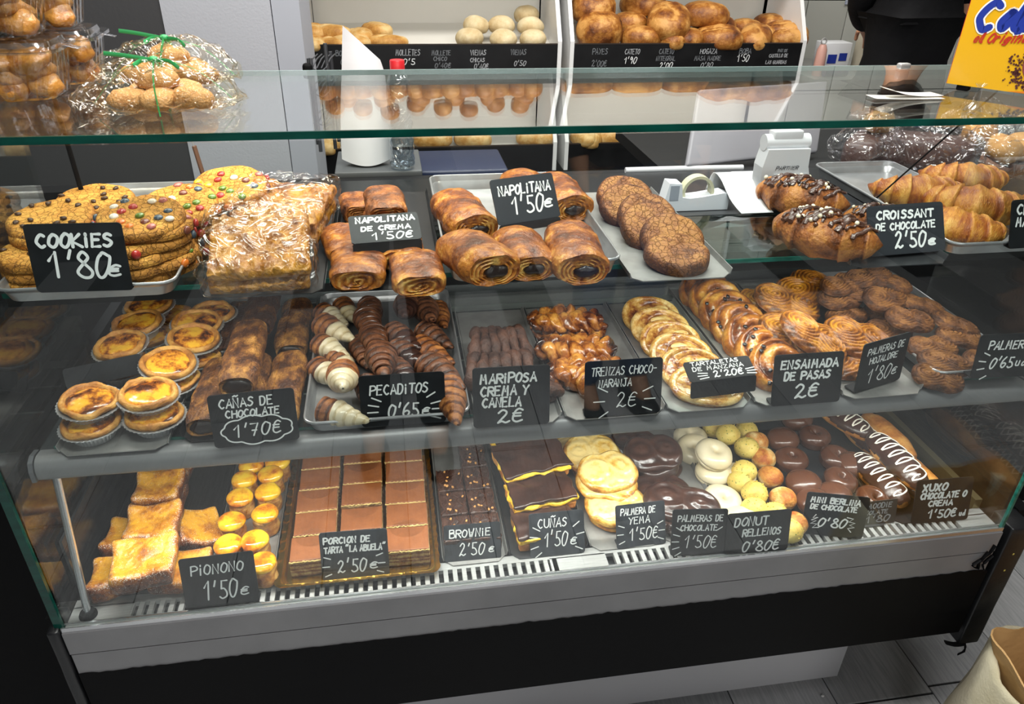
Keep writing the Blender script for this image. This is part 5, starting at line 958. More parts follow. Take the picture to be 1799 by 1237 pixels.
S('black sign reading COOKIES 1\'80 in front of the cookie tray', (0.12, 0.0965, 0.486, 0.1139, 0.085, -0.0453, 0.1745), [('COOKiES', .10, .66, .78, .19, 1.15), ("1'80", .18, .22, .62, .36, 1.1), ('€', .78, .22, .14, .16, .9)])
S('black sign reading NAPOLITANA 1\'50 propped above the deep tray', (0.7063, 0.2131, 0.512, 0.1032, 0.067, 0.296, 0.5236), [('NAPOLiTANA', .10, .63, .82, .20, .9), ("1'50", .26, .20, .50, .36, .95), ('€', .78, .25, .14, .18, .9)], foot=False, board=plain('grey_slate_board', '#2b2e33', 0.4), flap=0.012)
S('folded black sign reading NAPOLITANA DE CREMA 1\'50', (0.4966, 0.1489, 0.515, 0.096, 0.048, 0.106, 1.0472), [('NAPOLiTANA', .10, .72, .84, .18, .9), ('DE CREMA', .16, .42, .70, .15, .8), ("1'50€", .30, .08, .58, .24, .7)], foot=False, flap=0.032)
S('black sign reading CROISSANT DE CHOCOLATE 2\'50', (1.2647, 0.1127, 0.476, 0.1309, 0.074, 0.0718, 0.4887), [('CROiSSANT', .12, .72, .74, .15, .8), ('DE CHOCOLATE', .10, .50, .78, .13, .7), ("2'50", .34, .13, .40, .30, .85), ('€', .78, .15, .10, .12, .8)], board=plain('grey_slate_board', '#2b2e33', 0.4))
S('black sign cut off by the photo edge, in front of the plain croissants', (1.4803, 0.1019, 0.482, 0.1197, 0.072, 0.0407, 0.3491), [('CROiSSANT', .08, .70, .84, .20, .85), ('MANTEQUiLLA', .08, .45, .84, .17, .75), ("1'20€", .35, .10, .50, .28, .85)])
S('blank black sign turned away on the custard tarts', (0.0753, 0.1842, 0.3, 0.1036, 0.03, 0.339, 0.5236), [], foot=False, flap=None)
cloud = [(0.10 + 0.42 + 0.40 * math.cos(a) * (1 + 0.06 * abs(math.sin(4.5 * a))), 0.28 + 0.24 * math.sin(a) * (1 + 0.18 * abs(math.sin(4.5 * a)))) for a in np.linspace(0, 2 * PI, 90)]
S('black sign reading CAÑAS DE CHOCOLATE 1\'70 in a chalk cloud', (0.3043, 0.0394, 0.272, 0.1113, 0.076, 0.0643, 0.2094), [('CAÑAS DE', .12, .74, .62, .16, .72), ('CHOCOLATE', .18, .55, .62, .13, .72), ("1'70€", .24, .17, .56, .22, .72)], [cloud], wt=.03)
S('black sign reading PECADITOS 0\'65 in front of the cornets', (0.5037, 0.0579, 0.272, 0.1192, 0.077, -0.0143, 0.2094), [('PECADiTOS', .12, .62, .68, .18, .75), ("0'65", .32, .16, .36, .26, .85), ('€', .72, .18, .10, .13, .75)], fan(.52, .28, .32, .44, (150, 165, 180, 195, 0, 15, -20, 35)), wt=.03)
S('black sign reading MARIPOSA CREMA Y CANELA 2', (0.6551, 0.0352, 0.272, 0.1092, 0.091, -0.0291, 0.1745), [('MARiPOSA', .10, .74, .72, .15, .9), ('CREMA Y', .10, .53, .62, .15, .9), ('CANELA', .12, .34, .50, .15, .9), ('2€', .32, .07, .34, .22, .9)], wt=.034)
S('black sign reading TRENZAS CHOCO-NARANJA 2', (0.8207, 0.0407, 0.272, 0.1158, 0.086, -0.0043, 0.2094), [('TRENZAS CHOCO-', .08, .74, .84, .14, .62), ('NARANJA', .18, .53, .42, .13, .62), ('2€', .42, .15, .26, .26, .62)], fan(.52, .27, .26, .40, (150, 180, 215, 0, 25, -25)), wt=.026)
S('folded black sign reading TARTALETAS DE MANZANA 2\'20', (0.9787, 0.0577, 0.312, 0.1088, 0.036, 0.0786, 1.1519), [('TARTALETAS', .10, .76, .72, .18, .6), ('DE MANZANA', .10, .50, .76, .18, .6), ("2'20€", .38, .12, .44, .28, .8)], fan(.58, .24, .30, .44, (165, 180, 195, 0, 15, -15)), wt=.026, foot=False, flap=0.026)
S('black sign reading ENSAIMADA DE PASAS 2', (1.1047, 0.033, 0.272, 0.1108, 0.08, -0.0045, 0.2443), [('ENSAiMADA', .10, .72, .82, .15, .95), ('DE PASAS', .16, .50, .66, .15, .95), ('2€', .34, .14, .34, .25, .95)], wt=.034)
S('black sign reading PALMERAS DE HOJALDRE 1\'80, turned sideways', (1.2431, 0.065, 0.272, 0.1007, 0.084, 0.294, 0.0698), [('PALMERAS DE', .12, .74, .78, .13, .65), ('HOJALDRE', .20, .54, .60, .12, .7), ("1'80", .22, .14, .50, .28, .75), ('€', .76, .18, .12, .13, .7)], wt=.032)
S('black sign reading PALMERITAS 0\'65 ud at the right end', (1.442, 0.0418, 0.288, 0.1151, 0.073, -0.0387, 0.1396), [('PALMERiTAS', .16, .66, .80, .18, .8), ("0'65", .24, .22, .34, .24, .85), ('ud€', .62, .26, .24, .16, .75)], fan(.5, .3, .34, .44, (150, 170, 190, 215, 10, -10)), wt=.03)
S('black sign reading PIONONO 1\'50 at the left of the deck', (0.2188, 0.0075, 0.001, 0.105, 0.086, 0.0341, 0.2443), [('PiONONO', .14, .66, .70, .18, .8), ("1'50", .26, .16, .46, .34, .9), ('€', .76, .18, .12, .14, .8)], wt=.03)
S('grey sign reading PORCION DE TARTA 2\'50 in front of the gold tray', (0.4138, 0.036, 0.001, 0.1036, 0.081, -0.0259, 0.2793), [('PORCiON DE', .06, .76, .68, .12, .9), ('TARTA "LA ABUELA"', .06, .57, .90, .12, .85), ("2'50", .24, .14, .42, .26, .8), ('€', .72, .18, .12, .12, .8)], fan(.48, .28, .36, .46, (160, 180, 200, 20, 0, -20)), wt=.032, board=M_board2)
S('worn dusty sign reading BROWNIE 2\'50', (0.5994, 0.0471, 0.001, 0.0914, 0.062, -0.0161, 0.384), [('BROWNiE', .10, .66, .72, .20, .75), ("2'50", .26, .16, .44, .32, .75), ('€', .78, .20, .10, .14, .7)], wt=.032, board=M_board2)
S('grey sign reading CUÑAS 1\'50 with chalk rays', (0.7375, 0.0399, 0.001, 0.0913, 0.073, 0.0007, 0.4189), [('CUÑAS', .16, .66, .52, .20, .75), ("1'50", .26, .22, .42, .32, .75), ('€', .74, .22, .12, .16, .75)], fan(.5, .36, .36, .50, (150, 170, 195, 215, 35, 10, -25)), wt=.032, board=M_board2)
S('grey sign reading PALMERA DE YEMA 1\'50', (0.8797, 0.0402, 0.001, 0.0854, 0.074, 0.0307, 0.4189), [('PALMERA DE', .10, .76, .70, .14, .75), ('YEMA', .26, .54, .42, .15, .75), ("1'50€", .26, .16, .58, .26, .8)], fan(.5, .32, .36, .48, (160, 180, 200, 20, 0, -20)), wt=.032, board=M_board2)
S('black sign reading PALMERAS DE CHOCOLATE 1\'50', (0.9647, 0.0084, 0.001, 0.091, 0.082, -0.1098, 0.2793), [('PALMERAS DE', .10, .74, .82, .13, .75), ('CHOCOLATE', .16, .54, .66, .12, .75), ("1'50€", .24, .16, .60, .25, .7)], fan(.5, .3, .36, .48, (150, 165, 180, 195, 210, 30)), wt=.032)
S('black sign reading DONUT RELLENOS 0\'80', (1.0634, 0.0012, 0.001, 0.11, 0.076, -0.021, 0.2094), [('DONUT', .12, .68, .52, .20, .85), ('RELLENOS', .26, .42, .60, .16, .85), ("0'80€", .28, .04, .58, .24, .85)], wt=.032)
S('black sign reading MINI BERLINA DE CHOCOLATE 0\'80', (1.207, 0.0191, 0.001, 0.102, 0.079, -0.2826, 0.2094), [('MiNi BERLiNA', .08, .78, .78, .12, .95), ('DE CHOCOLATE', .09, .62, .74, .11, .9), ("0'80", .26, .22, .44, .20, .95)], [[(.20, .48), (.16, .40), (.24, .42), (.14, .34), (.22, .34), (.14, .26), (.24, .26), (.18, .16), (.28, .18)], [(.70, .48), (.80, .46), (.74, .38), (.84, .36), (.76, .30), (.84, .26), (.74, .22), (.80, .14)]], wt=.032)
S('grey see-through-looking sign reading MOODIE XOLATE 1\'80 half behind another', (1.3042, 0.035, 0.001, 0.0653, 0.045, 0.0151, 0.2443), [('MOODiE', .14, .70, .70, .2, .7), ('XOLATE', .08, .45, .66, .16, .65), ("1'80", .12, .10, .70, .26, .8)], wt=.05, board=plain('faded_slate', '#34312f', 0.5), chalk=M_dim)
S('black sign reading XUXO CHOCOLATE O CREMA 1\'50 at the right end', (1.4155, 0.0261, 0.001, 0.1066, 0.082, -0.0292, 0.2443), [('XUXO', .12, .74, .42, .16, 1.2), ('CHOCOLATE O', .10, .56, .80, .13, 1.1), ('CREMA', .26, .38, .42, .12, 1.0), ("1'50€", .28, .10, .50, .18, 1.0), ('ud', .84, .11, .10, .10, .8)], wt=.032)
# ---------------------------------------------------------------- bread shelving on the back wall
M_shelf = plain('cream_shelf_board', '#d9d6cc', 0.55); M_edge = plain('white_shelf_edge', '#e4e4e2', 0.45); M_slate = plain('black_price_strip', '#0b0b0c', 0.4, var=('#151516', 20))
YF = 2.19
def bread_unit(x0, x1, label, writing):
    t = thing('bread_shelf', label, 'shelf', ((x0 + x1) / 2, 2.4, FL)); w_ = (x1 - x0) / 2
    def pt(name, g, mat, sm=False): return obm(name, xf(g, (-(x0 + x1) / 2, -2.4, -FL)), mat, t, smooth=sm)
    pt('back_board', box(x0, x1, 2.592, 2.606, FL, 1.95), M_shelf)
    for zt in (0.09, 0.475, 1.068):
        for s, xx in ((-1, x0), (1, x1 - 0.016)):
            V, F, T = extrude([(YF, zt - 0.105), (YF, zt + 0.012), (2.335, zt + 0.24), (2.335 + 0.05, zt + 0.33), (2.59, zt + 0.33), (2.59, zt - 0.105)], 0, 0.016); pt('side_board', (np.stack([V[:, 2] + xx, V[:, 0], V[:, 1]], 1), F, T), M_edge)
        V = np.array([(x, y, z) for x in (x0 + 0.0165, x1 - 0.0165) for y, z in ((YF + 0.012, zt - 0.04), (2.59, zt + 0.03), (2.59, zt + 0.018), (YF + 0.012, zt - 0.052))]); pt('bin_floor', (V, [(0, 4, 5, 1), (1, 5, 6, 2), (2, 6, 7, 3), (3, 7, 4, 0), (0, 1, 2, 3), (7, 6, 5, 4)], np.zeros(8)), M_shelf)
        b = pt('price_strip', box(x0 + 0.0165, x1 - 0.0165, YF, YF + 0.011, zt - 0.105, zt), M_slate)
        pt('strip_edge', box(x0 + 0.0165, x1 - 0.0165, YF - 0.001, YF + 0.012, zt + 0.0003, zt + 0.004), plain('dark_strip_edge', '#2a211b', 0.5))
        for (txt, fx, wz, dz, hh, mt) in writing.get(zt, ()):
            g = ribbon(strokes_of(txt, 0, 0, wz, hh), 0.0028, 0); V = g[0]; obm('chalk_lettering', (np.stack([V[:, 0] + x0 + fx, 0 * V[:, 0] + YF - 0.0006 + V[:, 2] * -1, V[:, 1] + zt - dz], 1) - np.array([(x0 + x1) / 2, 2.4, FL]), g[1], g[2]), mt, t, smooth=False)
    for s, xx in ((0, x0), (1, x1 - 0.016)):
        pt('upright', box(xx, xx + 0.016, 2.56, 2.59, FL, 1.95), M_edge)
    return t
D_, Fn, C_ = M_dim, M_faint, M_chalk
bread_unit(0.215, 1.185, 'left cream bread shelf unit with black chalk price strips', {0.475: [('BOLLiTOS', .115, .09, .035, .018, Fn), ("0'35€", .13, .07, .065, .018, Fn), ('MOLLETES', .335, .09, .035, .02, D_), ("0'5", .36, .045, .068, .02, C_), ('MOLLETE', .47, .07, .035, .016, Fn), ('CHiCO', .475, .05, .055, .014, Fn), ("0'40€", .48, .06, .08, .016, Fn), ('ViENAS', .615, .06, .035, .018, D_), ('CHiCAS', .615, .055, .06, .014, D_), ("0'40€", .63, .055, .085, .018, D_), ('ViENAS', .77, .06, .035, .018, Fn), ("0'50", .785, .045, .075, .018, D_)]})
bread_unit(1.218, 2.195, 'right cream bread shelf unit full of brown loaves', {0.475: [('PAYES', .09, .06, .035, .02, Fn), ("2'00€", .09, .06, .08, .022, Fn), ('CATETO', .22, .06, .035, .018, D_), ("1'90", .22, .05, .07, .024, C_), ('CATETO', .36, .06, .035, .018, Fn), ('iNTEGRAL', .35, .08, .06, .016, Fn), ("2'00", .37, .05, .088, .02, C_), ('HOGAZA', .53, .07, .035, .018, D_), ('MASA MADRE', .51, .11, .06, .016, Fn), ("0'80", .54, .05, .088, .02, D_), ('BOBA', .695, .05, .035, .018, Fn), ("1'50", .69, .05, .065, .026, C_), ('PAN DE', .86, .04, .03, .01, Fn), ('CASTiLLO DE', .825, .08, .05, .012, D_), ('LAS GUARDAS', .815, .09, .075, .012, D_)], .09: [("1'90 €", .3, .1, .05, .02, D_)]})
def bread(name, W, Lh, H, seed, mat, e1=0.9, e2=0.9, slash=0, amp=0.006, s=14):
    g = superq(W / 2, Lh / 2, H / 2, e1, e2, 36, 20, 0.6); g = disp(g, amp, s, 3, seed); V = g[0].copy(); k = fbm(V, 18, 3, seed + 3); t = 0.35 + k * 0.5
    if slash:
        q = np.exp(-((V[:, 0] + 0.25 * V[:, 1] + 0.01 * np.sin(V[:, 1] * 60)) / (W * 0.07)) ** 2) * (V[:, 2] > H * 0.5) * (np.abs(V[:, 1]) < Lh * 0.36); V[:, 2] -= q * H * 0.10 * slash; t = t - q * 0.5
    V[:, 2] -= V[:, 2].min(); return me(name, (V, g[1], t), mat)
def bk(name, cat, grp, *meshes): return Kind([(lambda m=m: ob(name, m)) for m in meshes], cat, grp)
K = bk('bread_roll', 'bread', 'pale split rolls in the left bread bin', *[bread('bread_roll', 0.10, 0.16, 0.06, s, F_pale, 0.8, 0.9, 1, 0.004) for s in (301, 302)])
for p, rz, lab in (((0.2429, 2.26, 0.4819), 10, 'pale split roll at the far left front of the bin'), ((0.3259, 2.26, 0.4776), 50, 'pale split roll second at the front of the bin'), ((0.3837, 2.25, 0.4868), 70, 'pale split roll in the front middle of the roll heap'), ((0.5211, 2.26, 0.4851), 80, 'long pale roll at the right end of the roll heap'), ((0.2436, 2.36, 0.5129), 20, 'pale roll at the back left of the roll heap'), ((0.3155, 2.33, 0.5125), 55, 'pale roll lying on top at the left'), ((0.4194, 2.32, 0.5016), 10, 'pale split roll in the upper middle of the heap'), ((0.4848, 2.4, 0.512), 30, 'browner roll at the back of the heap')):
    K.put(lab, (p[0], p[1], p[2] - 0.03), rz)
K = bk('floured_roll', 'bread', 'round floured rolls in the left bread bin', *[bread('floured_roll', 0.108, 0.105, 0.078, s, F_white, 1, 1, 0, 0.004) for s in (311, 312)])
for p, lab in (((0.8346, 2.25, 0.506), 'round floured roll at the front left'), ((0.9646, 2.25, 0.5017), 'round floured roll in the front middle'), ((1.0807, 2.25, 0.5015), 'round floured roll at the front right'), ((0.8681, 2.35, 0.5386), 'round floured roll behind the front left one'), ((0.972, 2.35, 0.5387), 'round floured roll behind the front middle one'), ((1.0904, 2.36, 0.5334), 'creased floured roll behind the front right one'), ((1.0908, 2.46, 0.5645), 'large floured roll at the back right, topmost')):
    K.put(lab, (p[0], p[1], p[2] - 0.04), 35 * K.n)
K = bk('brown_loaf', 'bread', 'brown loaves in the right bread bin', bread('brown_loaf', 0.20, 0.20, 0.15, 321, F_loaf, 0.9, 0.9, 0, 0.007), bread('brown_loaf', 0.17, 0.21, 0.12, 322, F_loaf, 0.9, 0.9, 0.7, 0.004), bread('brown_loaf', 0.13, 0.16, 0.09, 323, F_loaf, 0.9, 0.9, 0, 0.005), bread('brown_loaf', 0.12, 0.17, 0.09, 324, F_loaf, 0.9, 0.9, 0.5, 0.003))
for p, var, rz, rx, s, lab in (((1.3556, 2.3, 0.5238), 0, 0, 12, 0.98, 'big cracked round loaf at the front left of the bin'), ((1.3474, 2.38, 0.5944), 0, 80, 10, 0.95, 'big cracked loaf behind the front left one'), ((1.5114, 2.4, 0.5547), 2, 70, 0, 1.0, 'oval brown loaf behind the cracked ones'), ((1.5244, 2.28, 0.4904), 2, 60, 0, 1.1, 'knobbly floury loaf at the front between the large ones'), ((1.6418, 2.31, 0.5647), 1, -18, 20, 1.1, 'large split loaf leaning with a pale crack'), ((1.641, 2.25, 0.4836), 3, 10, 0, 0.9, 'dark loaf under the large split one'), ((1.7228, 2.27, 0.4977), 2, 0, 0, 1.0, 'rounded loaf right of the large split one'),
    ((1.8215, 2.38, 0.5746), 2, 60, 0, 1.35, 'oval loaf in the back row at the top'), ((1.8883, 2.42, 0.5223), 2, 60, 0, 1.2, 'oval loaf behind the front middle ones'), ((1.86, 2.3, 0.5022), 3, 60, 0, 1.15, 'smooth oval loaf in the front middle'), ((1.847, 2.24, 0.4758), 3, 70, 0, 1.15, 'lowest smooth loaf in the front middle'), ((2.0294, 2.42, 0.5157), 2, 40, 0, 0.95, 'brown loaf in the shade behind the right ones'), ((2.0068, 2.28, 0.5002), 3, -30, 20, 1.15, 'smooth golden loaf at the front right'), ((2.081, 2.34, 0.5187), 2, -10, 0, 0.9, 'round loaf between the two right ones'), ((2.1642, 2.32, 0.5211), 3, 60, 10, 1.15, 'golden split loaf at the far right'), ((2.1567, 2.27, 0.4751), 3, 80, 0, 1.0, 'loaf under the far right one'), ((2.1535, 2.45, 0.5458), 2, 30, 0, 1.0, 'loaf at the back right of the bin'), ((1.5833, 2.47, 0.6079), 1, 40, 0, 1.0, 'dark loaf at the very back, cut off by the top edge')):
    K.put(lab, (p[0], p[1], max(p[2] - 0.055, 0.452 + (p[1] - 2.25) * 0.15)), rz, rx, 0, s * 0.95, var)
# tier above: seen mirrored in the top glass
K = bk('round_bun', 'bread', 'round brown buns on the shelf above, mirrored in the glass', *[bread('round_bun', 0.088, 0.088, 0.085, s, F_bunr, 0.9, 1, 0, 0.003) for s in (331, 332)])
for i in range(13): K.put('round brown bun on the upper shelf, %s from the left' % ('first second third fourth fifth sixth seventh eighth ninth tenth eleventh twelfth thirteenth'.split()[i]), (0.275 + i * 0.0675 + 0.01 * (i % 2), 2.245 + 0.008 * ((i * 7) % 3), 1.070), 20 * i, 0, 0, 0.95)
for i in range(12): K.put('round brown bun in the second row of the upper shelf, %s from the left' % ('first second third fourth fifth sixth seventh eighth ninth tenth eleventh twelfth'.split()[i]), (0.28 + i * 0.072, 2.345 + 0.01 * ((i * 5) % 3), 1.085 + 0.04 * (i % 2)), 33 * i, 0, 0, 0.95)
for i in range(8): K.put('round brown bun piled on the back row of the upper shelf, %s from the left' % ('first second third fourth fifth sixth seventh eighth'.split()[i]), (0.30 + i * 0.108, 2.34 + 0.02 * (i % 2), 1.150 + 0.012 * (i % 3)), 33 * i, 0, 0, 0.9)
K = bk('flat_loaf', 'bread', 'flat rough loaves on the shelf above the brown loaves', bread('flat_loaf', 0.22, 0.13, 0.065, 341, F_loaf, 0.6, 0.6, 0, 0.004), bread('flat_loaf', 0.30, 0.18, 0.11, 342, F_loaf, 0.9, 0.9, 1, 0.009))
for x, v_, z, lab in ((1.31, 0, 1.05, 'first flat loaf on the upper right shelf'), (1.52, 0, 1.05, 'second flat loaf on the upper right shelf'), (1.735, 0, 1.05, 'third flat loaf on the upper right shelf'), (1.92, 1, 1.05, 'big scored loaf on the upper right shelf'), (2.08, 1, 1.055, 'scored loaf at the right end of the upper right shelf')): K.put(lab, (x, 2.27, z + 0.02), 4, 0, 0, 0.95 if v_ else 1, v_)
K = bk('golden_roll', 'bread', 'golden rolls on the low shelf', *[bread('golden_roll', 0.095, 0.16, 0.075, s, F_pale, 0.8, 0.9, 1, 0.004) for s in (351, 352)])
for p, rz, lab in (((1.3091, 2.25, 0.1117), 10, 'golden roll at the left end of the low right shelf'), ((1.3462, 2.25, 0.1062), -25, 'golden split roll second on the low right shelf'), ((1.4347, 2.25, 0.1091), 80, 'golden round roll third on the low right shelf'), ((1.5541, 2.3, 0.1133), 70, 'golden roll fourth on the low right shelf'), ((1.5917, 2.24, 0.1036), 75, 'pale split roll fifth on the low right shelf'), ((1.7079, 2.25, 0.1082), 60, 'pale roll sixth on the low right shelf, left of the screen'), ((1.103, 2.25, 0.116), 70, 'golden roll at the right end of the low left shelf'), ((0.2607, 2.25, 0.1066), 0, 'brown roll at the left end of the low left shelf'), ((0.6805, 2.26, 0.1177), 80, 'bagged golden roll in the middle of the low left shelf'), ((0.8435, 2.26, 0.1143), 70, 'golden roll on the low left shelf above the blue box')):
    K.put(lab, (p[0], p[1], p[2] - 0.035), rz)
# dark counter fronts below / dark equipment seen through the glass behind the case
t = thing('back_counter', 'dark low counter under the bread shelves behind the staff aisle', 'counter', (1.2, 2.0, FL))
obm('cabinet', box(-1.0, 1.05, -0.02, 0.16, 0, 0.52), plain('dark_counter', '#26262a', 0.5), t, smooth=False); obm('counter_top', box(-1.01, 1.06, -0.03, 0.165, 0.521, 0.545), plain('dark_counter_top', '#33333a', 0.35), t, smooth=False)
# ---------------------------------------------------------------- items on the worktop
WZ = 0.4555
t = thing('cash_box', 'dark grey cabinet under the white paper packet behind the case', 'cabinet', (0.483, 0.72, FL)); obm('body', rbox(0.165, 0.15, 1.06, 0.003, (2, 2, 1)), plain('grey_metal_box', '#3c3e40', 0.55), t); obm('top_plate', rbox(0.17, 0.155, 0.014, 0.003, (2, 2, 1)), plain('grey_metal_plate', '#4c4e50', 0.5), t, (0, 0, 1.0605))
t = thing('blue_box', 'blue and black register cabinet behind the case', 'cabinet', (0.665, 0.88, FL)); obm('body', rbox(0.20, 0.18, 0.98, 0.004, (2, 2, 1)), plain('navy_plastic', '#1c2740', 0.45), t); obm('lid', rbox(0.20, 0.17, 0.045, 0.006, (2, 2, 1)), plain('navy_lid', '#1a2440', 0.4), t, (0, 0, 0.981)); obm('drawer', rbox(0.18, 0.01, 0.05, 0.003, (1, 1, 1)), plain('navy_drawer', '#34466c', 0.4), t, (0, -0.091, 0.90)); obm('label', rbox(0.035, 0.002, 0.010, 0.0008, (1, 1, 1)), M_edge, t, (-0.02, -0.0975, 0.92))
# paper packet: flat-sided, curved lower edge
def packet():
    u = np.linspace(-1, 1, 21); v = np.linspace(0, 1, 15); U, W_ = np.meshgrid(u, v); wdt = 0.050 - 0.018 * W_ ** 2 + 0.0 * U
    zt = 0.225 * W_ + 0.010 * (U ** 2) * (1 - W_); x = U * wdt + 0.006 * W_; y = -0.022 * (1 - W_ ** 1.5) * np.cos(U * PI / 2) * 1.0; top = 0.03 * np.clip(W_ - 0.75, 0, 1) * 4 * (-U)
    fr = np.stack([x, y, zt + top], -1); bk_ = np.stack([x, -y, zt + top], -1)[:, ::-1]; P = np.concatenate([fr, bk_], 1); V, F = grid(P, True); return V, F, np.zeros(len(V))
tag(obm('paper_packet', packet(), plain('white_paper', '#d9dadd', 0.6, bump=(12, 0.3, 0.006))), 'white paper packet with a slanted pointed top beside the water bottle', 'packet'); o = bpy.data.objects['paper_packet']; o.location = (0.462, 0.69, WZ + 0.0125); o.rotation_euler = (0, 0, 0.05)
# bottle
t = thing('water_bottle', 'clear plastic water bottle with a red cap', 'bottle', (0.5305, 0.66, WZ + 0.0125))
pr = [(0, 0.001), (0.021, 0.0), (0.0245, 0.006)]; 
for k in range(7): z_ = 0.02 + k * 0.016; pr += [(0.0245, z_), (0.0225, z_ + 0.008)]
pr += [(0.0245, 0.135), (0.024, 0.15), (0.017, 0.172), (0.0115, 0.182), (0.0115, 0.192), (0, 0.192)]
obm('bottle_body', lathe(pr, 36), clear('bottle_plastic', '#d4dde4', 0.05, 1.45, (14, 0.02), 0.16), t, sharp=None); obm('red_cap', lathe([(0, 0.20), (0.0125, 0.20), (0.0135, 0.198), (0.0135, 0.184), (0, 0.184)], 28, flute=(28, 0.02)), plain('red_plastic', '#c8242c', 0.35), t)
# wire stand left
t = thing('wire_rack', 'small black and grey wire rack beside the pillar', 'rack', (0.36, 0.83, WZ)); M_rod = plain('rack_rod', '#55575b', 0.4, 0.6)
for x, y, h in ((0.0, 0, 0.19), (0.03, 0.02, 0.215), (-0.01, 0.06, 0.18), (0.035, 0.08, 0.19)): obm('post', tube([(x, y, 0), (x, y, h * 0.5), (x, y, h)], 0.004, 10), M_rod, t)
for z_ in (0.06, 0.12, 0.17):
    for k in range(5): obm('wire', tube([(-0.008 + k * 0.009, 0, z_), (0.0 + k * 0.009, 0.04, z_ + 0.012), (0.008 + k * 0.009, 0.08, z_ + 0.015)], 0.0014, 6), M_rod, t)
    obm('wire', tube([(0, 0, z_), (0.015, 0.01, z_ - 0.01), (0.03, 0.02, z_)], 0.0016, 6), M_rod, t)
obm('black_clip', rbox(0.02, 0.02, 0.03, 0.006, (2, 2, 2)), M_black, t, (-0.008, 0, 0.15))
# knife / wooden stick leaning at the pillar
t = thing('wooden_spatula', 'thin metal blade with a brown wooden handle standing behind the cookies', 'tool', (0.168, 0.56, WZ + 0.003)); obm('handle', tube([(0.012, 0, 0), (0.006, 0, 0.04), (0.001, 0.0, 0.085)], 0.0055, 10, 0.7), plain('brown_wood', '#6b4a38', 0.5), t); obm('blade', tube([(0.001, 0, 0.08), (-0.004, 0, 0.125)], 0.0022, 8, 0.4), M_steel, t)
# scale with its display seen from behind
M_ws = plain('white_plastic_shell', '#d4d5d8', 0.35); t = thing('shop_scale', 'white shop scale and screen seen from the customer side', 'scale', (1.28, 0.62, WZ))
t.location = (1.205, 0.445, WZ + 0.006)
obm('base_housing', rbox(0.11, 0.10, 0.022, 0.009, (3, 3, 2)), M_ws, t, (0, 0.03, 0.0)); nk = extrude([(-0.042, 0), (0.060, 0), (0.056, 0.03), (0.046, 0.06), (0.044, 0.092), (-0.036, 0.092), (-0.042, 0.06), (-0.040, 0.03)], 0, 0.035); V = np.stack([nk[0][:, 0], nk[0][:, 2] - 0.035, nk[0][:, 1]], 1); obm('neck', (V, nk[1], nk[2]), M_ws, t, smooth=False)
obm('neck_panel', box(-0.018, 0.046, -0.0372, -0.0353, 0.0, 0.048), plain('white_panel', '#cfd0d3', 0.4), t, smooth=False)
obm('hinge', tube([(-0.038, -0.014, 0.100), (0.0, -0.014, 0.100), (0.046, -0.014, 0.100)], 0.0145, 18), M_ws, t); obm('hinge_bridge', rbox(0.056, 0.024, 0.020, 0.003, (1, 1, 1)), plain('white_panel', '#cfd0d3', 0.4), t, (0.002, -0.014, 0.102))
g = ribbon(strokes_of('PARTNER', -0.017, 0, 0.042, 0.0062, shear=0.35, jit=0), 0.0010, 0.0003); obm('lettering', g, plain('black_print', '#333338', 0.5), t, (0.0, -0.036, 0.056), (PI / 2, 0, 0), smooth=False)
g = rbox(0.335, 0.014, 0.155, 0.006, (3, 1, 2)); V = g[0].copy(); V[:, 0] += -0.030 * (0.075 - V[:, 2]) / 0.075; obm('screen_back', (V, g[1], g[2]), plain('grey_screen_shell', '#96949a', 0.45), t, (0.088, 0.21, 0.004), (-0.55, 0, 0.22))
tag(obm('white_strip', tube([(0.975, 0.614, 0.4615), (1.1, 0.614, 0.4615), (1.225, 0.610, 0.4615)], 0.006, 10), M_ws), 'white plastic rail lying left of the scale', 'rail')
# paper slip curling from the scale
P = np.array([[(1.085 + 0.058 * (j / 6) - 0.005, y, z) for j in range(7)] for y, z in smoothpath([(0.43, 0.470), (0.42, 0.505), (0.395, 0.502), (0.355, 0.478), (0.315, 0.4665)], 16)]); P[:, :, 0] += np.linspace(-0.01, 0.01, 16)[:, None]; P[:, :, 2] += 0.006; V, F = grid(P, False); o = tag(obm('paper_slip', (V, F, np.zeros(len(V))), plain('slip_paper', '#e2e4e8', 0.5)), 'curled white paper slip between the tape dispenser and the chocolate croissants', 'paper'); so = o.modifiers.new('s', 'SOLIDIFY'); so.thickness = 0.0012
# tape dispenser
t = thing('tape_dispenser', 'white tape dispenser with a cream roll of tape', 'tape dispenser', (1.028, 0.385, 0.4612)); ds = [(-0.060, 0), (0.062, 0), (0.062, 0.026), (0.052, 0.030), (0.012, 0.024), (-0.010, 0.022), (-0.024, 0.024), (-0.028, 0.048), (-0.05, 0.050), (-0.056, 0.02)]
g = extrude(ds, 0, 0.03); V = np.stack([g[0][:, 0], g[0][:, 2] - 0.015, g[0][:, 1]], 1); obm('body', (V, g[1], g[2]), plain('white_dispenser', '#e3e6ec', 0.35), t, smooth=False)
g = lathe([(0.024, -0.009), (0.029, -0.009), (0.029, 0.009), (0.024, 0.009), (0.024, -0.009)], 44); obm('tape_roll', g, plain('tape', '#c9c6a8', 0.35), t, (0.006, 0, 0.030), (PI / 2, 0, 0.0)); obm('cutter', box(-0.048, -0.032, -0.016, -0.0152, 0.02, 0.046), plain('grey_cutter', '#9ba1ab', 0.3), t, smooth=False)
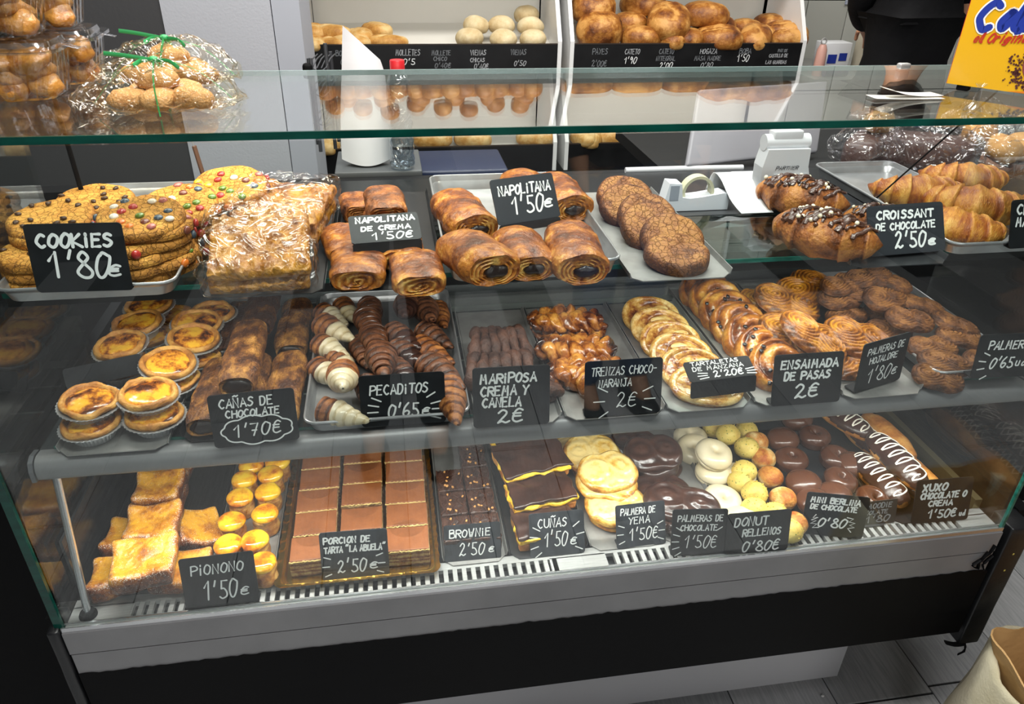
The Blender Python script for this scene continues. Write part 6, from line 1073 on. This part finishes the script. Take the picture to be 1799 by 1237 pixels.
# ---------------------------------------------------------------- bagged pastries behind the croissants
def bag_g(sx, sy, sz, seed, amp=0.011, tie=True):
    g = superq(sx / 2, sy / 2, sz / 2, 0.8, 0.8, 64, 40); V = g[0].copy(); V[:, 0:2] *= (1 - 0.35 * np.clip(V[:, 2:3] / sz - 0.55, 0, 1) * 1.5); V = V + np.stack([ridged(V, 18, 3, seed), ridged(V, 18, 3, seed + 2), ridged(V, 18, 3, seed + 4)], 1) * amp - amp * 0.9; V[:, 2] = np.maximum(V[:, 2], 0.001); return V, g[1], g[2]
M_bag = clear('bag_plastic', '#fafafc', 0.12, 1.45, (13, 0.03), 0.07)
M_liver = food('bagged_chocolate_cake', ['#5b443e', '#49342f', '#36241f'], 0.4, coat=0.2, ns=14, na=0.3, bs=40, bd=0.001)
def bagged(label, loc, rz, size, parts, seed):
    t = thing('bagged_pastry', label, 'bag', loc, (0, 0, math.radians(rz)), 'clear bags of pastries behind the croissants')
    for nm, g, m, l, r in parts: obm(nm, g, m, t, l, r, sharp=None)
    obm('plastic_bag', bag_g(*size, seed), M_bag, t, sharp=22)
cup_ = lathe([(0, 0), (0.024, 0), (0.032, 0.03), (0.0305, 0.03), (0.023, 0.002)], 90, flute=(30, 0.03)); M_cup = plain('paper_case', '#9a6a52', 0.6)
muf = disp(superq(0.034, 0.034, 0.026, 0.9, 1, 30, 16), 0.003, 40, 3, 3)
loafg = disp(superq(0.10, 0.04, 0.036, 0.5, 0.5, 40, 18), 0.003, 25, 3, 8)
bagged('clear bag with long brown chocolate cake in the middle of the row', (1.5913, 0.5772, 0.456), -30, (0.25, 0.12, 0.10), [('chocolate_cake', loafg, M_liver, (0, 0.0, 0.004), (0, 0, 0))], 5)
bagged('clear bag with a golden puff at the left end of the bag row', (1.4857, 0.604, 0.456), 30, (0.16, 0.12, 0.12), [('chocolate_cake', xf(loafg, sc=(0.7, 0.9, 0.9)), M_liver, (0.0, 0, 0.004), (0, 0, 0.3)), ('golden_puff', disp(superq(0.035, 0.03, 0.022, 1, 1, 30, 16), 0.006, 40, 3, 5), F_puff, (0.025, 0.0, 0.068), (0, 0.2, 0))], 9)
bagged('clear bag with muffins in paper cases behind the cakes', (1.7492, 0.6261, 0.456), 0, (0.16, 0.12, 0.13), [('paper_case', cup_, M_cup, (0.0, 0, 0.02), (0.4, -0.3, 0)), ('muffin', muf, F_bun, (0.0, -0.012, 0.045), (0.4, -0.3, 0))], 13)
bagged('knotted clear bag with small muffins at the right end of the bag row', (1.7505, 0.5287, 0.456), 10, (0.17, 0.12, 0.12), [('paper_case', cup_, M_cup, (-0.03, 0, 0.008), (0.3, 0.2, 0)), ('muffin', muf, F_bun, (-0.03, -0.006, 0.035), (0.3, 0.2, 0)), ('paper_case', cup_, M_cup, (0.035, 0, 0.008), (0.2, -0.2, 0)), ('muffin', muf, F_bun, (0.035, -0.006, 0.035), (0.2, -0.2, 0))], 17)
tag(obm('blue_clip', rbox(0.014, 0.006, 0.012, 0.003, (2, 1, 2)), plain('blue_plastic', '#2f50b8', 0.4)), 'small blue bag clip above the bagged chocolate cakes', 'clip').location = (1.5137, 0.5, 0.5665)
# ---------------------------------------------------------------- on the top glass
TG = 0.7030
M_box = clear('clamshell_plastic', '#f6f8fa', 0.06, 1.5, (8, 0.004), 0.09); M_pst = food('fried_honey_pastry', ['#c08438', '#985a20', '#6c3814', '#44220c'], 0.35, coat=0.4, ns=30, na=0.6, bs=100, bd=0.0015)
def clam_g(w_, d_, h, seed):
    """ribbed tub tapering to its base"""
    rows = []
    for ins, z_ in ((0.012, 0.0), (0.009, 0.003), (0.002, h * 0.8), (0.0, h), (-0.006, h + 0.001), (-0.006, h + 0.003), (0.0, h + 0.003), (0.0015, h)):
        P = dens([(x, y, z_) for x, y in rrect(w_ - 2 * ins, d_ - 2 * ins, 0.022, 10)], 176)
        if 0.002 < z_ < h * 0.95: P[:, :2] *= (1 + 0.014 * np.sign(np.sin(np.arange(176) * 2 * PI / 8)))[:, None]
        rows.append(P)
    V, F = grid(np.array(rows)); F.append(tuple(range(175, -1, -1))); return V, F, np.zeros(len(V))
def lid_g(w_, d_):
    rows = []
    for ins, z_ in ((-0.007, 0.0), (-0.007, 0.004), (0.002, 0.005), (0.004, 0.011), (0.01, 0.012), (0.02, 0.0125)): rows.append(dens([(x, y, z_) for x, y in rrect(w_ - 2 * ins, d_ - 2 * ins, 0.022, 10)], 120))
    V, F = grid(np.array(rows)); F.append(tuple(range(5 * 120, 6 * 120))); return V, F, np.zeros(len(V))
cg = me('tub', clam_g(0.128, 0.10, 0.052, 1), M_box); weighted(cg, 30); lg = me('lid', lid_g(0.128, 0.10), clear('lid_plastic', '#eef1f3', 0.12, 1.5, (8, 0.004), 0.16)); weighted(lg, 30); tabm = me('tab', rbox(0.022, 0.012, 0.0012, 0.0005, (1, 1, 1)), M_box)
pgm = [me('fried_pastry', disp(superq(0.026, 0.018, 0.013, 0.9, 0.8, 26, 14), 0.006, 38, 3, s), M_pst) for s in range(4)]
def clamshell(label, loc, rz, seed):
    rnd = random.Random(seed); t = thing('clamshell_box', label, 'container', loc, (0, 0, math.radians(rz)), 'clear tubs of fried pastries')
    ob('tub', cg, t); ob('lid', lg, t, (0, 0, 0.0535)); ob('tab', tabm, t, (0.076, -0.01, 0.056), (0, 0.25, 0))
    for lv in range(3):
        for k in range(5): ob('fried_pastry', pgm[rnd.randrange(4)], t, ((k % 3 - 1) * 0.034 + rnd.uniform(-.004, .004), (-0.018 if k < 3 else 0.02) + rnd.uniform(-.004, .004), 0.003 + lv * 0.0135), (rnd.uniform(-.3, .3), rnd.uniform(-.3, .3), rnd.uniform(0, 3)))
f0 = (0.062, 0.205); r0 = (0.075, 0.300)
clamshell('clear tub of fried pastries, lower one of the front stack at the left edge', (f0[0], f0[1], TG), 4, 1)
clamshell('clear tub of fried pastries, upper one of the front stack', (f0[0] - 0.012, f0[1] + 0.004, TG + 0.0665), 2, 2)
clamshell('clear tub of fried pastries at the bottom of the rear stack', (r0[0], r0[1], TG), 6, 3)
clamshell('clear tub of fried pastries in the middle of the rear stack', (r0[0] - 0.010, r0[1], TG + 0.0665), 4, 4)
clamshell('topmost clear tub of fried pastries on the rear stack', (r0[0] - 0.024, r0[1] - 0.02, TG + 0.133), 0, 5)
M_sug = food('sugared_fried_dough', ['#c99a62', '#a06a36', '#744018'], 0.6, ns=40, na=0.5, bs=260, bd=0.0014, fleck=('#e0d2b8', 420, 0.2)); M_rib = plain('green_ribbon', '#2f9a55', 0.4)
def cello(label, loc, rz, seed, s=1.0):
    rnd = random.Random(seed); t = thing('cellophane_parcel', label, 'parcel', loc, (0, 0, math.radians(rz)), 'cellophane parcels with green ribbons'); t.scale = (s, s, s)
    for k, (x, y, z, a) in enumerate(((-0.035, -0.012, 0.002, 0.2), (0.0, -0.016, 0.002, 1.2), (0.036, -0.012, 0.002, -0.3), (-0.02, 0.018, 0.004, 0.9), (0.022, 0.02, 0.004, -0.6), (0.0, 0.0, 0.022, 0.1))): obm('sugared_pastry', disp(superq(0.026, 0.018, 0.013, 0.9, 0.9, 26, 14), 0.004, 40, 3, seed + k), M_sug, t, (x, y, z), (0, 0, a), sharp=None)
    g = superq(0.078, 0.046, 0.028, 0.8, 0.7, 70, 36); V = g[0].copy(); ex = np.clip(np.abs(V[:, 0]) / 0.078 - 0.6, 0, 1); V[:, 0] *= 1 + ex * 0.55; V[:, 2] *= 1 - ex * 1.1; V = V + np.stack([ridged(V, 22, 3, seed), ridged(V, 22, 3, seed + 2), ridged(V, 26, 3, seed + 4)], 1) * 0.008 - 0.007; V[:, 2] = np.maximum(V[:, 2], 0.0006)
    obm('cellophane_wrap', (V, g[1], g[2]), M_cello, t, sharp=22)
    for yy in ((-0.05, 0.05),): obm('ribbon_band', tube(smoothpath([(0.004, -0.046, 0.001), (0.002, -0.036, 0.035), (0, 0.0, 0.055), (-0.002, 0.036, 0.035), (-0.003, 0.046, 0.002)], 30), 0.003, 6, 0.25, (1, 0, 0)), M_rib, t)
    obm('ribbon_cross', tube(smoothpath([(-0.075, 0.0, 0.010), (-0.04, 0, 0.044), (0, 0, 0.0555), (0.045, 0, 0.044), (0.08, 0.004, 0.010)], 30), 0.0012, 6, 0.3), M_rib, t)
    obm('ribbon_knot', superq(0.006, 0.005, 0.004, 1, 1, 12, 8), M_rib, t, (0, -0.002, 0.053))
    for a in ((-0.05, -0.01, 0.016), (0.03, -0.018, 0.0), (-0.018, -0.02, 0.004)): obm('ribbon_tail', tube(smoothpath([(0, -0.002, 0.056), (a[0] * 0.6, a[1] * 0.6, 0.056 + a[2] * 0.4), (a[0], a[1] * 1.2, 0.050 + a[2])], 14), 0.0026, 6, 0.25, (0, 1, 0.2)), M_rib, t)
cello('cellophane parcel of sugared pastries with green ribbon, in front', (0.254, 0.1137, 0.7032), 3, 401, 0.95); cello('cellophane parcel of sugared pastries with green ribbon, behind the front one', (0.232, 0.262, 0.7032), -4, 421, 1.0)
# cocoa box: flat printed carton on small black feet
bx = thing('cocoa_box', 'yellow and red carton with blue lettering on black feet', 'box', (1.285, 0.165, TG + 0.008), (0, 0, math.radians(-52)))
W_, H_, D__ = 0.20, 0.20, 0.085; M_yel = plain('yellow_card', '#d8a412', 0.35, coat=0.2); M_red = plain('red_card', '#b8222a', 0.35, coat=0.2); M_org = plain('orange_print', '#cf7418', 0.4)
obm('carton', box(0, W_, 0, D__, 0, H_), M_yel, bx, smooth=False); obm('side_panel', box(-0.0006, -0.0001, 0, D__, 0, H_), M_red, bx, smooth=False); obm('red_end', box(W_ + 0.0001, W_ + 0.0006, 0, D__, 0, H_), M_red, bx, smooth=False)
def pr_(name, poly, mat, y=-0.0004): 
    V = np.array([(x, y, z) for x, z in poly]); return obm(name, (V, [tuple(range(len(V)))], np.zeros(len(V))), mat, bx, smooth=False)
pr_('printed_band', [(0, 0.128), (0.06, 0.131), (0.13, 0.130), (0.2, 0.138), (0.2, H_), (0, H_)], M_red); pr_('printed_stripe', [(0, 0.124), (0.06, 0.126), (0.13, 0.125), (0.2, 0.132), (0.2, 0.138), (0.13, 0.130), (0.06, 0.131), (0, 0.128)], M_org, -0.0005)
pr_('printed_swoosh', [(0.075, 0.0005), (0.2, 0.0005), (0.2, 0.036), (0.16, 0.014), (0.12, 0.006)], M_org, -0.0005); pr_('printed_corner', [(0.13, 0.0005), (0.2, 0.0005), (0.2, 0.022), (0.17, 0.008)], M_red, -0.0007)
def wr(txt, x, z, w_, h, wt_, mat, y, sh, sl=0.0): g = ribbon(strokes_of(txt, x, z, w_, h, sl, 0.0, sh, random.Random(4)), wt_, 0); V = g[0]; return obm('printed_lettering', (np.stack([V[:, 0], y - V[:, 2], V[:, 1]], 1), g[1], g[2]), mat, bx, smooth=False)
M_blue = plain('blue_print', '#20348e', 0.35); M_wp = plain('white_print', '#f0ede4', 0.4)
for q, (wt_, m_, y_) in enumerate(((0.0125, M_wp, -0.0008), (0.0085, M_blue, -0.0012))):
    wr('C', 0.014, 0.072, 0.020, 0.034, wt_, m_, y_, 0.25); wr('ola', 0.042, 0.075, 0.042, 0.032, wt_, m_, y_, 0.25, 0.06); wr('C', 0.092, 0.080, 0.023, 0.036, wt_, m_, y_, 0.25); wr('ao', 0.122, 0.083, 0.045, 0.030, wt_, m_, y_, 0.25, 0.04)
wr('el', 0.018, 0.056, 0.010, 0.011, 0.0019, plain('red_print', '#b0301c', 0.4), -0.0010, 0.3, 0.12); wr('Original', 0.034, 0.057, 0.052, 0.012, 0.0022, plain('red_print', '#b0301c', 0.4), -0.0010, 0.3, 0.12)
cir = [(0.118 + 0.034 * math.cos(a), 0.036 + 0.026 * math.sin(a)) for a in np.linspace(0, 2 * PI, 40, endpoint=False)]; pr_('printed_cup', cir, plain('cup_print', '#7a3a3a', 0.4), -0.0009)
pr_('printed_cocoa', [(0.118 + 0.029 * math.cos(a), 0.038 + 0.021 * math.sin(a)) for a in np.linspace(0, 2 * PI, 40, endpoint=False)], plain('cocoa_print', '#3c1715', 0.5, var=('#8a5048', 300)), -0.0011)
rnd = random.Random(3); gs = []
for k in range(170):
    a = rnd.gauss(PI * 1.15, 0.7); r_ = 0.034 + abs(rnd.gauss(0, 0.010)); x, z = 0.118 + r_ * math.cos(a), 0.032 + r_ * 0.75 * math.sin(a)
    if 0.005 < x < 0.195 and z > 0.004: s_ = rnd.uniform(0.0006, 0.0022); gs.append((np.array([(x - s_, -0.00085, z), (x, -0.00085, z - s_), (x + s_, -0.00085, z), (x, -0.00085, z + s_)]), [(0, 1, 2, 3)], np.zeros(4)))
o = obm('printed_powder', join(*gs), plain('powder_print', '#4a1d18', 0.5), bx, smooth=False); o['kind'] = 'stuff'
for x in (0.02, 0.17):
    for y in (0.012, 0.07): obm('black_foot', rbox(0.016, 0.014, 0.0078, 0.002, (1, 1, 1)), M_black, bx, (x, y, -0.008))
# receipts and little plastic stem on the glass
for k, (p, l, rz) in enumerate((((1.1882, 0.1115, 0.7035), 0.10, 0.0), ((1.1967, 0.113, 0.706), 0.085, 0.12))):
    u = np.linspace(0, 1, 14); P = np.array([[(-l / 2 + l * a, yy, 0.0008 + 0.010 * (1 - a) ** 3 * (k * 0.9 + 0.15)) for a in u] for yy in (-0.012, 0.012)]); V, F = grid(P, False); o = tag(obm('receipt', (V, F, np.zeros(len(V))), M_wp), ('flat white receipt lying on the top glass', 'curling white receipt on top of the flat one')[k], 'receipt', 'receipts on the glass'); o.location = p; o.rotation_euler = (0, 0, rz); so = o.modifiers.new('s', 'SOLIDIFY'); so.thickness = 0.0004
o = tag(obm('clear_stand', lathe([(0, 0.002), (0.012, 0.0), (0.010, 0.006), (0.004, 0.012), (0.003, 0.03), (0.007, 0.034), (0, 0.034)], 24), M_box), 'small clear plastic stem standing before the yellow carton', 'stand'); o.location = (1.2238, 0.0266, 0.7032)
# ---------------------------------------------------------------- far right kitchen corner
kc = thing('kitchen_counter', 'white counter with steel top against the tiled wall', 'counter', (2.95, 2.36, FL)); obm('cabinet', box(-0.72, 1.2, -0.22, 0.24, 0, 0.93), plain('off_white_front', '#bdbdb6', 0.5), kc, smooth=False); obm('counter_top', box(-0.73, 1.22, -0.24, 0.245, 0.931, 0.96), M_steel, kc, smooth=False); KZ = FL + 0.961
M_pink = plain('pink_plastic', '#c99a8c', 0.4); t = thing('soap_bottle', 'pink soap bottle with a metal ring near the tiled wall', 'bottle', (2.275, 2.2, KZ)); obm('bottle_body', lathe([(0, 0), (0.022, 0), (0.022, 0.05), (0.020, 0.10), (0.012, 0.12), (0, 0.12)], 24), M_pink, t); obm('ring', tube([(0.011 * math.cos(a), 0, 0.132 + 0.011 * math.sin(a)) for a in np.linspace(0, 2 * PI, 24)], 0.003, 8), M_steel, t)
t = thing('carton', 'small white carton with blue print beside the soap bottle', 'box', (2.37, 2.28, KZ)); obm('box_body', rbox(0.12, 0.08, 0.12, 0.003, (1, 1, 1)), plain('white_carton', '#d6d8da', 0.5), t); obm('blue_print', box(-0.04, 0.0, -0.0415, -0.0405, 0.04, 0.075), M_blue, t, smooth=False); obm('blue_print', box(0.01, 0.045, -0.0415, -0.0405, 0.05, 0.08), M_blue, t, smooth=False)
t = thing('purple_roll', 'purple rolled packet in front of the white carton', 'packet', (2.33, 2.16, KZ)); obm('roll_body', tube([(-0.05, 0, 0.02), (0, 0, 0.02), (0.05, 0.01, 0.02)], 0.02, 20), plain('purple_foil', '#5d4672', 0.25, 0.4), t); obm('roll_end', xf(superq(0.008, 0.018, 0.018, 1, 1, 16, 8), (0.052, 0.01, 0.002)), M_edge, t)
tag(obm('notice', box(-0.045, 0.045, -0.001, 0, 0, 0.10), plain('notice_paper', '#e4e6ea', 0.6, var=('#8f9bb8', 60)), smooth=False), 'small printed notice on the wall tiles', 'notice').location = (2.6184, 2.605, 0.5814)
t = thing('beige_case', 'large beige plastic box right of the person', 'box', (2.8273, 2.202, 0.351)); t.location = (2.60, 2.22, KZ); obm('case_body', rbox(0.26, 0.16, 0.17, 0.02, (4, 3, 3)), plain('beige_plastic', '#c2baa6', 0.5), t); obm('case_label', box(-0.03, 0.06, -0.0815, -0.0803, 0.09, 0.14), M_edge, t, smooth=False)
tag(obm('crumpled_bag', bag_g(0.24, 0.14, 0.17, 31, 0.016), M_bag, sharp=22), 'crumpled clear bag on top of the beige box', 'bag').location = (2.60, 2.24, KZ + 0.172)
tag(obm('green_bottle', lathe([(0, 0), (0.03, 0), (0.03, 0.14), (0.012, 0.19), (0.012, 0.22), (0, 0.22)], 24), plain('green_glass_dark', '#1f6a3a', 0.2)), 'green bottle beside the person', 'bottle').location = (2.80, 2.40, KZ)
# ---------------------------------------------------------------- person behind the counter
def skin(name, J, E, mat, parent=None, sub=2):
    m = bpy.data.meshes.new(name); m.from_pydata([j[:3] for j in J], E, []); o = ob(name, m, parent); sk = o.modifiers.new('skin', 'SKIN'); sk.use_smooth_shade = True
    for i, j in enumerate(J): r = j[3] if isinstance(j[3], tuple) else (j[3], j[3]); m.skin_vertices[0].data[i].radius = r
    m.skin_vertices[0].data[0].use_root = True; o.modifiers.new('sub', 'SUBSURF').levels = sub; o.modifiers['sub'].render_levels = sub
    dg = bpy.context.evaluated_depsgraph_get(); e = bpy.data.meshes.new_from_object(o.evaluated_get(dg)); o.modifiers.clear(); o.data = e; e.materials.clear(); e.materials.append(mat)
    e.polygons.foreach_set('use_smooth', [True] * len(e.polygons)); return o
M_skin = food('skin', ['#d9a888', '#cf9a78', '#bf8765'], 0.5, ns=6, na=0.1, bs=60, bd=0.0002, attr=False)
def person(label, loc, rz, shirt, trouser, arms, tint='dark_hair', hair='#2a1f19', sleeve=(0.45, 0.45), hc=0.075, hz=1.685):
    pn = thing('person', label, 'person', loc, (0, 0, rz)); 
    B_ = [(0, 0, 0.98, (.15, .10)), (0, 0, 1.12, (.135, .095)), (0, .0, 1.28, (.15, .105)), (0, .01, 1.42, (.15, .10)), (0, .015, 1.50, (.06, .06)), (0, .005, 1.57, .052), (0, -.005, 1.66, (.072, .085)), (0, -.005, 1.74, (.068, .08)),
      (.09, 0, .92, .085), (.095, -.01, .52, .058), (.10, .01, .12, .042), (.10, -.10, .035, (.038, .028)), (-.09, 0, .92, .085), (-.095, -.01, .52, .058), (-.10, .01, .12, .042), (-.10, -.10, .035, (.038, .028))]
    E_ = [(0, 1), (1, 2), (2, 3), (3, 4), (4, 5), (5, 6), (6, 7), (0, 8), (8, 9), (9, 10), (10, 11), (0, 12), (12, 13), (13, 14), (14, 15)]
    sh = [(0, 0, 1.05, (.165, .115)), (0, 0, 1.17, (.158, .112)), (0, 0, 1.30, (.170, .12)), (0, .01, 1.42, (.168, .113)), (0, .015, 1.485, (.075, .072)), (0, 0, 0.96, (.170, .118))]; se = [(0, 1), (1, 2), (2, 3), (3, 4), (0, 5)]
    for sd, (el, wr_), slv in zip((1, -1), arms, sleeve):
        S_ = Vector((sd * .17, .01, 1.42)); e = Vector(el); w_ = Vector(wr_); d = (w_ - e).normalized(); h = w_ + d * .05; h2 = w_ + d * .09; k = len(B_)
        B_ += [(*S_, .058), (*e, .046), (*w_, .030), (*h, (.034, .016)), (*h2, (.032, .014))]; E_ += [(3, k), (k, k + 1), (k + 1, k + 2), (k + 2, k + 3), (k + 3, k + 4)]
        k = len(sh); sh += [(S_.x, S_.y, S_.z + .005, .072), (*S_.lerp(e, min(1, slv * 2)), .060)]; se += [(3, k), (k, k + 1)]
        if slv > .5: sh.append((*e.lerp(w_, .95), .045)); se.append((k + 1, k + 2))
        side = d.cross(Vector((0, 0, 1))); side = side.normalized() if side.length > .1 else Vector((1, 0, 0)); up_ = side.cross(d)
        for q in range(5):
            l = (.045, .07, .078, .072, .056)[q]; o_ = side * ((q - 2) * .017 * sd if q else -.042 * sd); b0_ = (h if q == 0 else h2) - d * .012
            J = [(*(b0_ + o_ * .8), .010), (*(b0_ + o_ + d * l * .55 - up_ * .004), .0085), (*(b0_ + o_ * 1.05 + d * l * .95 - up_ * .024), .0075)]; skin('finger', J, [(0, 1), (1, 2)], M_skin, pn, 1)
    skin('body', B_, E_, M_skin, pn); skin('shirt', sh, se, shirt, pn)
    skin('trousers', [(0, 0, 1.0, (.160, .110)), (0, 0, .93, (.158, .112)), (.09, 0, .88, .10), (.095, -.01, .52, .074), (.10, .01, .09, .06), (-.09, 0, .88, .10), (-.095, -.01, .52, .074), (-.10, .01, .09, .06)], [(0, 1), (1, 2), (2, 3), (3, 4), (1, 5), (5, 6), (6, 7)], trouser, pn)
    for sd in (-1, 1): obm('shoe', disp(superq(.045, .125, .045, .8, .8, 24, 12, .5), .003, 30), plain('dark_shoe', '#1c1c1e', .5), pn, (sd * .10, -.045, 0.001))
    obm('hair', disp(superq(0.088, 0.10, hc, 1, 1, 30, 16), 0.006, 30), plain(tint, hair, 0.7), pn, (0, 0.012 + (0.02 if hc > .1 else 0), hz)); obm('nose', xf(superq(0.013, 0.016, 0.022, 1, 1, 14, 8), (0, -0.092, 1.645)), M_skin, pn); obm('mouth', xf(superq(0.024, 0.006, 0.006, 1, 1, 16, 6), (0, -0.083, 1.615)), plain('lips', '#a8605a', 0.5), pn)
    for sd in (-1, 1): obm('eye', xf(superq(0.012, 0.006, 0.006, 1, 1, 14, 8), (sd * 0.03, -0.08, 1.678)), plain('eye_dark', '#2a2422', 0.2), pn); obm('ear', xf(superq(0.008, 0.016, 0.026, 1, 1, 14, 8), (sd * 0.076, 0.0, 1.64)), M_skin, pn)
    return pn
M_blk = plain('black_cotton', '#0d0d0f', 0.85, 0, 0.2, bump=(16, 0.5, 0.01)); M_jean = plain('blue_denim', '#2c4a80', 0.8, bump=(200, 0.3), var=('#1f3a6a', 20))
person('person in a black t-shirt reaching to the right behind the counter', (2.37, 1.80, FL), PI + 0.12, M_blk, plain('dark_grey_twill', '#1c1c20', 0.85, 0, 0.2), (((.13, -.15, 1.22), (-.02, -.26, 1.12)), ((-.25, -.01, 1.15), (-.50, .02, 1.19))), sleeve=(0.9, 0.4), hc=0.125, hz=1.53).scale = (0.96, 1.0, 1.04)
person('person in a dark jacket added behind the camera to darken the front glass', (0.50, -1.13, FL), PI, M_blk, plain('charcoal_trousers', '#1e2026', 0.85, 0, 0.2), (((.24, -.10, 1.16), (.12, -.20, 1.36)), ((-.24, -.10, 1.16), (-.12, -.20, 1.36))), sleeve=(0.9, 0.9))  # unseen figure, added to darken what the front glass reflects
person('customer in blue jeans out of view, added for the mirrored legs and to darken the front glass', (1.22, -1.32, FL), PI - 0.2, M_blk, M_jean, (((.22, .02, 1.14), (.20, -.06, .90)), ((-.22, .02, 1.14), (-.20, -.06, .90))), sleeve=(0.9, 0.9))  # jeans follow the reflection in the glass; figure also added to darken it
# ---------------------------------------------------------------- tote bag with a paper bag, bottom right
tb = thing('tote_bag', 'cream cotton tote bag at the bottom right corner of the photo', 'bag', (1.69, -0.215, FL))
def loft(rings, n=96): return np.array([dens([(x + cx_, y + cy_, z_) for x, y in rrect(w_, d_, r_, 6)], n) for w_, d_, r_, cx_, cy_, z_ in rings])
A = loft([(0.42, 0.28, 0.05, 0, 0, 0.003), (0.46, 0.31, 0.07, 0, 0, 0.04), (0.475, 0.33, 0.09, 0, 0, 0.14), (0.465, 0.33, 0.09, 0, 0.0, 0.24), (0.44, 0.33, 0.09, 0.0, 0.0, 0.32), (0.42, 0.33, 0.09, 0.0, 0.0, 0.39), (0.415, 0.325, 0.09, 0, 0, 0.405), (0.408, 0.318, 0.09, 0, 0.0, 0.405), (0.40, 0.31, 0.08, 0, 0.0, 0.39), (0.42, 0.31, 0.08, 0, 0, 0.2)])
V, F = grid(A); V = V + np.stack([fbm(V, 8, 3, 2), ridged(V * np.array([1, 1, 0.5]), 7, 3, 4) - .9, fbm(V, 10, 3, 6) * 0.8], 1) * 0.014; V[:, 2] = np.maximum(V[:, 2], 0.002); F.append(tuple(range(95, -1, -1)))
obm('canvas', (V, F, np.zeros(len(V))), plain('cream_canvas', '#c6bda4', 0.85, bump=(220, 0.6, 0.002), var=('#aea384', 14)), tb, sharp=None)
A = loft([(0.33, 0.25, 0.01, 0, 0, 0.0), (0.35, 0.265, 0.012, 0, 0, 0.2), (0.36, 0.27, 0.014, 0, 0, 0.38), (0.385, 0.295, 0.014, -0.004, 0.0, 0.425), (0.38, 0.29, 0.014, -0.004, 0, 0.427), (0.352, 0.262, 0.012, 0, 0, 0.38), (0.33, 0.25, 0.01, 0, 0, 0.02)]); V, F = grid(A); n_ = 96; F.append(tuple(range(n_ - 1, -1, -1))); F.append(tuple(range(6 * n_, 7 * n_)))
V = V + np.stack([ridged(V, 6, 2, 3) - .7, ridged(V, 6, 2, 5) - .7, fbm(V, 7, 2, 6)], 1) * 0.010; V[:, 2] = np.maximum(V[:, 2], 0.001)
pb = tag(obm('paper_bag', (V, F, np.zeros(len(V))), plain('brown_kraft_paper', '#b9925e', 0.7, bump=(14, 0.6, 0.01), var=('#a6804e', 6)), sharp=25), 'brown paper bag standing open inside the cotton tote', 'bag'); pb.location = (1.69, -0.215, FL + 0.012)
g = ribbon(strokes_of('A', 0, 0, 0.022, 0.03, shear=0.2), 0.005, 0.0); obm('printed_letter', g, plain('black_ink', '#1a1a1a', 0.6), tb, (-0.232, -0.045, 0.27), (PI / 2, 0, -1.45), smooth=False)
sm = obm('stray_crumb', superq(0.004, 0.003, 0.002, 1, 1, 8, 5), M_edge); tag(sm, 'small pale crumb on the grey floor planks', 'crumb').location = (1.3951, 0.1167, -0.608)
